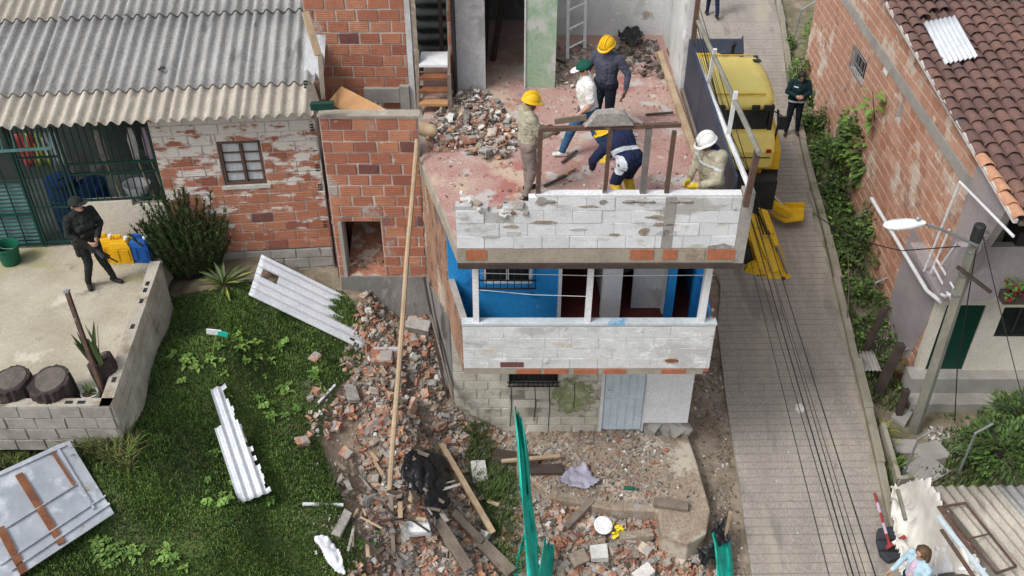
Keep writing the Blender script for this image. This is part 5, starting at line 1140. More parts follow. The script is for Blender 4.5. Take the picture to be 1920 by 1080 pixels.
tarp('tarp', 'tarp_white', tp, tz, 60, .34, 3.4, 'crumpled dirty white tarp heaped between kerb and shed', 4.4)
tarp('white_cloth', 'bag_white', [(1752, 1035), (1790, 1030), (1850, 1090), (1735, 1090)], lambda a, b: tz(a, b) + Z3 * .12, 24, .12, 3, 'smooth bluish white sheet over the tarp beside the shed', 8.1)
mb = MB().mat('pole_concrete'); mb.bar(PZ(1683, 918, 2.0), PZ(1698, 975, 1.9), .05); one('tarp_pole', mb, None, 'pale grey batten lying on the white tarp', 'batten')
# planter kerb by the road with two spiky plants
p0, p1 = PG(1640, 800, .1), PG(1672, 905, .1); mb = MB().mat('kerb'); mb.bar(p0 + Vector((.12, 0, 0)), p1 + Vector((.1, 0, 0)), .08, .25); mb.bar(p1 + Vector((.1, 0, 0)), p1 + Vector((.35, .05, 0)), .08, .25); one('planter_edge', mb, None, 'low concrete planter edge beside the road', 'planter')
# rubber base with red and white post lying over it
def zr(px, py, dz): return PR(px, py, dz)
c = zr(1662, 1030, 0); t = thing('rubber_foot', 'dark grey rubber barrier foot lying on the road by the woman', 'barrier foot', c)
ol = [zr(x, y, 0) for x, y in ((1643, 998), (1668, 994), (1690, 1000), (1695, 1030), (1688, 1052), (1664, 1060), (1648, 1045), (1641, 1018))]
MB().mat('rubber_grey').prism(ol, (0, 0, .12)).build('body', None, t, bevel=.03)
for k, (a, b) in enumerate((((1646, 1012), (1688, 1012)), ((1648, 1032), (1690, 1033)))): MB().mat('tyre').bar(zr(*a, .125), zr(*b, .125), .03, .02).build('rib', None, t)
bp_ = MB(); a, b = zr(1640, 925, .1), zr(1668, 1022, .25)
for k in range(5): bp_.mat('red_paint' if k % 2 == 0 else 'cloth_pink').tube([a.lerp(b, k / 5), a.lerp(b, (k + 1) / 5)], .024, 8)
one('barrier_post', bp_, None, 'red and white barrier post lying against the rubber foot', 'barrier post')
bp_ = MB(); a, b = zr(1662, 1027, .22), zr(1697, 1006, .3)
for k in range(3): bp_.mat('red_paint' if k % 2 == 0 else 'white_clean').tube([a.lerp(b, k / 3), a.lerp(b, (k + 1) / 3)], .035, 8)
one('barrier_post', bp_, None, 'short red barrier stub on top of the rubber foot', 'barrier post')
# ================================================================ backhoe loader on the road, cables
random.seed(55)
mx = 4.58; my = 19.2
def rzz(y): return zroad(y)
bh = thing('backhoe_loader', 'yellow backhoe loader parked on the road behind the building', 'backhoe', (mx, my, rzz(my)))
def B(x, y, z): return Vector((mx + x, my + y, rzz(my) + z + .1 * y))
def bpart(name, mat, fn, **k): mb = MB().mat(mat); fn(mb); return mb.build(name, None, bh, **k)
# chassis and engine hood
bpart('chassis', 'black_metal', lambda m: (m.box(B(0, .4, .75), (.9, 4.2, .5)), m.box(B(0, -1.35, .85), (1.9, .3, .7))))
bpart('engine_hood', 'yellow', lambda m: m.prism([B(-.42, 1.0, 1.05), B(.42, 1.0, 1.05), B(.42, 3.0, 1.05), B(-.42, 3.0, 1.05)], (0, 0, .55)), bevel=.08)
# cab roof: rounded yellow shell
def roof(m):
    nx_, ny_ = 14, 16; vs = []; fs = []
    for layer in (0, 1):
        for j in range(ny_ + 1):
            for i in range(nx_ + 1):
                u, v = 2 * i / nx_ - 1, 2 * j / ny_ - 1
                e = (abs(u) ** 4.5 + abs(v) ** 4.5); k = 1 / max(1, e ** (1 / 4.5)); wid = .82 - .04 * max(0, v)
                x, y = u * k * wid, v * k * .96 - .14; edge = max(abs(u), abs(v)) ** 6
                z = 2.72 + .20 * (1 - edge) - .05 * u * u - .06 * max(0, v) ** 2 - .022 * (i in (4, 10)) - .015 * (i == 7)
                if layer: z = 2.62
                vs.append(B(x, y, z))
    q = (nx_ + 1) * (ny_ + 1)
    for j in range(ny_):
        for i in range(nx_):
            a = j * (nx_ + 1) + i; fs += [(a, a + 1, a + nx_ + 2, a + nx_ + 1), (q + a, q + a + nx_ + 1, q + a + nx_ + 2, q + a + 1)]
    ring = [i for i in range(nx_ + 1)] + [j * (nx_ + 1) + nx_ for j in range(1, ny_ + 1)] + [ny_ * (nx_ + 1) + i for i in range(nx_ - 1, -1, -1)] + [j * (nx_ + 1) for j in range(ny_ - 1, 0, -1)]
    for a, b in zip(ring, ring[1:] + ring[:1]): fs.append((a, q + a, q + b, b))
    m.add(vs, fs)
rf = bpart('cab_roof', 'yellow_pale', roof, smooth=True)
for y in (-.95, .55): MB().mat('yellow').bar(B(-.55, y, 2.885), B(.55, y, 2.885), .03, .02).build('roof_seam', None, rf)
for x in (-.6, -.35, .35, .6): MB().mat('black_metal').box(B(x, -1.12, 2.68), (.16, .06, .1)).build('work_lamp', None, rf)
MB().mat('print_dark').box(B(.60, .35, 2.87), (.16, .10, .03), (0, .05, .2)).build('lamp_guard', None, rf)
for x in (-.72, .72):
    for y in (-1.0, .0, .95): bpart('cab_pillar', 'black_metal', lambda m: m.bar(B(x, y, 1.2), B(x * .99, y * .97, 2.65), .09))
bpart('cab_base', 'yellow', lambda m: (m.box(B(0, -.05, 1.1), (1.45, 1.9, .3))), bevel=.03)
for x in (-.72, .72): bpart('side_window', 'glass_dark', lambda m: m.box(B(x * .98, -.02, 1.95), (.012, 1.75, 1.2)))
bpart('rear_window', 'glass_dark', lambda m: m.box(B(0, -.99, 2.36), (1.3, .012, .5)))
bpart('rear_body', 'yellow_pale', lambda m: m.prism([B(-.8, -1.22, 1.3), B(-.8, -1.26, 1.75), B(-.8, -1.12, 2.1), B(-.8, -.75, 2.14), B(-.8, -.7, 1.3)], (1.66, 0, 0)), bevel=.08)
bpart('body_seam', 'black_metal', lambda m: m.box(B(.02, -1.262, 1.62), (1.5, .012, .02)))
bpart('tail_lamp', 'flower_red', lambda m: m.box(B(.72, -1.27, 1.78), (.1, .03, .07)))
bpart('mirror', 'black_metal', lambda m: (m.bar(B(.78, -.95, 2.5), B(.93, -1.05, 2.45), .03), m.box(B(.95, -1.06, 2.3), (.16, .05, .3))), bevel=.015)
bpart('grab_rail', 'black_metal', lambda m: m.tube([B(.82, -1.05, 2.6), B(.86, -1.12, 2.3), B(.84, -1.1, 1.9)], .025, 6))
bpart('front_window', 'glass_dark', lambda m: m.box(B(0, .95, 2.0), (1.3, .012, 1.1)))
bpart('seat', 'boot', lambda m: (m.box(B(0, -.3, 1.5), (.5, .5, .15)), m.box(B(0, .0, 1.85), (.5, .12, .6))), bevel=.04)
bpart('exhaust', 'black_metal', lambda m: m.tube([B(.35, 1.6, 1.6), B(.35, 1.6, 2.5), B(.38, 1.55, 2.6)], .045, 8))
# fenders over the rear wheels
for s in (-1, 1):
    def fender(m, s=s):
        pr = [(-.82, 1.02), (-.72, 1.42), (-.3, 1.6), (.35, 1.6), (.7, 1.42), (.8, 1.15), (.68, 1.15), (.6, 1.35), (.3, 1.5), (-.28, 1.5), (-.62, 1.35), (-.7, 1.02)]
        m.prism([B(s * .72, y, z) for y, z in pr], (s * .42, 0, 0))
    bpart('fender', 'yellow', fender, bevel=.02)
    def wheel(y, r, w_, nm):
        c = B(s * .92, y, r); mb = MB().mat('tyre'); mb.lathe(c, [(r * .55, -w_ / 2), (r * .9, -w_ / 2), (r, -w_ * .36), (r, w_ * .36), (r * .9, w_ / 2), (r * .55, w_ / 2)], 28, rot=(0, R(90), 0)); ty = mb.build(nm, None, bh)
        mb = MB().mat('tyre')
        for k in range(18):
            a = 6.283 * k / 18; d = Vector((0, math.cos(a), math.sin(a))); mb.bar(c + d * (r + .005) + X * (-w_ * .4), c + d * (r + .005) + X * (w_ * .4) + d.cross(X) * .1, .05, .05, up=d)
        mb.build('tread', None, ty)
        MB().mat('yellow').lathe(c, [(.05, -w_ * .3), (r * .55, -w_ * .42), (r * .56, w_ * .42), (r * .45, w_ * .3), (.1, w_ * .2)], 16, rot=(0, R(90), 0)).build('rim', None, ty)
    wheel(-.15, .68, .46, 'rear_wheel'); wheel(2.6, .45, .32, 'front_wheel')
    # loader arms
    bpart('loader_arm', 'yellow', lambda m, s=s: (m.bar(B(s * .62, .9, 1.35), B(s * .62, 2.9, 1.25), .12, .22), m.bar(B(s * .62, 2.9, 1.25), B(s * .62, 3.9, .55), .12, .2)))
    bpart('loader_ram', 'chrome', lambda m, s=s: m.tube([B(s * .62, 1.2, .9), B(s * .62, 2.8, 1.15)], .04, 8))
def bucket(m):
    pr = [(3.9, .35), (4.9, .3), (4.85, .37), (4.15, .45), (4.0, .8), (4.15, 1.3), (4.0, 1.36), (3.8, 1.1), (3.8, .6)]
    m.prism([B(-1.15, y, z) for y, z in pr], (2.3, 0, 0))
    for x in (-1.18, 1.15): m.prism([B(x, y, z) for y, z in ((3.85, .5), (4.85, .32), (4.2, 1.35), (3.9, 1.1))], (.03, 0, 0))
bpart('front_bucket', 'navy_sheet', bucket)
# stabiliser with pad, right side extended
def world(px, py, z): return PZ(px, py, z)
a, b = world(1418, 362, 2.55), world(1480, 400, 2.2)
bpart('stabiliser', 'yellow', lambda m: (m.bar(a + Vector((-.25, .1, .1)), b, .15, .18)), bevel=.02)
pd = [world(x, y, 2.02) for x, y in ((1442, 402), (1468, 392), (1507, 392), (1506, 414), (1470, 418))]
bpart('stabiliser_pad', 'yellow', lambda m: (m.prism(pd, (0, 0, .05)), m.bar(pd[1] + Z3 * .1, pd[2] + Z3 * .1, .05, .12)))
bpart('stabiliser_ram', 'chrome', lambda m: m.tube([a + Vector((-.2, .1, .45)), b + Vector((-.1, .1, .12))], .035, 8))
bpart('stabiliser', 'yellow', lambda m: m.bar(B(-.6, -1.4, .9), B(-1.1, -1.5, .3), .15, .18))
# boom, dipper, bucket
e = PY(1407, 402, 17.0); f_ = PY(1466, 520, 16.2); o_ = B(-.1, -1.5, 1.0)
sd_ = Vector((.92, .38, 0)).normalized()
bpart('boom', 'yellow', lambda m: (m.bar(o_, e + Vector((-.25, .15, -.1)), .26, .34), m.bar(e + Vector((-.3, .2, -.1)), e + Vector((.02, -.02, .05)), .24, .3)), bevel=.02)
dp = [PY(x, y, 16.6) for x, y in ((1412, 390), (1440, 402), (1480, 522), (1446, 532), (1398, 430))]
DQ = [PY(1405, 395, 16.95), PY(1440, 395, 16.95), PY(1470, 525, 16.15)]; nQ = (DQ[1] - DQ[0]).cross(DQ[2] - DQ[0]).normalized(); nQ = nQ if nQ.y < 0 else -nQ
def dq(px, py, o=0): d = ray(px, py); return CAM + d * (nQ.dot(DQ[0] - CAM) / nQ.dot(d)) + nQ * o
bpart('dipper', 'yellow', lambda m: m.prism([dq(*q) for q in ((1398, 398), (1418, 388), (1440, 394), (1466, 468), (1484, 520), (1470, 533), (1446, 535), (1424, 505), (1408, 455), (1393, 428))], -nQ * .34), bevel=.03)
bpart('dipper_box', 'yellow', lambda m: m.prism([dq(*q, .09) for q in ((1404, 402), (1428, 396), (1452, 466), (1464, 508), (1446, 512), (1424, 462))], -nQ * .1), bevel=.02)
bpart('dipper_plate', 'yellow', lambda m: m.prism([PY(1388, 520, 16.35), PY(1402, 502, 16.35), PY(1440, 484, 16.35), PY(1456, 535, 16.1), PY(1420, 530, 16.2), PY(1396, 532, 16.3)], (.02, .14, .03)), bevel=.015)
bpart('dipper_ram', 'chrome', lambda m: m.tube([dq(1450, 455, .15), dq(1474, 512, .12)], .036, 8))
bpart('ram_barrel', 'yellow', lambda m: m.tube([dq(1424, 394, .17), dq(1452, 460, .15)], .065, 10))
for px, py in ((1413, 396), (1452, 470), (1468, 522)): bpart('pin', 'black_metal', lambda m: m.lathe(dq(px, py, .03), [(.04, -.02), (.04, .03)], 10, rot=(R(60), 0, 0)))
bpart('rear_bucket', 'black_metal', lambda m: m.prism([PY(1372, 470, 16.7), PY(1412, 462, 16.7), PY(1424, 490, 16.6), PY(1400, 524, 16.5), PY(1370, 520, 16.6)], (.05, .45, 0)), bevel=.03)
for k in range(4): bpart('hose', 'cable', lambda m, k=k: m.tube([e + Vector((-.1 + .04 * k, .05, .25)), e + Vector((.1 + .04 * k, -.2, .1)), PY(1432 + 6 * k, 440, 16.5)], .016, 6))
# number decal on the dipper plate
mb = MB().mat('print_dark'); c = PY(1426, 515, 16.05)
for k in range(3): mb.box(c + Vector((.06 * k - .06, -.02, 0)), (.035, .004, .06), (R(20), 0, .15))
mb.build('decal', None, bh)
# ---------------------------------------------------------------- overhead cables along the street
def cab(px0, py0, px1, py1, z0, z1, sag, r, lab, x0=None):
    a, b = PZ(px0, py0, z0), PZ(px1, py1, z1); d = b - a; a = a - d * .25; b = b + d * .3; pts = []
    for k in range(15): t = k / 14; pts.append(a.lerp(b, t) - Z3 * (sag * 4 * t * (1 - t)))
    one('cable', MB().mat('cable').tube(pts, r, 5), None, lab, 'cable', 'overhead cables along the street')
for k, (a, b, z, r) in enumerate(((1290, 1596, 6.0, .005), (1302, 1606, 6.05, .008), (1310, 1618, 6.1, .005), (1296, 1560, 5.9, .005), (1316, 1648, 6.15, .007), (1305, 1630, 6.2, .004))):
    cab(a, 20, b, 1080, z, z + .15, .12, r, 'black overhead cable strung along the street above the backhoe')
a, b = PY(1546, 405, 15.5), PY(1800, 462, pb.y); one('cable', MB().mat('cable').tube([a + (a - b) * .1, PY(1600, 440, 15.0) - Z3 * .1, PY(1690, 470, 14), b], .01, 5), None, 'black service cable running across the bank to the concrete pole', 'cable')
one('cable', MB().mat('cable').tube([PY(1830, 470, pb.y - .15), PY(1815, 560, pb.y - .15), PY(1795, 690, pb.y - .2), PY(1790, 790, pb.y - .25)], .01, 5), None, 'black cable hanging down in front of the green door', 'cable')
one('cable', MB().mat('cable').tube([PY(1842, 440, pb.y), PY(1870, 560, pb.y - .5), PY(1900, 680, pb.y - 1.1), PY(1930, 800, pb.y - 1.8)], .008, 5), None, 'thin cable slanting from the pole across the cream wall', 'cable')
# loose wires inside the railings of the slab
for k in range(3):
    a = PX(1300 + 6 * k, 40, 2.97); b = PX(1392 + 5 * k, 318, 2.99); mid = a.lerp(b, .5) - Z3 * (.12 + .07 * k); one('wire', MB().mat('cable').tube([a, a.lerp(mid, .55) - Z3 * .03, mid, mid.lerp(b, .5) - Z3 * .02, b], .006, 4), None, 'thin dark wire slung between the white railings', 'wire', 'wires on the railing')
# ================================================================ people: one continuous body each, grown from limbs and remeshed
random.seed(66)
def capsule(a, b, r0, r1, n=10):
    a = Vector(a); b = Vector(b); d = b - a; L = d.length
    d = d.normalized() if L > 1e-5 else Z3.copy(); x = d.orthogonal().normalized(); y = d.cross(x); vs = []; fs = []; rings = []
    for k in range(4): t = math.pi / 2 * (1 - k / 3.0); rings.append((a - d * (r0 * math.sin(t)), max(r0 * math.cos(t), 1e-4)))
    for k in range(4): t = math.pi / 2 * (k / 3.0); rings.append((b + d * (r1 * math.sin(t)), max(r1 * math.cos(t), 1e-4)))
    for c, r in rings:
        for i in range(n): an = 6.2832 * i / n; vs.append(c + (x * math.cos(an) + y * math.sin(an)) * r)
    m = len(rings)
    for k in range(m - 1): fs += [(k * n + i, k * n + (i + 1) % n, k * n + n + (i + 1) % n, k * n + n + i) for i in range(n)]
    fs += [tuple(range(n))[::-1], tuple((m - 1) * n + i for i in range(n))]
    return vs, fs
DEF = dict(pel=(0, 0, .93), che=(0, .01, 1.28), nek=(0, .0, 1.46), hed=(0, .03, 1.60), look=(0, 1, 0),
    ls=(-.19, 0, 1.39), le=(-.27, -.03, 1.12), lw=(-.27, .07, .88), rs=(.19, 0, 1.39), re=(.27, -.03, 1.12), rw=(.27, .07, .88),
    lk=(-.11, .04, .50), la=(-.12, -.02, .09), rk=(.11, .04, .50), ra=(.12, -.02, .09), lt=(0, 1, 0), rt=(0, 1, 0), lh=None, rh=None)
def person(label, loc, heading, J, M, h=1.72, head=None, extra=None, sleeve=True, bulk=1.0, hair='hair', hem=None, longhair=False, collar=None, bands=()):
    j = dict(DEF); j.update(J); s = h / 1.72; loc = Vector(loc)
    fw = Vector((math.cos(heading), math.sin(heading), 0)); rt = Vector((fw.y, -fw.x, 0))
    def W(p): p = Vector(p) * s; return loc + rt * p.x + fw * p.y + Z3 * p.z
    caps = []
    def C(a, b, r0, r1, m): caps.append((W(a), W(b), r0 * s, r1 * s, m))
    V = lambda k: Vector(j[k])
    pel, che, nek, hed = V('pel'), V('che'), V('nek'), V('hed'); top, leg, skin, shoe = M['top'], M['leg'], M['skin'], M['shoe']; bk = bulk
    hipx = Vector((.085, 0, 0)); sx = (V('rs') - V('ls')) * .5
    C(pel - hipx, pel + hipx, .115 * bk, .115 * bk, leg)
    wst = pel.lerp(che, .42)
    for q in (-1, 1):
        C(pel + hipx * q * .75 + Z3 * .05, wst + hipx * q * .7, .108 * bk, .105 * bk, M.get('hem', top))
        C(wst + hipx * q * .7, che + sx * q * .42, .105 * bk, .115 * bk, top)
        C(che + sx * q * .40, nek + sx * q * .45 - Z3 * .05, .112 * bk, .075 * bk, top)
    C(che, nek - Z3 * .04, .12 * bk, .08 * bk, top); C(wst + Vector((0, .02, 0)), che + Vector((0, .02, 0)), .118 * bk, .125 * bk, top)
    C(nek - Z3 * .03, hed - Z3 * .06, .058, .054, skin)
    if collar: C(nek - Z3 * .02, nek + Z3 * .035, .078, .07, collar)
    look = Vector(j['look']).normalized(); up = (Z3 - look * look.z); up = up.normalized() if up.length > .1 else (hed - nek).normalized(); side = look.cross(up).normalized()
    C(hed - look * .012 + up * .02, hed + look * .015 + up * .025, .092, .088, skin)      # cranium
    C(hed - up * .05 + look * .02, hed - up * .085 + look * .05, .066, .045, skin)       # jaw
    C(hed + look * .09 - up * .0, hed + look * .112 - up * .03, .011, .016, skin)        # nose
    C(hed + look * .088 + up * .025 - side * .03, hed + look * .088 + up * .025 + side * .03, .014, .014, skin)  # brow
    for q in (-1, 1): C(hed + side * q * .088 - look * .005 + up * .005, hed + side * q * .095 - look * .012 - up * .035, .015, .012, skin)
    for S_, q in (('l', -1), ('r', 1)):
        sh, el, wr = V(S_ + 's'), V(S_ + 'e'), V(S_ + 'w')
        C(sh, el, .066 * bk, .052 * bk, top)
        fm = skin if not sleeve else top
        if not sleeve: caps[-1] = (W(sh), W(sh.lerp(el, .8)), .072 * s * bk, .062 * s * bk, top); C(sh.lerp(el, .7), el, .043, .042, skin)
        C(el, wr.lerp(el, .06), .05 * (bk if sleeve else .85), .036 * (bk if sleeve else .85), fm)
        hm = M.get('hand', skin); d = (wr - el).normalized(); hd = Vector(j[S_ + 'h']).normalized() if j[S_ + 'h'] else (d + Vector((0, .35, 0))).normalized()
        nrm = Vector((-q, .15, 0)); nrm = (nrm - hd * nrm.dot(hd)).normalized(); sd_ = hd.cross(nrm).normalized()
        C(wr, wr + hd * .03, .03, .03, hm)
        for f in range(4):
            o = sd_ * (f - 1.5) * .021; pal = wr + hd * .085 + o * 1.05; L = (.072, .08, .075, .058)[f]
            C(wr + hd * .02 + o * .8, pal, .016, .0125, hm)
            k1 = pal + hd * L * .5 + nrm * .012; C(pal, k1, .012, .011, hm); C(k1, k1 + (hd * .75 + nrm * .65).normalized() * L * .5, .011, .0095, hm)
        tb = wr + hd * .035 - sd_ * .03; C(tb, tb + hd * .035 - sd_ * .028 + nrm * .012, .015, .013, hm); C(tb + hd * .035 - sd_ * .028 + nrm * .012, tb + hd * .068 - sd_ * .03 + nrm * .025, .013, .011, hm)
        hp = pel + hipx * q * 1.05 - Z3 * .03; kn, an = V(S_ + 'k'), V(S_ + 'a')
        C(hp, kn, .093 * bk, .064 * bk, leg); C(kn, an + Z3 * .03, .064 * bk, .046 * bk, M.get('shin', leg))
        td = Vector(j[S_ + 't']).normalized(); C(an - td * .045 - Z3 * .04, an + td * .13 - Z3 * .052, .042, .036, shoe); C(an + Z3 * .03, an - Z3 * .02, .048, .046, shoe)
    for (a, b, r0, r1, m) in (extra or []): C(Vector(a), Vector(b), r0, r1, m)
    mb = MB()
    for a, b, r0, r1, m in caps: mb.add(*capsule(a, b, r0, r1))
    me = bpy.data.meshes.new('t'); me.from_pydata(mb.v, [], mb.f); ob = bpy.data.objects.new('t', me); COL.objects.link(ob)
    bm = bmesh.new(); bm.from_mesh(me); bmesh.ops.recalc_face_normals(bm, faces=bm.faces[:]); bm.to_mesh(me); bm.free()
    md = ob.modifiers.new('r', 'REMESH'); md.mode = 'VOXEL'; md.voxel_size = .0095 * s; md.use_smooth_shade = True
    sm = ob.modifiers.new('s', 'SMOOTH'); sm.iterations = 8; sm.factor = .5
    dg = bpy.context.evaluated_depsgraph_get(); me2 = bpy.data.meshes.new_from_object(ob.evaluated_get(dg)); bpy.data.objects.remove(ob)
    n = len(me2.polygons); cc = np.empty(n * 3); me2.polygons.foreach_get('center', cc); cc = cc.reshape(n, 3); best = np.full(n, 1e9); idx = np.zeros(n, int); names = []
    for a, b, r0, r1, m in caps:
        if m not in names: names.append(m)
        A = np.array(a); D = np.array(b - a); dd = max(1e-9, D.dot(D)); t = np.clip((cc - A) @ D / dd, 0, 1); d = np.linalg.norm(cc - A - t[:, None] * D, axis=1) - (r0 + (r1 - r0) * t)
        k = d < best; best[k] = d[k]; idx[k] = names.index(m)
    for p0, ax, hw_, m, rmax in bands:     # sewn-on bands and hems
        if m not in names: names.append(m)
        c0 = np.array(W(p0)); q = Vector(ax); a3 = np.array((rt * q.x + fw * q.y + Z3 * q.z).normalized()); k = (np.abs((cc - c0) @ a3) < hw_ * s) & (np.linalg.norm(cc - c0, axis=1) < rmax * s); idx[k] = names.index(m)
    me2.materials.clear()
    for m in names: me2.materials.append(MATS[m])
    # cloth folds: small displacement along normals, stronger at bends
    me2.polygons.foreach_set('material_index', idx.tolist()); me2.polygons.foreach_set('use_smooth', [True] * n)
    nv = len(me2.vertices); vc = np.empty(nv * 3, 'f'); me2.vertices.foreach_get('co', vc); nn = np.empty(nv * 3, 'f'); me2.vertices.foreach_get('normal', nn); vc = vc.reshape(nv, 3); nn = nn.reshape(nv, 3); zl = W(nek).z - .02
    amp = np.array([(.011 * (.3 - abs(mnoise.noise((x * 8, y * 8, z * 14)))) + .010 * (.3 - abs(mnoise.noise((x * 19 + 3, y * 19, z * 24)))) + .003 * mnoise.noise((x * 50, y * 50, z * 50))) if z < zl else 0 for x, y, z in vc.tolist()], 'f')
    me2.vertices.foreach_set('co', (vc + nn * amp[:, None]).ravel()); me2.update()
    me2.name = 'body'
    pr = thing('person', label, 'person', loc); bo = bpy.data.objects.new('body', me2); COL.objects.link(bo); bo.parent = pr; bo.matrix_parent_inverse = Matrix.Translation(-loc)
    H, Lk = W(hed), (rt * look.x + fw * look.y + Z3 * look.z); Up = (rt * up.x + fw * up.y + Z3 * up.z); Sd = Lk.cross(Up)
    H = H + Up * .02 * s
    def hp_(x, y, z): return H + (Sd * x + Lk * y + Up * z) * s
    for q in (-1, 1):
        m_ = MB().mat('hair'); m_.add(*capsule(hp_(q * .03, .088, -.012), hp_(q * .04, .085, -.012), .008 * s, .008 * s, 6)); m_.build('eye', None, pr)
    m_ = MB().mat('red_paint' if longhair else 'rust'); m_.add(*capsule(hp_(-.018, .083, -.082), hp_(.018, .083, -.082), .006 * s, .006 * s, 6)); m_.build('mouth', None, pr)
    def dome(mat, nm, r, zlo, dy, brim=None, ry=1.12, top=1.0, n=20, par=pr):
        m_ = MB().mat(mat); vs = []; fs = []; K = 7
        for k in range(K):
            t = k / (K - 1); ph = math.asin(max(-1, zlo)) * (1 - t) + R(86) * t
            for i in range(n): a = 6.2832 * i / n; vs.append(hp_(r * math.cos(ph) * math.cos(a), dy + r * ry * math.cos(ph) * math.sin(a), r * top * math.sin(ph)))
        for k in range(K - 1): fs += [(k * n + i, k * n + (i + 1) % n, k * n + n + (i + 1) % n, k * n + n + i) for i in range(n)]
        fs.append(tuple((K - 1) * n + i for i in range(n))); m_.add(vs, fs)
        o = m_.build(nm, None, par, smooth=True)
        return o
    if head in ('helmet_yellow', 'helmet_white'):
        hm = dome(head, 'helmet', .122, .0, -.005, top=1.12); m_ = MB().mat(head); vs = []; n = 24
        for r_, z in ((.115, .018), (.134, .0), (.137, -.012), (.115, .004)):
            for i in range(n): a = 6.2832 * i / n; f = 1.25 if 0 < a < math.pi and abs(a - math.pi / 2) < .9 else 1; vs.append(hp_(r_ * math.cos(a), r_ * math.sin(a) * 1.12 * f, z - (.012 if f > 1 else 0)))
        m_.add(vs, [(k * n + i, k * n + (i + 1) % n, ((k + 1) % 4) * n + (i + 1) % n, ((k + 1) % 4) * n + i) for k in range(4) for i in range(n)]); m_.build('brim', None, hm)
        m_ = MB().mat(head)
        for x in (-.035, 0, .035): m_.tube([hp_(x, .128 * math.cos(a) * 1.06, .139 * math.sin(a)) for a in np.linspace(.45, 2.7, 9)], .009 * s, 5)
        m_.build('crown_ridge', None, hm)
        dome(hair, 'hair', .102, -.35, -.012)
    elif head in ('cap_green', 'cloth_police', 'cloth_navy2'):
        dome(hair, 'hair', .1, -.4, -.012)
        cp = dome(head, 'cap', .112, .05, -.003, top=.95); m_ = MB().mat('white_clean' if head == 'cap_green' else head); vs = [hp_(x, y, z) for z in (.02, .01) for (x, y) in ((-.09, .07), (-.08, .17), (-.03, .21), (.03, .21), (.08, .17), (.09, .07))]
        m_.add(vs, [(0, 1, 2, 3, 4, 5), (11, 10, 9, 8, 7, 6)] + [(i, 6 + i, 6 + (i + 1) % 6, (i + 1) % 6) for i in range(6)]); m_.build('peak', None, cp)
    else:
        dome(hair, 'hair', .104, -.25, -.015)
        if longhair:
            m_ = MB().mat(hair); rnd = random.Random(4)
            for k in range(70):
                a = rnd.uniform(math.pi * .95, math.pi * 2.05); r_ = rnd.uniform(.085, .108); b0 = hp_(r_ * math.cos(a), r_ * 1.1 * math.sin(a) - .01, .03); m_.tube([b0, hp_(r_ * 1.1 * math.cos(a), r_ * 1.15 * math.sin(a) - .02, -.09), hp_(r_ * math.cos(a) * 1.05, r_ * 1.2 * math.sin(a) - .03, -.22 - rnd.uniform(0, .06))], [.013, .014, .005], 5)
            m_.build('long_hair', None, pr, smooth=True)
    return pr, W
UNT = [((-.075, .01, .95), (.075, .01, .95), .128, .128, 'cloth_khaki')]
KH = dict(top='cloth_khaki', leg='cloth_taupe', skin='skin', shoe='boot')
# worker in khaki on the left of the slab
pw = PZ(990, 371, SZ)
person('worker in khaki shirt and yellow helmet standing by the rubble heap', PZ(988, 366, SZ), R(20), dict(hed=(0, .05, 1.60), look=(.12, 1, -.25), re=(.24, .12, 1.14), rw=(.10, .36, 1.08), le=(-.26, .08, 1.12), lw=(-.12, .33, 1.05), rh=(-.1, 1, -.1), lh=(.2, 1, -.1), ra=(.14, -.06, .09), la=(-.13, .06, .09), rt=(.5, 1, 0), lt=(-.2, 1, 0)), KH, 1.58, 'helmet_yellow', bulk=1.14, extra=UNT + [((-.15, .0, 1.36), (-.1, .03, 1.02), .085, .1, 'cloth_khaki'), ((.15, .0, 1.36), (.1, .03, 1.02), .085, .1, 'cloth_khaki')], collar='khaki_dark', bands=[((.1, .34, 1.08), (-.3, 1, 0), .02, 'khaki_dark', .08), ((0, 0, .89), (0, 0, 1), .012, 'khaki_dark', .3), ((0, .12, 1.1), (1, 0, 0), .012, 'khaki_dark', .17)])
# man in white shirt striding left
pw = PZ(1100, 297, SZ)
person('man in white shirt, jeans and green cap walking across the slab', pw, R(186), dict(pel=(0, 0, .90), che=(0, .06, 1.25), nek=(0, .07, 1.43), hed=(0, .11, 1.57), look=(.1, 1, -.5), ls=(-.19, .05, 1.36), rs=(.19, .05, 1.36), le=(-.25, .02, 1.09), lw=(-.2, .20, .90), re=(.24, -.06, 1.1), rw=(.24, .05, .88), lk=(-.10, -.12, .50), la=(-.1, -.32, .13), rk=(.1, .24, .50), ra=(.1, .38, .09), lt=(0, 1, -.2), rt=(0, 1, .1)), dict(top='cloth_white', leg='denim', skin='skin_light', shoe='cloth_white'), 1.62, 'cap_green', sleeve=False, bulk=1.2, extra=[((-.075, .02, .95), (.075, .02, .95), .135, .135, 'cloth_white')])
# worker in slate shirt behind him
person('worker in slate blue shirt and yellow helmet behind the man in white', PZ(1130, 252, SZ), R(240), dict(hed=(0, .05, 1.60), look=(.1, 1, -.35), le=(-.36, -.02, 1.16), lw=(-.38, .07, .93), re=(.33, .02, 1.13), rw=(.24, .2, .95)), dict(top='cloth_slate', leg='cloth_navy2', skin='skin', shoe='boot'), 1.62, 'helmet_yellow', bulk=1.14)
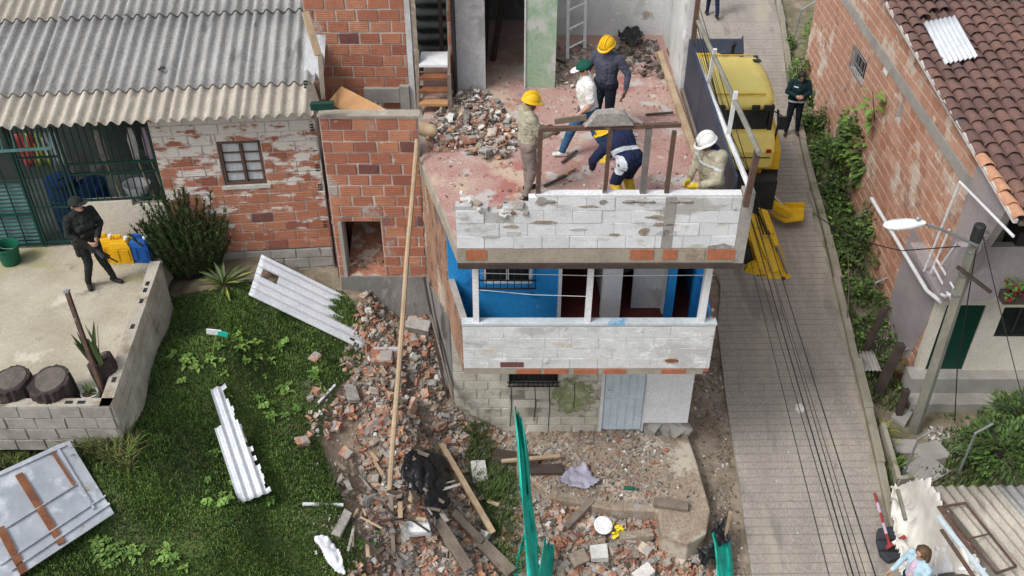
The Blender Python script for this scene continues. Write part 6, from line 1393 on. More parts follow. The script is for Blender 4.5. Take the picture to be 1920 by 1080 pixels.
# bending worker in navy vest
person('worker in navy vest with reflective stripe bending down behind the parapet', PZ(1172, 388, SZ), R(130), dict(pel=(0, -.02, .82), che=(-.02, .18, 1.06), nek=(-.06, .28, 1.15), hed=(-.12, .40, 1.15), look=(-.45, .8, -.55), ls=(-.25, .22, 1.05), rs=(.18, .24, 1.1), le=(-.32, .42, .74), lw=(-.22, .52, .52), re=(.26, .44, .80), rw=(.15, .56, .56), lk=(-.13, .12, .44), rk=(.13, .12, .44)), dict(top='cloth_navy', leg='cloth_navy', hem='cloth_navy', shin='glove_yellow', skin='skin', shoe='boot', hand='glove_yellow'), 1.60, 'helmet_yellow', bulk=1.32, bands=[((0, .07, .92), (.25, .75, .62), .03, 'reflect', .34), ((-.2, .0, .8), (1, 0, 0), .03, 'reflect', .16)])
# worker with white helmet at the right
person('worker in khaki jacket, white helmet and yellow gloves beside the navy sheets', PZ(1320, 434, SZ), R(205), dict(che=(0, .06, 1.24), nek=(0, .10, 1.40), hed=(0, .17, 1.53), look=(.2, 1, -.45), ls=(-.2, .06, 1.33), rs=(.2, .06, 1.33), le=(-.27, .1, 1.05), lw=(-.1, .28, .92), re=(.27, .1, 1.05), rw=(.1, .30, .9), lh=(.3, 1, -.3), rh=(-.3, 1, -.3)), dict(top='cloth_khaki', leg='cloth_khaki', skin='skin', shoe='boot', hand='glove_yellow'), 1.60, 'helmet_white', bulk=1.2, collar='cloth_navy', extra=UNT + [((-.05, .06, 1.39), (.05, .06, 1.39), .085, .085, 'cloth_navy'), ((-.17, .02, 1.36), (-.12, .06, 1.05), .09, .1, 'cloth_khaki'), ((.17, .02, 1.36), (.12, .06, 1.05), .09, .1, 'cloth_khaki')], bands=[((0, 0, .87), (0, 0, 1), .014, 'khaki_dark', .3), ((0, .15, 1.15), (1, 0, 0), .016, 'khaki_dark', .22), ((-.12, .27, .93), (.4, .7, -.3), .02, 'khaki_dark', .08), ((.12, .29, .91), (-.4, .7, -.3), .02, 'khaki_dark', .08), ((0, .05, 1.22), (0, 0, 1), .02, 'reflect', .34)])
# policeman on the terrace
pp = PZ(190, 533, TZ)
pol, PW = person('policeman in dark uniform holding a rifle on the terrace', pp, R(-42), dict(look=(-.35, 1, .1), re=(.27, .02, 1.14), rw=(.12, .26, 1.02), le=(-.26, .06, 1.13), lw=(-.02, .33, 1.06), rh=(-.5, 1, -.2), lh=(.4, 1, 0), la=(-.19, .10, .09), ra=(.16, -.08, .09), lt=(-.4, 1, 0), rt=(.4, 1, 0)), dict(top='cloth_police', leg='cloth_police', skin='skin_light', shoe='boot'), 1.60, 'cloth_police', bulk=1.08, extra=[((-.1, .11, 1.2), (.1, .11, 1.2), .07, .07, 'cloth_police'), ((-.08, .13, 1.08), (.08, .13, 1.08), .055, .055, 'boot'), ((-.12, 0, .96), (.12, 0, .96), .13, .13, 'boot'), ((.19, .0, .86), (.2, .02, .72), .05, .04, 'boot')], collar='cloth_police', bands=[((.0, .16, 1.27), (0, 0, 1), .012, 'rubber_grey', .12), ((-.22, .05, 1.25), (0, 0, 1), .03, 'rubber_grey', .08), ((0, 0, .97), (0, 0, 1), .02, 'rubber_grey', .24)])
rf_ = thing('rifle', 'black rifle held low across the body of the policeman', 'rifle', PW((0, .38, 1.0)))
a, b = Vector((.22, .24, 1.10)), Vector((-.16, .46, .62)); pt_ = lambda t: PW(a.lerp(b, t))
MB().mat('black_metal').bar(pt_(.25), pt_(.62), .045, .07).build('receiver', None, rf_); MB().mat('black_metal').tube([pt_(.6), pt_(1.05)], .012, 7).build('barrel', None, rf_); MB().mat('boot').bar(pt_(-.1), pt_(.26), .04, .1).build('stock', None, rf_); MB().mat('boot').bar(pt_(.6), pt_(.82), .05, .055).build('handguard', None, rf_); MB().mat('rubber_grey').bar(pt_(.46), PW(Vector((.02, .48, .80))), .03, .06).build('magazine', None, rf_); MB().mat('black_metal').bar(pt_(.3), pt_(.3) - Z3 * .1, .03, .04).build('grip', None, rf_)
# man on the road looking at his hands
person('man in dark jacket with pale hem stripe looking at his phone on the road', PR(1482, 250), R(262), dict(look=(0, 1, -.75), hed=(0, .07, 1.59), re=(.27, .06, 1.16), rw=(.07, .30, 1.16), le=(-.27, .06, 1.16), lw=(-.07, .30, 1.16), rh=(-.6, .8, .1), lh=(.6, .8, .1), la=(-.15, 0, .09), ra=(.13, .06, .09), lt=(-.2, 1, 0), rt=(.2, 1, 0)), dict(top='cloth_teal', leg='cloth_navy2', skin='skin_light', shoe='boot_brown', hem='cloth_teal'), 1.66, None, bulk=1.16, extra=[((-.09, 0, .96), (.09, 0, .96), .137, .137, 'cloth_teal')], bands=[((0, 0, .93), (0, 0, 1), .022, 'reflect', .3), ((.09, .12, 1.33), (0, 0, 1), .012, 'reflect', .06)])
# person at the top edge, walking up
person('person in navy trousers walking up the road far behind the railings', PR(1334, 32), R(95), dict(lk=(-.1, .12, .5), la=(-.1, .15, .09), ra=(.1, -.2, .12), rk=(.1, -.02, .5)), dict(top='cloth_navy2', leg='cloth_navy', skin='skin', shoe='boot'), 1.72, None, bulk=1.05)
# woman at the lower right
hw_ = PZ(1738, 1022, 2.5); fp_ = Vector((hw_.x, hw_.y, zroad(hw_.y)))
person('woman with long brown hair in light blue jacket and navy trousers by the tarp', fp_, R(200), dict(look=(-.1, 1, -.1), re=(.26, .06, 1.13), rw=(.20, .30, 1.02), le=(-.26, .10, 1.14), lw=(-.15, .33, 1.05)), dict(top='cloth_sky', leg='cloth_navy', skin='skin_light', shoe='boot'), 1.56, None, bulk=.95, hair='hair_brown', longhair=True, extra=[((0, .08, 1.32), (0, .09, 1.05), .075, .075, 'cloth_pink'), ((0, .0, 1.0), (0, .0, .97), .13, .13, 'cloth_navy')])
# ================================================================ debris, plants, small things
random.seed(77)
MIX1 = ['rub_brick'] * 3 + ['rub_orange'] * 4 + ['rub_grey'] * 4 + ['rub_tan'] * 5 + ['rub_white'] * 1 + ['rub_dark'] * 2
def PS(px, py, dz=0):
    a = PG(px, py, dz); b = PZ(px, py, PLZ + .004 + dz)
    return b if inpoly(b.x, b.y, [(q.x, q.y) for q in plp]) and b.y < a.y else a
def plate(mb, c, s):   # shard of hollow clay block: thin curved-in plate or a rib piece
    rot = Euler((random.gauss(0, .5), random.gauss(0, .5), random.uniform(0, 6.3))).to_matrix()
    if random.random() < .45:
        mb.box(c, (s * random.uniform(.8, 1.8), s * random.uniform(.5, 1.0), s * .16), rot, j=.2)
        if random.random() < .5: mb.box(Vector(c) + rot @ Vector((0, 0, s * .2)), (s * 1.1, s * .1, s * .35), rot, j=.15)
    else: shard(mb, c, s, rot=rot)
def rubble(name, label, poly, n, s0, s1, mix, gnd, kind='stuff', heap=0, dens=None, edge=None):
    xs_ = [p[0] for p in poly]; ys_ = [p[1] for p in poly]; mb = MB(); k = 0; tries = 0
    while k < n and tries < n * 8:
        tries += 1; px, py = random.uniform(min(xs_), max(xs_)), random.uniform(min(ys_), max(ys_))
        if not inpoly(px, py, poly): continue
        if dens and random.random() > dens(px, py): continue
        if edge and random.random() > edge(px, py): continue
        p = gnd(px, py); s = s0 + (s1 - s0) * random.random() ** 2.2; p = p + Z3 * (s * .15 + heap * random.random() ** 2)
        mb.mat(random.choice(mix)); plate(mb, p, s); k += 1
    return tag(mb.build(name, None), label, 'rubble', kind=kind)
rubble('rubble', 'heap of broken brick and mortar below the side wall', [(px + (px - 790) * .12, py + (py - 800) * .02) for px, py in RUB], 8500, .015, .105, MIX1 + ['rub_orange'] * 4 + ['rub_tan'], PG, heap=.05, edge=lambda x, y: sstep(.16, -.18, mnoise.noise((x * .016, y * .016, 7)) - .55 * sstep(640, 740, x - 30 * math.sin(y * .02))), dens=lambda x, y: (.3 + .7 * sstep(610, 700, x)) if y < 820 else (.06 + .94 * sstep(620, 760, x)))
rubble('small_rubble', 'scattered crumbs of brick and plaster over the garden edge', [(560,640),(700,600),(990,820),(990,1085),(600,1085),(540,820)], 5000, .01, .04, MIX1 + ['rub_tan'] * 8 + ['rub_white'] * 2, PG, dens=lambda x, y: .15 + .85 * sstep(560, 700, x))
rubble('slab_rubble', 'heap of broken bricks and mortar on the open upper floor', [(800,240),(850,180),(905,170),(960,225),(980,270),(950,300),(860,285),(810,285)], 1300, .018, .10, MIX1 + ['rub_white'] * 3, lambda x, y: PZ(x, y, SZ + .01), heap=.08)
rubble('slab_crumbs', 'crumbs of plaster and brick strewn over the upper floor', [(800,290),(860,170),(1060,90),(1230,70),(1340,350),(1010,380),(850,400)], 900, .01, .045, MIX1 + ['rub_white'] * 4 + ['rub_tan'] * 4, lambda x, y: PZ(x, y, SZ + .005))
rubble('corner_rubble', 'dark rubble and scraps before the rear white wall', [(1150,80),(1230,75),(1245,150),(1130,130)], 170, .03, .11, ['rub_dark'] * 5 + ['rub_tan', 'rub_grey', 'wood_dark', 'wood_grey'], lambda x, y: PZ(x, y, SZ + .02), heap=.06)
rubble('green_wall_rubble', 'plaster rubble at the foot of the green wall', [(1040,90),(1110,80),(1120,160),(1040,170)], 200, .02, .08, ['rub_grey', 'rub_tan', 'rub_white', 'rub_tan'], lambda x, y: PZ(x, y, SZ + .01), heap=.05)
rubble('platform_rubble', 'brick crumbs and earth strewn over the concrete platform', [(890,815),(1250,800),(1320,960),(1230,950),(1040,925),(960,900)], 3200, .008, .055, ['rub_tan'] * 4 + ['rub_grey'] * 3 + ['rub_brick'] * 2 + ['rub_white', 'rub_dark'], PS, dens=lambda x, y: 1 - .75 * sstep(1180, 1280, x - (y - 850) * .25))
rubble('front_rubble', 'broken bricks and concrete below the platform edge', [(930,920),(1040,935),(1230,965),(1300,1050),(1400,1085),(960,1085)], 3400, .018, .12, MIX1 + ['rub_orange'] * 3 + ['rub_tan'] * 4, PG, heap=.07)
rubble('bank_rubble', 'small stones on the dirt bank beside the road', [(1290,700),(1335,620),(1345,640),(1400,1085),(1340,1060),(1330,950)], 700, .01, .05, ['rub_tan'] * 4 + ['rub_grey'] * 2 + ['rub_white', 'rub_dark', 'soil', 'soil'], PG)
rubble('stair_rubble', 'brick rubble in the opening of the stair block', [(645,470),(720,470),(722,500),(640,500)], 60, .02, .07, MIX1, lambda x, y: PZ(x, y, 4.15))
rubble('pave_bits', 'pale crumbs scattered on the concrete road', [(1360,620),(1560,620),(1630,900),(1640,1060),(1420,1060)], 60, .008, .03, ['rub_white', 'rub_tan', 'rub_grey'], lambda x, y: PR(x, y, .006))
# single pieces that stand out
def hollow(p, L, mat, rot, label, group, cat='brick', w_=.15, h_=.085, cells=3):
    t = thing('hollow_brick', label, cat, p, group); M_ = Euler(rot).to_matrix(); mb = MB().mat(mat); p = Vector(p)
    for z in (-h_ / 2 + .008, h_ / 2 - .008): mb.box(p + M_ @ Vector((0, 0, z)), (L, w_, .016), M_)
    for k in range(cells + 1): mb.box(p + M_ @ Vector((0, -w_ / 2 + .008 + (w_ - .016) * k / cells, 0)), (L * random.uniform(.9, 1), .014, h_ - .033), M_)
    mb.build('shell', None, t)
    mb = MB().mat('mortar')
    mb.box(p + M_ @ Vector((L * .2, 0, h_ / 2 + .006)), (L * .5, w_ * .8, .012), M_, j=.2); mb.build('mortar_scab', None, t)
for k, (px, py, L, m_) in enumerate(((820, 800, .26, 'rub_orange'), (775, 690, .24, 'rub_grey'), (700, 735, .2, 'rub_orange'), (795, 740, .3, 'rub_orange'), (655, 770, .2, 'rub_orange'), (720, 790, .25, 'rub_brick'), (740, 830, .2, 'rub_brick'), (650, 850, .25, 'rub_orange'), (690, 870, .22, 'rub_orange'), (630, 800, .18, 'rub_orange'), (850, 850, .26, 'rub_brick'), (870, 820, .2, 'rub_orange'), (775, 640, .25, 'rub_brick'), (760, 610, .2, 'rub_grey'), (835, 780, .22, 'rub_grey'), (640, 900, .2, 'rub_tan'), (700, 900, .22, 'rub_tan'), (810, 720, .2, 'rub_grey'))):
    p = PG(px, py, .06); hollow(p, L * .75, m_, (random.gauss(0, .4), random.gauss(0, .4), random.uniform(0, 6)), 'broken hollow clay brick on the rubble heap below the side wall', 'broken bricks on the garden heap')
for k, (px, py) in enumerate(((1075, 1010), (1150, 1030), (1180, 1010), (1210, 1030), (1060, 1060), (1250, 1060), (1110, 980), (1165, 985), (1235, 1000))):
    p = PG(px, py, .1); hollow(p, random.uniform(.12, .22), random.choice(['rub_brick', 'rub_orange', 'rub_grey']), (random.gauss(0, .3), random.gauss(0, .3), random.uniform(0, 6)), 'broken hollow clay brick among the debris below the platform', 'broken bricks below the platform')
for k, (px, py) in enumerate(((880, 262), (835, 262), (905, 225), (925, 250), (870, 215), (940, 265), (910, 285))):
    hollow(PZ(px, py, SZ + .12), random.uniform(.14, .24), random.choice(['rub_brick', 'rub_orange', 'rub_grey', 'rub_white']), (random.gauss(0, .3), random.gauss(0, .3), random.uniform(0, 6)), 'broken hollow brick on the heap of the upper floor', 'broken bricks on the upper floor')
hollow(PG(715, 672, .1), .36, 'rub_brick', (.3, .1, .1), 'large dusty red brick chunk beside the corrugated sheet', None, w_=.24, h_=.16)
hollow(PG(785, 612, .1), .4, 'rub_grey', (.4, .1, -.2), 'greenish grey block chunk at the foot of the plaster base', None, w_=.2, h_=.2)
hollow(PG(590, 672, .04), .2, 'rub_orange', (.2, .1, 1.2), 'lone orange brick piece lying on the grass above the heap', None, w_=.14)
hollow(PG(566, 828, .04), .2, 'rub_orange', (.2, .3, .6), 'ribbed orange brick piece on the grass beside the heap', None, w_=.14)
def chunk(px, py, s, mat, label, cat='rubble', rot=None, dz=.06, gnd=PG, group=None):
    p = gnd(px, py) + Z3 * dz; mb = MB().mat(mat); mb.box(p, s, rot or (random.gauss(0, .15), random.gauss(0, .15), random.uniform(0, 6)), j=.14); return one('chunk', mb, None, label, cat, group, bevel=.012)
chunk(898, 895, (.24, .36, .2), 'rub_white', 'big white block with clay base beside the green mesh', rot=(.3, .1, .2), dz=.1)
chunk(783, 1002, (.42, .2, .14), 'white_clean', 'clean white rectangular block on the rubble near the black bag', rot=(.1, .05, .12), dz=.14)
chunk(1085, 1055, (.28, .22, .1), 'rub_tan', 'yellowish plaster chunk below the platform', rot=(.2, .1, .5), dz=.12)
chunk(1122, 1048, (.26, .26, .12), 'rub_white', 'square whitish block below the platform', rot=(.1, .05, .1), dz=.14)
chunk(1205, 1085, (.3, .2, .15), 'rub_white', 'white plaster chunk at the very bottom of the debris', dz=.12)
chunk(660, 745, (.18, .34, .1), 'rub_grey', 'flat grey mortar slab lying on the garden rubble', rot=(.2, .2, .4), dz=.08)
chunk(690, 585, (.1, .1, .08), 'rub_white', 'small white stone near the corrugated sheet', dz=.05)
chunk(642, 985, (.14, .42, .05), 'rub_grey', 'long flat grey mortar shard on the grass by the white bag', rot=(.1, .1, -.3), dz=.04)
chunk(905, 1015, (.16, .2, .14), 'rub_white', 'white lump beside the split timber', dz=.1)
# slab in the foreground: rounded concrete step stands proud of platform
# white pipes and sticks
for (a, b, r_, m_, lab) in (((568, 945), (643, 947), .028, 'white_clean', 'white plastic pipe lying on the grass'), ((597, 755), (628, 722), .02, 'white_clean', 'short white rod at the edge of the rubble heap'), ((700, 655), (745, 655), .05, 'sheet_white', 'white metal flashing half buried in brick rubble')):
    one('rod', MB().mat(m_).tube([PG(*a, .05), PG(*b, .05)], r_, 8), None, lab, 'rod')
# long pale pole leaning on the brick annex
a, b = PG(728, 936), PY(781, 262, AY - .07); mb = MB().mat('wood_pale'); mids = [a.lerp(b, k / 6) + Vector((random.uniform(-.012, .012), random.uniform(-.012, .012), 0)) for k in range(7)]; mb.tube(mids, [.042, .041, .04, .039, .037, .036, .034], 8); one('wooden_pole', mb, None, 'long pale wooden pole leaning from the rubble to the brick wall', 'pole')
def beam(a, b, w_, h_, m_, lab, dz=.08, gnd=PG, nm='beam', cat='beam'): one(nm, MB().mat(m_).bar(gnd(*a) + Z3 * dz, gnd(*b) + Z3 * (dz + .02), w_, h_), None, lab, cat, bevel=.006)
beam((828, 850), (925, 1018), .09, .07, 'wood_pale', 'straight brown timber lying down the rubble by the black bag', .22)
beam((820, 985), (880, 1080), .17, .06, 'wood_grey', 'split grey plank near the bottom of the rubble', .14)
beam((850, 975), (905, 1030), .12, .05, 'wood_grey', 'short weathered plank beside the white lump', .18)
beam((895, 1020), (960, 1085), .2, .07, 'wood_grey', 'broad splintered grey board at the edge of the mesh', .12)
beam((735, 945), (740, 1060), .06, .05, 'wood_grey', 'thin grey batten standing out of the lower rubble', .2)
beam((925, 858), (1010, 872), .26, .06, 'wood_dark', 'charred black plank lying before the ground floor wall', .06, lambda x, y: PZ(x, y, PLZ))
beam((975, 885), (1055, 885), .2, .05, 'wood_dark', 'dark board stacked in front of the charred plank', .06, lambda x, y: PZ(x, y, PLZ))
beam((940, 875), (1050, 866), .06, .05, 'wood_pale', 'pale batten lying on the charred plank', .13, lambda x, y: PZ(x, y, PLZ))
beam((1225, 945), (1290, 955), .16, .06, 'wood_grey', 'grey plank at the edge of the concrete platform', .05, lambda x, y: PZ(x, y, PLZ))
beam((1060, 1000), (1110, 950), .12, .08, 'wood_grey', 'grey beam slanting out of the debris below the platform', .15)
beam((1160, 1018), (1222, 1012), .14, .12, 'rub_tan', 'tan concrete post piece lying below the platform', .12)
beam((1236, 105), (1308, 312), .10, .09, 'wood_pale', 'long pale timber lying along the upper floor edge', .05, lambda x, y: PZ(x, y, SZ))
beam((1262, 120), (1318, 300), .07, .09, 'wood_grey', 'second weathered timber beside the long pale one', .05, lambda x, y: PZ(x, y, SZ))
beam((1252, 95), (1290, 200), .05, .06, 'rust_orange', 'thin reddish batten between the two long timbers', .04, lambda x, y: PZ(x, y, SZ))
for k, (a, b, m_, lab) in enumerate((((1053, 308), (1082, 288), 'wood_dark', 'short dark stick lying in front of the walking man'), ((1045, 335), (1078, 320), 'wood_pale', 'short pale stick on the red floor near the frame'), ((1020, 352), (1062, 335), 'wood_dark', 'thin dark stick near the feet of the khaki worker'), ((1060, 332), (1072, 318), 'wood_orange', 'small orange wood scrap on the red floor'), ((1190, 108), (1220, 112), 'wood_dark', 'dark stick lying by the rear white wall'), ((1038, 112), (1062, 124), 'wood_dark', 'dark stick at the foot of the ladder'), ((1210, 218), (1262, 216), 'wood_dark', 'thin dark rod across the floor by the long timber'))):
    beam(a, b, .04, .025, m_, lab, .03, lambda x, y: PZ(x, y, SZ), 'stick', 'stick')
# tool held by the khaki worker and sack by the annex
p = PZ(800, 250, SZ); t = one('sack_roll', MB().mat('wood_pale').lathe(p + Z3 * .06, [(.04, -.3), (.11, -.2), (.12, .15), (.06, .3)], 10, rot=(R(75), .2, .5)), None, 'rolled brown sacking beside the stair steps', 'sack', smooth=True)
a_ = PZ(1006, 205, SZ + 1.5)
# ladder against the rear wall
lt_ = thing('ladder', 'white metal ladder leaning against the green partition', 'ladder', PZ(1075, 105, SZ))
l0, l1 = PZ(1064, 112, SZ), PZ(1096, 96, SZ); top = Vector((-.02, .75, 2.5))
for q in (l0, l1): MB().mat('white_paint').bar(q, q + top, .055, .03).build('stile', None, lt_)
for k in range(8): MB().mat('white_paint').tube([l0 + top * ((k + .6) / 8), l1 + top * ((k + .6) / 8)], .018, 6).build('rung', None, lt_)
# crumpled plastics and cloths
tarp('black_plastic', 'plastic_black', [(1155,62),(1190,55),(1212,70),(1205,85),(1175,90),(1158,78)], lambda x, y: PZ(x, y, SZ + .08), 16, .22, 5, 'crumpled black plastic sheet against the rear white wall', 3.3, cat='plastic')
tarp('black_bag', 'plastic_black', [(758,850),(800,845),(840,860),(850,900),(845,940),(822,975),(800,965),(795,930),(762,920),(750,885)], lambda x, y: PG(x, y, .16), 44, .13, 6, 'torn black plastic bag on the garden rubble heap', 6.1, cat='plastic')
tarp('lilac_cloth', 'tarp_lilac', [(1042,905),(1065,880),(1098,875),(1115,893),(1130,900),(1122,915),(1105,918),(1075,918)], lambda x, y: PZ(x, y, PLZ + .03), 26, .16, 5, 'crumpled lilac cloth on the concrete platform', 2.2, cat='cloth')
tarp('black_bag', 'plastic_black', [(1292,1075),(1310,1040),(1335,1020),(1340,990),(1368,985),(1365,1015),(1345,1040),(1330,1070)], lambda x, y: PG(x, y, .3), 26, .28, 4, 'black rubbish bag hung over the green mesh by the bank', 9.4, cat='bag')
tarp('white_bag', 'bag_white', [(590,1012),(612,1008),(632,1025),(645,1050),(648,1080),(625,1072),(605,1045)], lambda x, y: PG(x, y, .05), 26, .2, 4, 'white plastic bag lying on the lawn', 5.2, cat='bag')
p = PG(1131, 985, .16); mb = MB().mat('white_clean'); mb.lathe(p, [(.001, -.01), (.14, -.01), (.15, .012), (.13, .02), (.01, .012)], 20, rot=(.35, .1, 0)); one('plate', mb, None, 'round white plate on the debris below the platform', 'plate')
mb = MB().mat('foam_yellow')
for k in range(26): leaf(mb, PG(1158 + random.gauss(0, 6), 994 + random.gauss(0, 5), .14), rdir(-.2, 1), Z3, .08, .06)
one('yellow_scrap', mb, None, 'bright yellow scrap beside the round white plate', 'scrap')
mb = MB().mat('bucket_green'); a, b = PZ(1170, 914, PLZ + .04), PZ(1196, 917, PLZ + .04); mb.tube([a, a.lerp(b, .6), a.lerp(b, .75), b], [.035, .035, .012, .012], 8); one('bottle', mb, None, 'small green bottle lying on the concrete platform', 'bottle')
mb = MB().mat('rub_white'); shard(mb, PR(1500, 766, .03), .12); mb.lathe(PR(1500, 766, .02), [(.09, -.015), (.075, .03), (.02, .045)], 9); one('paper', mb, None, 'small crumpled white paper on the concrete road', 'paper')
# ---------------------------------------------------------------- metal sheets in the garden
def onplane(pts3, px, py):
    n = (pts3[1] - pts3[0]).cross(pts3[2] - pts3[0]); d = ray(px, py); return CAM + d * (n.dot(pts3[0] - CAM) / n.dot(d))
c0, c1, c2 = PG(478, 515, .13), PG(690, 575, .25), PG(466, 550, .10)
Us = (c2 - c0); V_ = (c1 - c0); ln = V_.length
W4 = [c0, c1, PG(630, 632, .12)]
def rng(u, v): return mnoise.noise((u * 9, v * 7, 1)) 
U_ = PG(466, 553, .11) - c0
corr('metal_sheet', 'sheet_white', None, c0 + U_ * 1.0, -U_.normalized() if False else (c0 - (c0 + U_)).normalized(), (PG(640, 634, .14) - PG(470, 552, .1)).normalized(), .72, 2.05, pitch=.13, amp=.022, nv=22, jag=lambda u, v: (v > .72 and mnoise.noise((u * 7, v * 12, 2)) > .38 - (v - .72) * 1.6) or (v < .2 and abs(u - .6) < .1 and v > .06))
tag(bpy.data.objects['metal_sheet'], 'torn white corrugated sheet lying by the grey block footing', 'metal sheet')
a0, a1, a2 = PG(383, 738, .04), PG(440, 730, .1), PG(455, 940, .08)
corr('metal_sheet', 'sheet_white', None, a0 + Vector((-.02, 0, .03)), (PG(412, 728, .1) - a0).normalized() * 1, (PG(466, 940, .08) - PG(398, 735, .1)).normalized(), .46, 1.78, pitch=.12, amp=.025, nv=24, jag=lambda u, v: (u < .22 and v < .36 + .1 * rng(1, v)) or (u > .62 + .34 * v + .25 * rng(2, v * 3)))
o = bpy.data.objects.get('metal_sheet.001'); tag(o, 'narrow torn white corrugated strip lying in the middle of the lawn', 'metal sheet')
# big galvanised door leaf with rusty braces
D = [PG(130, 828, .30), PG(214, 962, .12), PG(20, 1095, .12)]
nD = (D[1] - D[0]).cross(D[2] - D[0]).normalized(); nD = nD if nD.z > 0 else -nD
D4 = onplane(D, -75, 955); dl_ = thing('metal_door', 'dented galvanised door leaf with rusty braces dumped on the lawn', 'door', D[1])
def dp_(px, py, o=0): return onplane(D, px, py) + nD * o
mb = MB().mat('galv_sheet'); out = [(110, 833), (130, 826), (214, 962), (20, 1090), (-120, 1180), (-220, 1010), (0, 884)]
mb.prism([dp_(*q) for q in out], -nD * .03); mb.build('leaf', None, dl_)
for (a, b, w_, m_) in (((35, 890), (116, 1020), .09, 'rust_orange'), ((98, 848), (140, 912), .035, 'rust_orange'), ((0, 990), (45, 1075), .09, 'rust_orange'), ((108, 842), (176, 955), .03, 'galv_sheet'), ((205, 945), (20, 1070), .03, 'galv_sheet'), ((198, 930), (0, 1060), .018, 'galv_sheet'), ((150, 905), (-20, 1010), .015, 'galv_sheet'), ((122, 836), (-20, 900), .03, 'galv_sheet')):
    MB().mat(m_).bar(dp_(*a, .015), dp_(*b, .015), w_, .03, up=nD).build('brace', None, dl_)
# ---------------------------------------------------------------- small sign on a stake in the lawn
p = PG(398, 668); t = thing('stake_sign', 'small white and green sign on a thin stake in the lawn', 'sign', p); tp_ = PY(405, 628, p.y)
MB().mat('leaf_yellow').tube([p, tp_], .008, 5).build('stake', None, t)
MB().mat('white_clean').bar(PY(387, 621, p.y), PY(415, 624, p.y), .02, .09).build('board', None, t); MB().mat('mesh_green').bar(PY(408, 624, p.y - .012), PY(427, 628, p.y - .012), .02, .08).build('green_end', None, t)
# ---------------------------------------------------------------- green mesh fence
def meshstrip(nm, pts, lab):   # folded net: pleated strip between two rails of points
    mb = MB().mat('mesh_green'); vs = []; n = len(pts)
    for k, (a, b) in enumerate(pts):
        for i in range(9): t_ = i / 8; p = Vector(a).lerp(Vector(b), t_); vs.append(p + Vector((.025 * math.sin(i * 3.1 + k), .05 * math.sin(i * 2.4 + k * .7) + .02 * mnoise.noise((i, k * 1.7, 0)), .04 * math.sin(i * 1.9 + k) - .06 * math.sin(math.pi * t_))))
    mb.add(vs, [(k * 9 + i, k * 9 + i + 1, k * 9 + i + 10, k * 9 + i + 9) for k in range(n - 1) for i in range(8)]); o = mb.build(nm, None, smooth=True); o.modifiers.new('t', 'SOLIDIFY').thickness = .004; return tag(o, lab, 'mesh')
g = [PG(968, 900), PG(985, 980), PG(1010, 1085)]
tops = [PY(972, 762, g[0].y + .5)]
rail_t = [(968, 762), (974, 830), (980, 900), (988, 970), (996, 1030), (1002, 1085)]
A0 = PG(975, 880) + Z3 * .9; ys_ = np.linspace(11.2, 8.0, 6)
pts = []
for k, (px, py) in enumerate(rail_t):
    y_ = float(np.interp(k, [0, 5], [11.0, 8.2])); a = PY(px, py, y_); b = a + Vector((.09 + .03 * (k % 2) + .008 * k, -.05, -.2 - .06 * k)); pts.append((a - X * (.03 + .008 * k), b))
meshstrip('mesh_fence', pts, 'long green mesh strip hanging along the edge of the platform')
pts = [(PG(1020 - k * 4, 1010 + k * 24, .5), PG(1040 - k * 3, 1020 + k * 24, .15)) for k in range(5)]
meshstrip('mesh_fence', pts, 'short green mesh end at the bottom of the debris')
pts = [(PG(985 - k * 6, 985 + k * 22, .12), PG(1012, 1010 + k * 20, .05)) for k in range(5)]
meshstrip('mesh_fence', pts, 'loose green mesh lying in the weeds below the strip')
pts = [(PG(1335 + k * 3, 1000 + k * 22, .55), PG(1368 + k * 2, 1005 + k * 22, .2)) for k in range(5)]
meshstrip('mesh_fence', pts, 'green mesh post wrap beside the black rubbish bag')
b0 = PG(1355, 1030); one('mesh_stake', MB().mat('wood_pale').bar(b0, b0 + Z3 * .9, .04), None, 'wooden stake carrying the green mesh by the bank', 'stake')
for (px, py, y_, lab) in ((972, 770, 11.0, 'wooden stake at the top end of the long green mesh'), (990, 985, 9.5, 'wooden stake halfway along the long green mesh')):
    a = PY(px, py, y_); q = Vector((a.x, a.y, hz(a.x, a.y) - .05)); one('mesh_stake', MB().mat('wood_pale').bar(q, a, .04), None, lab, 'stake')
# ---------------------------------------------------------------- plants
def bushy(nm, label, c, rx, ry, rz_, n, L0, L1, mats, wd=.5, stems=7, group=None, cat='shrub', holes=.35):
    t = thing(nm, label, cat, c, group); c = Vector(c); mb = MB(); tips = []
    st = MB().mat('bark')
    for k in range(stems):
        d = rdir(.35, 1); tip = c + Vector((d.x * rx * .8, d.y * ry * .8, d.z * rz_)); st.tube([c, c.lerp(tip, .5) + rdir() * .04, tip], [.014, .01, .004], 5)
    st.build('stem', None, t); k = 0; tr = 0
    while k < n and tr < n * 6:
        tr += 1; d = rdir(-.25, 1); r_ = random.random() ** .45; p = c + Vector((d.x * rx * r_, d.y * ry * r_, rz_ * .45 + d.z * rz_ * .6 * r_))
        if mnoise.noise(p * (1.6 / max(rx, .3)) * 1.4 + Vector((c.x, 0, 3))) < -holes + .2: continue
        mb.mat(random.choices(mats, [3, 3, 2][:len(mats)])[0]); L = random.uniform(L0, L1); leaf(mb, p, (d + rdir() * .7), Z3, L, L * wd, .15, .3); k += 1
    mb.build('foliage', None, t); return t
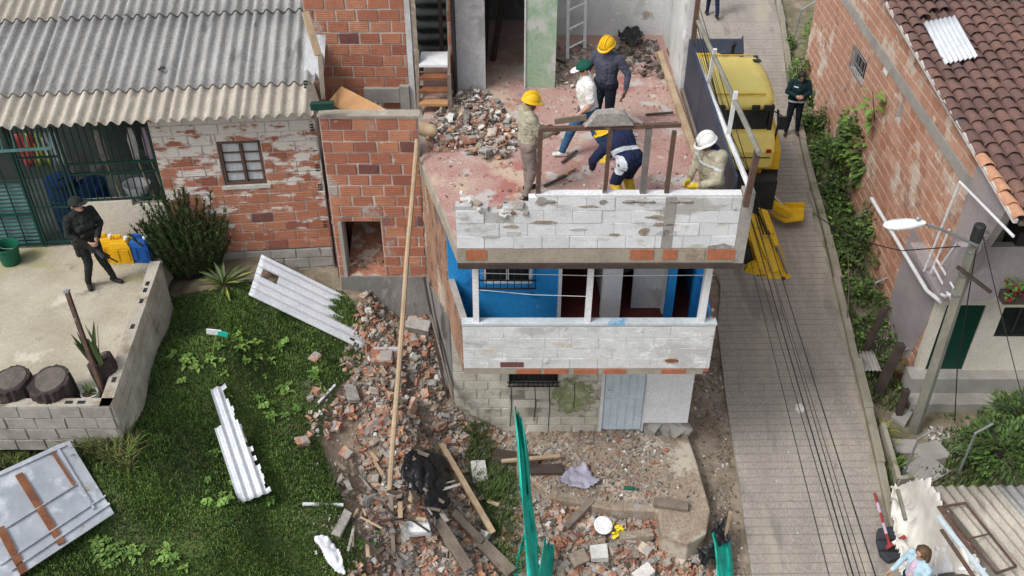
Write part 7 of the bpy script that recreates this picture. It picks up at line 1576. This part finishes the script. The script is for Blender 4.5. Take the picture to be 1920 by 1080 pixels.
# feathery dark shrub by the painted wall: upright needle sprays
c = PG(366, 508); c.z = min(c.z, 4.6); t = thing('feathery_shrub', 'tall dark feathery evergreen shrub by the painted brick wall', 'shrub', c); mb = MB(); stt = MB().mat('bark')
for k in range(420):
    a = random.uniform(0, 6.28); sp_ = random.random() ** .6; d = Vector((math.cos(a) * .42 * sp_, math.sin(a) * .42 * sp_, 1)).normalized(); H = random.uniform(.5, 1.6) * (1.05 - .25 * sp_); b = c + Vector((math.cos(a) * .4 * sp_, math.sin(a) * .3 * sp_, .02)); tip = b + d * H + rdir() * .08; stt.tube([b, b.lerp(tip, .5), tip], [.008, .006, .003], 4)
    for q in range(70):
        f = random.uniform(.18, 1); p = b.lerp(tip, f); mb.mat(random.choices(['leaf_dark', 'leaf_olive', 'leaf_agave'], [5, 3, 1])[0]); dd = (d * 1.2 + rdir(-.3, .6) * .9).normalized(); L = random.uniform(.05, .11); s_ = dd.orthogonal().normalized() * .012; mb.add([p - s_, p + s_, p + dd * L], [(0, 1, 2)])
stt.build('stem', None, t); mb.build('foliage', None, t)
# agave rosette
c = PG(420, 540); t = thing('agave', 'spiky agave rosette on the lawn edge below the dark shrub', 'agave', c)
for k in range(30):
    a = k * 2.4; el = random.uniform(.25, 1.15); L = random.uniform(.4, .62); d = Vector((math.cos(a) * math.cos(el), math.sin(a) * math.cos(el), math.sin(el))); mb = MB().mat(random.choice(['leaf_agave', 'leaf_agave', 'leaf_olive', 'leaf_yellow'])); leaf(mb, c + Z3 * .06, d, Z3, L, .06, .3, .18); mb.build('leaf', None, t)
# broad weeds in the lawn: shared rosettes
def rosette(n, L0, L1, mat, wd, el0=.1, el1=1.1):
    mb = MB().mat(mat)
    for k in range(n): a = random.uniform(0, 6.28); el = random.uniform(el0, el1); leaf(mb, Vector((random.gauss(0, .03), random.gauss(0, .03), .02 + random.random() * .05)), Vector((math.cos(a) * math.cos(el), math.sin(a) * math.cos(el), math.sin(el))), Z3, random.uniform(L0, L1), random.uniform(L0, L1) * wd, .12, .45)
    me = bpy.data.meshes.new('weed'); me.from_pydata(mb.v, [], mb.f); me.materials.append(MATS[mat]); return me
ros = [rosette(13, .08, .16, 'leaf_light', .55), rosette(16, .07, .14, 'leaf_mid', .6), rosette(12, .09, .2, 'leaf_mid', .45), rosette(10, .08, .15, 'leaf_light', .7)]
spots = [(215, 1040, 62, 26, 24, 'low leafy weed beside the metal door'), (465, 665, 70, 38, 26, 'broadleaf weed growing round the little sign'), (340, 690, 30, 40, 9, 'broadleaf weed at the foot of the terrace wall'), (520, 760, 45, 35, 12, 'broadleaf weed in the lawn near the rubble'), (560, 720, 40, 20, 8, 'broadleaf weed at the upper edge of the rubble'), (420, 905, 80, 60, 14, 'broadleaf weed in the middle of the lawn'), (310, 1045, 40, 30, 9, 'small weed at the bottom of the lawn'), (940, 920, 16, 60, 12, 'weed tuft between rubble and green mesh'), (700, 1010, 30, 40, 5, 'weed among the lower rubble')]
for (px, py, sx, sy, n, lab) in spots:
    for k in range(n):
        p = PG(random.gauss(px, sx * .55), random.gauss(py, sy * .55)); o = bpy.data.objects.new('weed', random.choice(ros)); COL.objects.link(o); s = random.uniform(.4, .95); o.matrix_basis = Matrix.Translation(p) @ Matrix.Rotation(random.uniform(0, 6.28), 4, 'Z') @ Matrix.Scale(s, 4); tag(o, lab, 'weed', 'broadleaf weeds')
# bank shrubs
bushy('leafy_bush', 'large green leafy bush against the pink brick wall', PG(1625, 345), .75, 1.4, 2.0, 2600, .10, .24, ['leaf_dark', 'leaf_mid', 'leaf_light'], .6, 14)
bushy('leafy_bush', 'green bush climbing below the white lamp head', PG(1650, 450), .5, .7, 1.05, 1000, .08, .16, ['leaf_dark', 'leaf_mid', 'leaf_light'], .6, 8)
bushy('leafy_bush', 'low leafy bush at the kerb behind the phone man', PG(1560, 330), .45, 1.0, .7, 800, .06, .13, ['leaf_dark', 'leaf_mid', 'leaf_olive'], .6, 9)
bushy('leafy_bush', 'round green shrub at the upper end of the bank', PG(1540, 110), .6, .9, 1.1, 1300, .06, .12, ['leaf_dark', 'leaf_mid', 'leaf_light'], .5, 9)
bushy('leafy_bush', 'dark shrub where the bank narrows beside the brick wall', PG(1565, 245), .4, .7, .7, 600, .06, .12, ['leaf_dark', 'leaf_olive', 'leaf_mid'], .6, 8)
bushy('leafy_bush', 'small shrub growing behind the head of the phone man', PG(1500, 150), .35, .4, .55, 350, .06, .12, ['leaf_dark', 'leaf_mid', 'leaf_light'], .6, 7)
bushy('leafy_bush', 'dark creeper over the bank opposite the stabiliser', PG(1610, 470), .5, .8, .55, 700, .06, .13, ['leaf_dark', 'leaf_olive', 'leaf_mid'], .6, 8)
bushy('leafy_bush', 'sparse dark creeper over the bank above the gravel', PG(1630, 570), .4, .6, .4, 400, .05, .11, ['leaf_dark', 'leaf_olive', 'leaf_mid'], .6, 7)
c = PX(1640, 300, 7.45); t = thing('sapling', 'bright green sapling with big leaves before the brick wall', 'sapling', PG(1640, 330)); b = PG(1640, 330); mb = MB().mat('leaf_light'); st = MB().mat('bark'); tip = PX(1636, 172, 7.2); st.tube([b, b.lerp(tip, .5) + Vector((.05, 0, 0)), tip], [.02, .015, .006], 6); st.build('stem', None, t)
for k in range(70): f = random.uniform(.3, 1); p = b.lerp(tip, f); d = rdir(-.2, .7); leaf(mb, p + d * .12, d, Z3, random.uniform(.14, .24), .13, .12, .4)
mb.build('foliage', None, t)
for k, (px, py, n, sc, mt, lab) in enumerate(((1652, 812, 90, .36, 'leaf_yellow', 'yellow green spiky plant in the roadside planter'), (1676, 872, 50, .24, 'leaf_light', 'smaller bright green spiky plant in the roadside planter'), (1868, 770, 60, .6, 'leaf_mid', 'green fern tuft before the house plinth'))):
    c = PG(px, py); t = thing('spiky_plant', lab, 'plant', c); mb = MB().mat(mt)
    for q in range(n): el = random.uniform(.3, 1.45); a = random.uniform(0, 6.28); leaf(mb, c + Vector((random.gauss(0, .06), random.gauss(0, .1), .02)), Vector((math.cos(a) * math.cos(el), math.sin(a) * math.cos(el), math.sin(el))), Z3, sc * random.uniform(.6, 1.2), .022 + sc * .02, .25, .35)
    mb.build('foliage', None, t)
bushy('leafy_bush', 'dense green shrub beside the corrugated shed roof', PG(1870, 875), .75, .65, .95, 1500, .07, .16, ['leaf_dark', 'leaf_dark', 'leaf_mid'], .35, 12)
bushy('leafy_bush', 'dark green shrub below the cream house plinth', PG(1905, 810), .6, .5, .8, 800, .07, .16, ['leaf_dark', 'leaf_mid', 'leaf_olive'], .35, 9)
one('dry_stalk', MB().mat('wood_grey').tube([PG(1588, 610), PY(1592, 540, PG(1588, 610).y + .1), PY(1590, 470, PG(1588, 610).y + .15)], [.014, .01, .006], 5), None, 'bare dry stalk standing on the bank', 'stalk')
# dry branches at the far left
mb = MB().mat('wood_grey')
for k in range(30): a = PG(random.uniform(-20, 90), random.uniform(795, 835), .04); d = Vector((random.uniform(-.5, .5), random.uniform(-.15, .15), random.uniform(0, .15))); mb.tube([a, a + d * .5 + rdir() * .03, a + d], [.008, .007, .004], 4)
tag(mb.build('brushwood', None), 'dry brushwood under the block retaining wall', 'brushwood', kind='stuff')
# splintered lath and broken planks through the lower heap
random.seed(15)
mb = MB()
for k in range(90):
    px, py = random.gauss(730, 75), random.gauss(935, 65)
    if px < 610 or px > 960 or py > 1080: continue
    a = PG(px, py, .09 + random.random() * .06); an = random.gauss(-.9, .5); L = random.uniform(.1, .45); mb.mat(random.choice(['wood_grey', 'wood_grey', 'wood_pale', 'wood_dark', 'rub_grey'])); mb.bar(a, a + Vector((math.cos(an) * L, math.sin(an) * L, random.uniform(-.05, .08))), random.uniform(.02, .07), .015)
tag(mb.build('splintered_lath', None), 'splintered lath and strips of wood strewn in the lower rubble', 'debris', kind='stuff')
# big broken pieces of wall bedded in the heaps: several bricks still joined by mortar
random.seed(19)
for k, (px, py, n, m_) in enumerate(((745, 700, 3, 'rub_brick'), (800, 660, 2, 'rub_brick'), (700, 800, 3, 'rub_orange'), (770, 770, 4, 'rub_orange'), (840, 830, 3, 'rub_brick'), (690, 940, 3, 'rub_grey'), (760, 1050, 4, 'rub_grey'), (1050, 990, 3, 'rub_brick'), (1220, 1050, 3, 'rub_grey'), (1130, 1075, 4, 'rub_brick'), (740, 1075, 2, 'rub_orange'))):
    p = PG(px, py, .06); M_ = Euler((random.gauss(0, .35), random.gauss(0, .35), random.uniform(0, 6))).to_matrix(); t = thing('wall_fragment', 'broken piece of wall with bricks still mortared together in the rubble', 'wall fragment', p, 'wall fragments in the rubble')
    mb = MB().mat('mortar'); mb.box(p, (.12 * n * .75, .07, .14), M_, j=.12); mb.build('mortar_bed', None, t)
    for q in range(n): mb = MB().mat(m_); mb.box(p + M_ @ Vector(((q - (n - 1) / 2) * .095, random.uniform(-.01, .02), (.045 if q % 2 else -.035))), (.14, .085, .07), M_, j=.14); mb.build('brick', None, t)
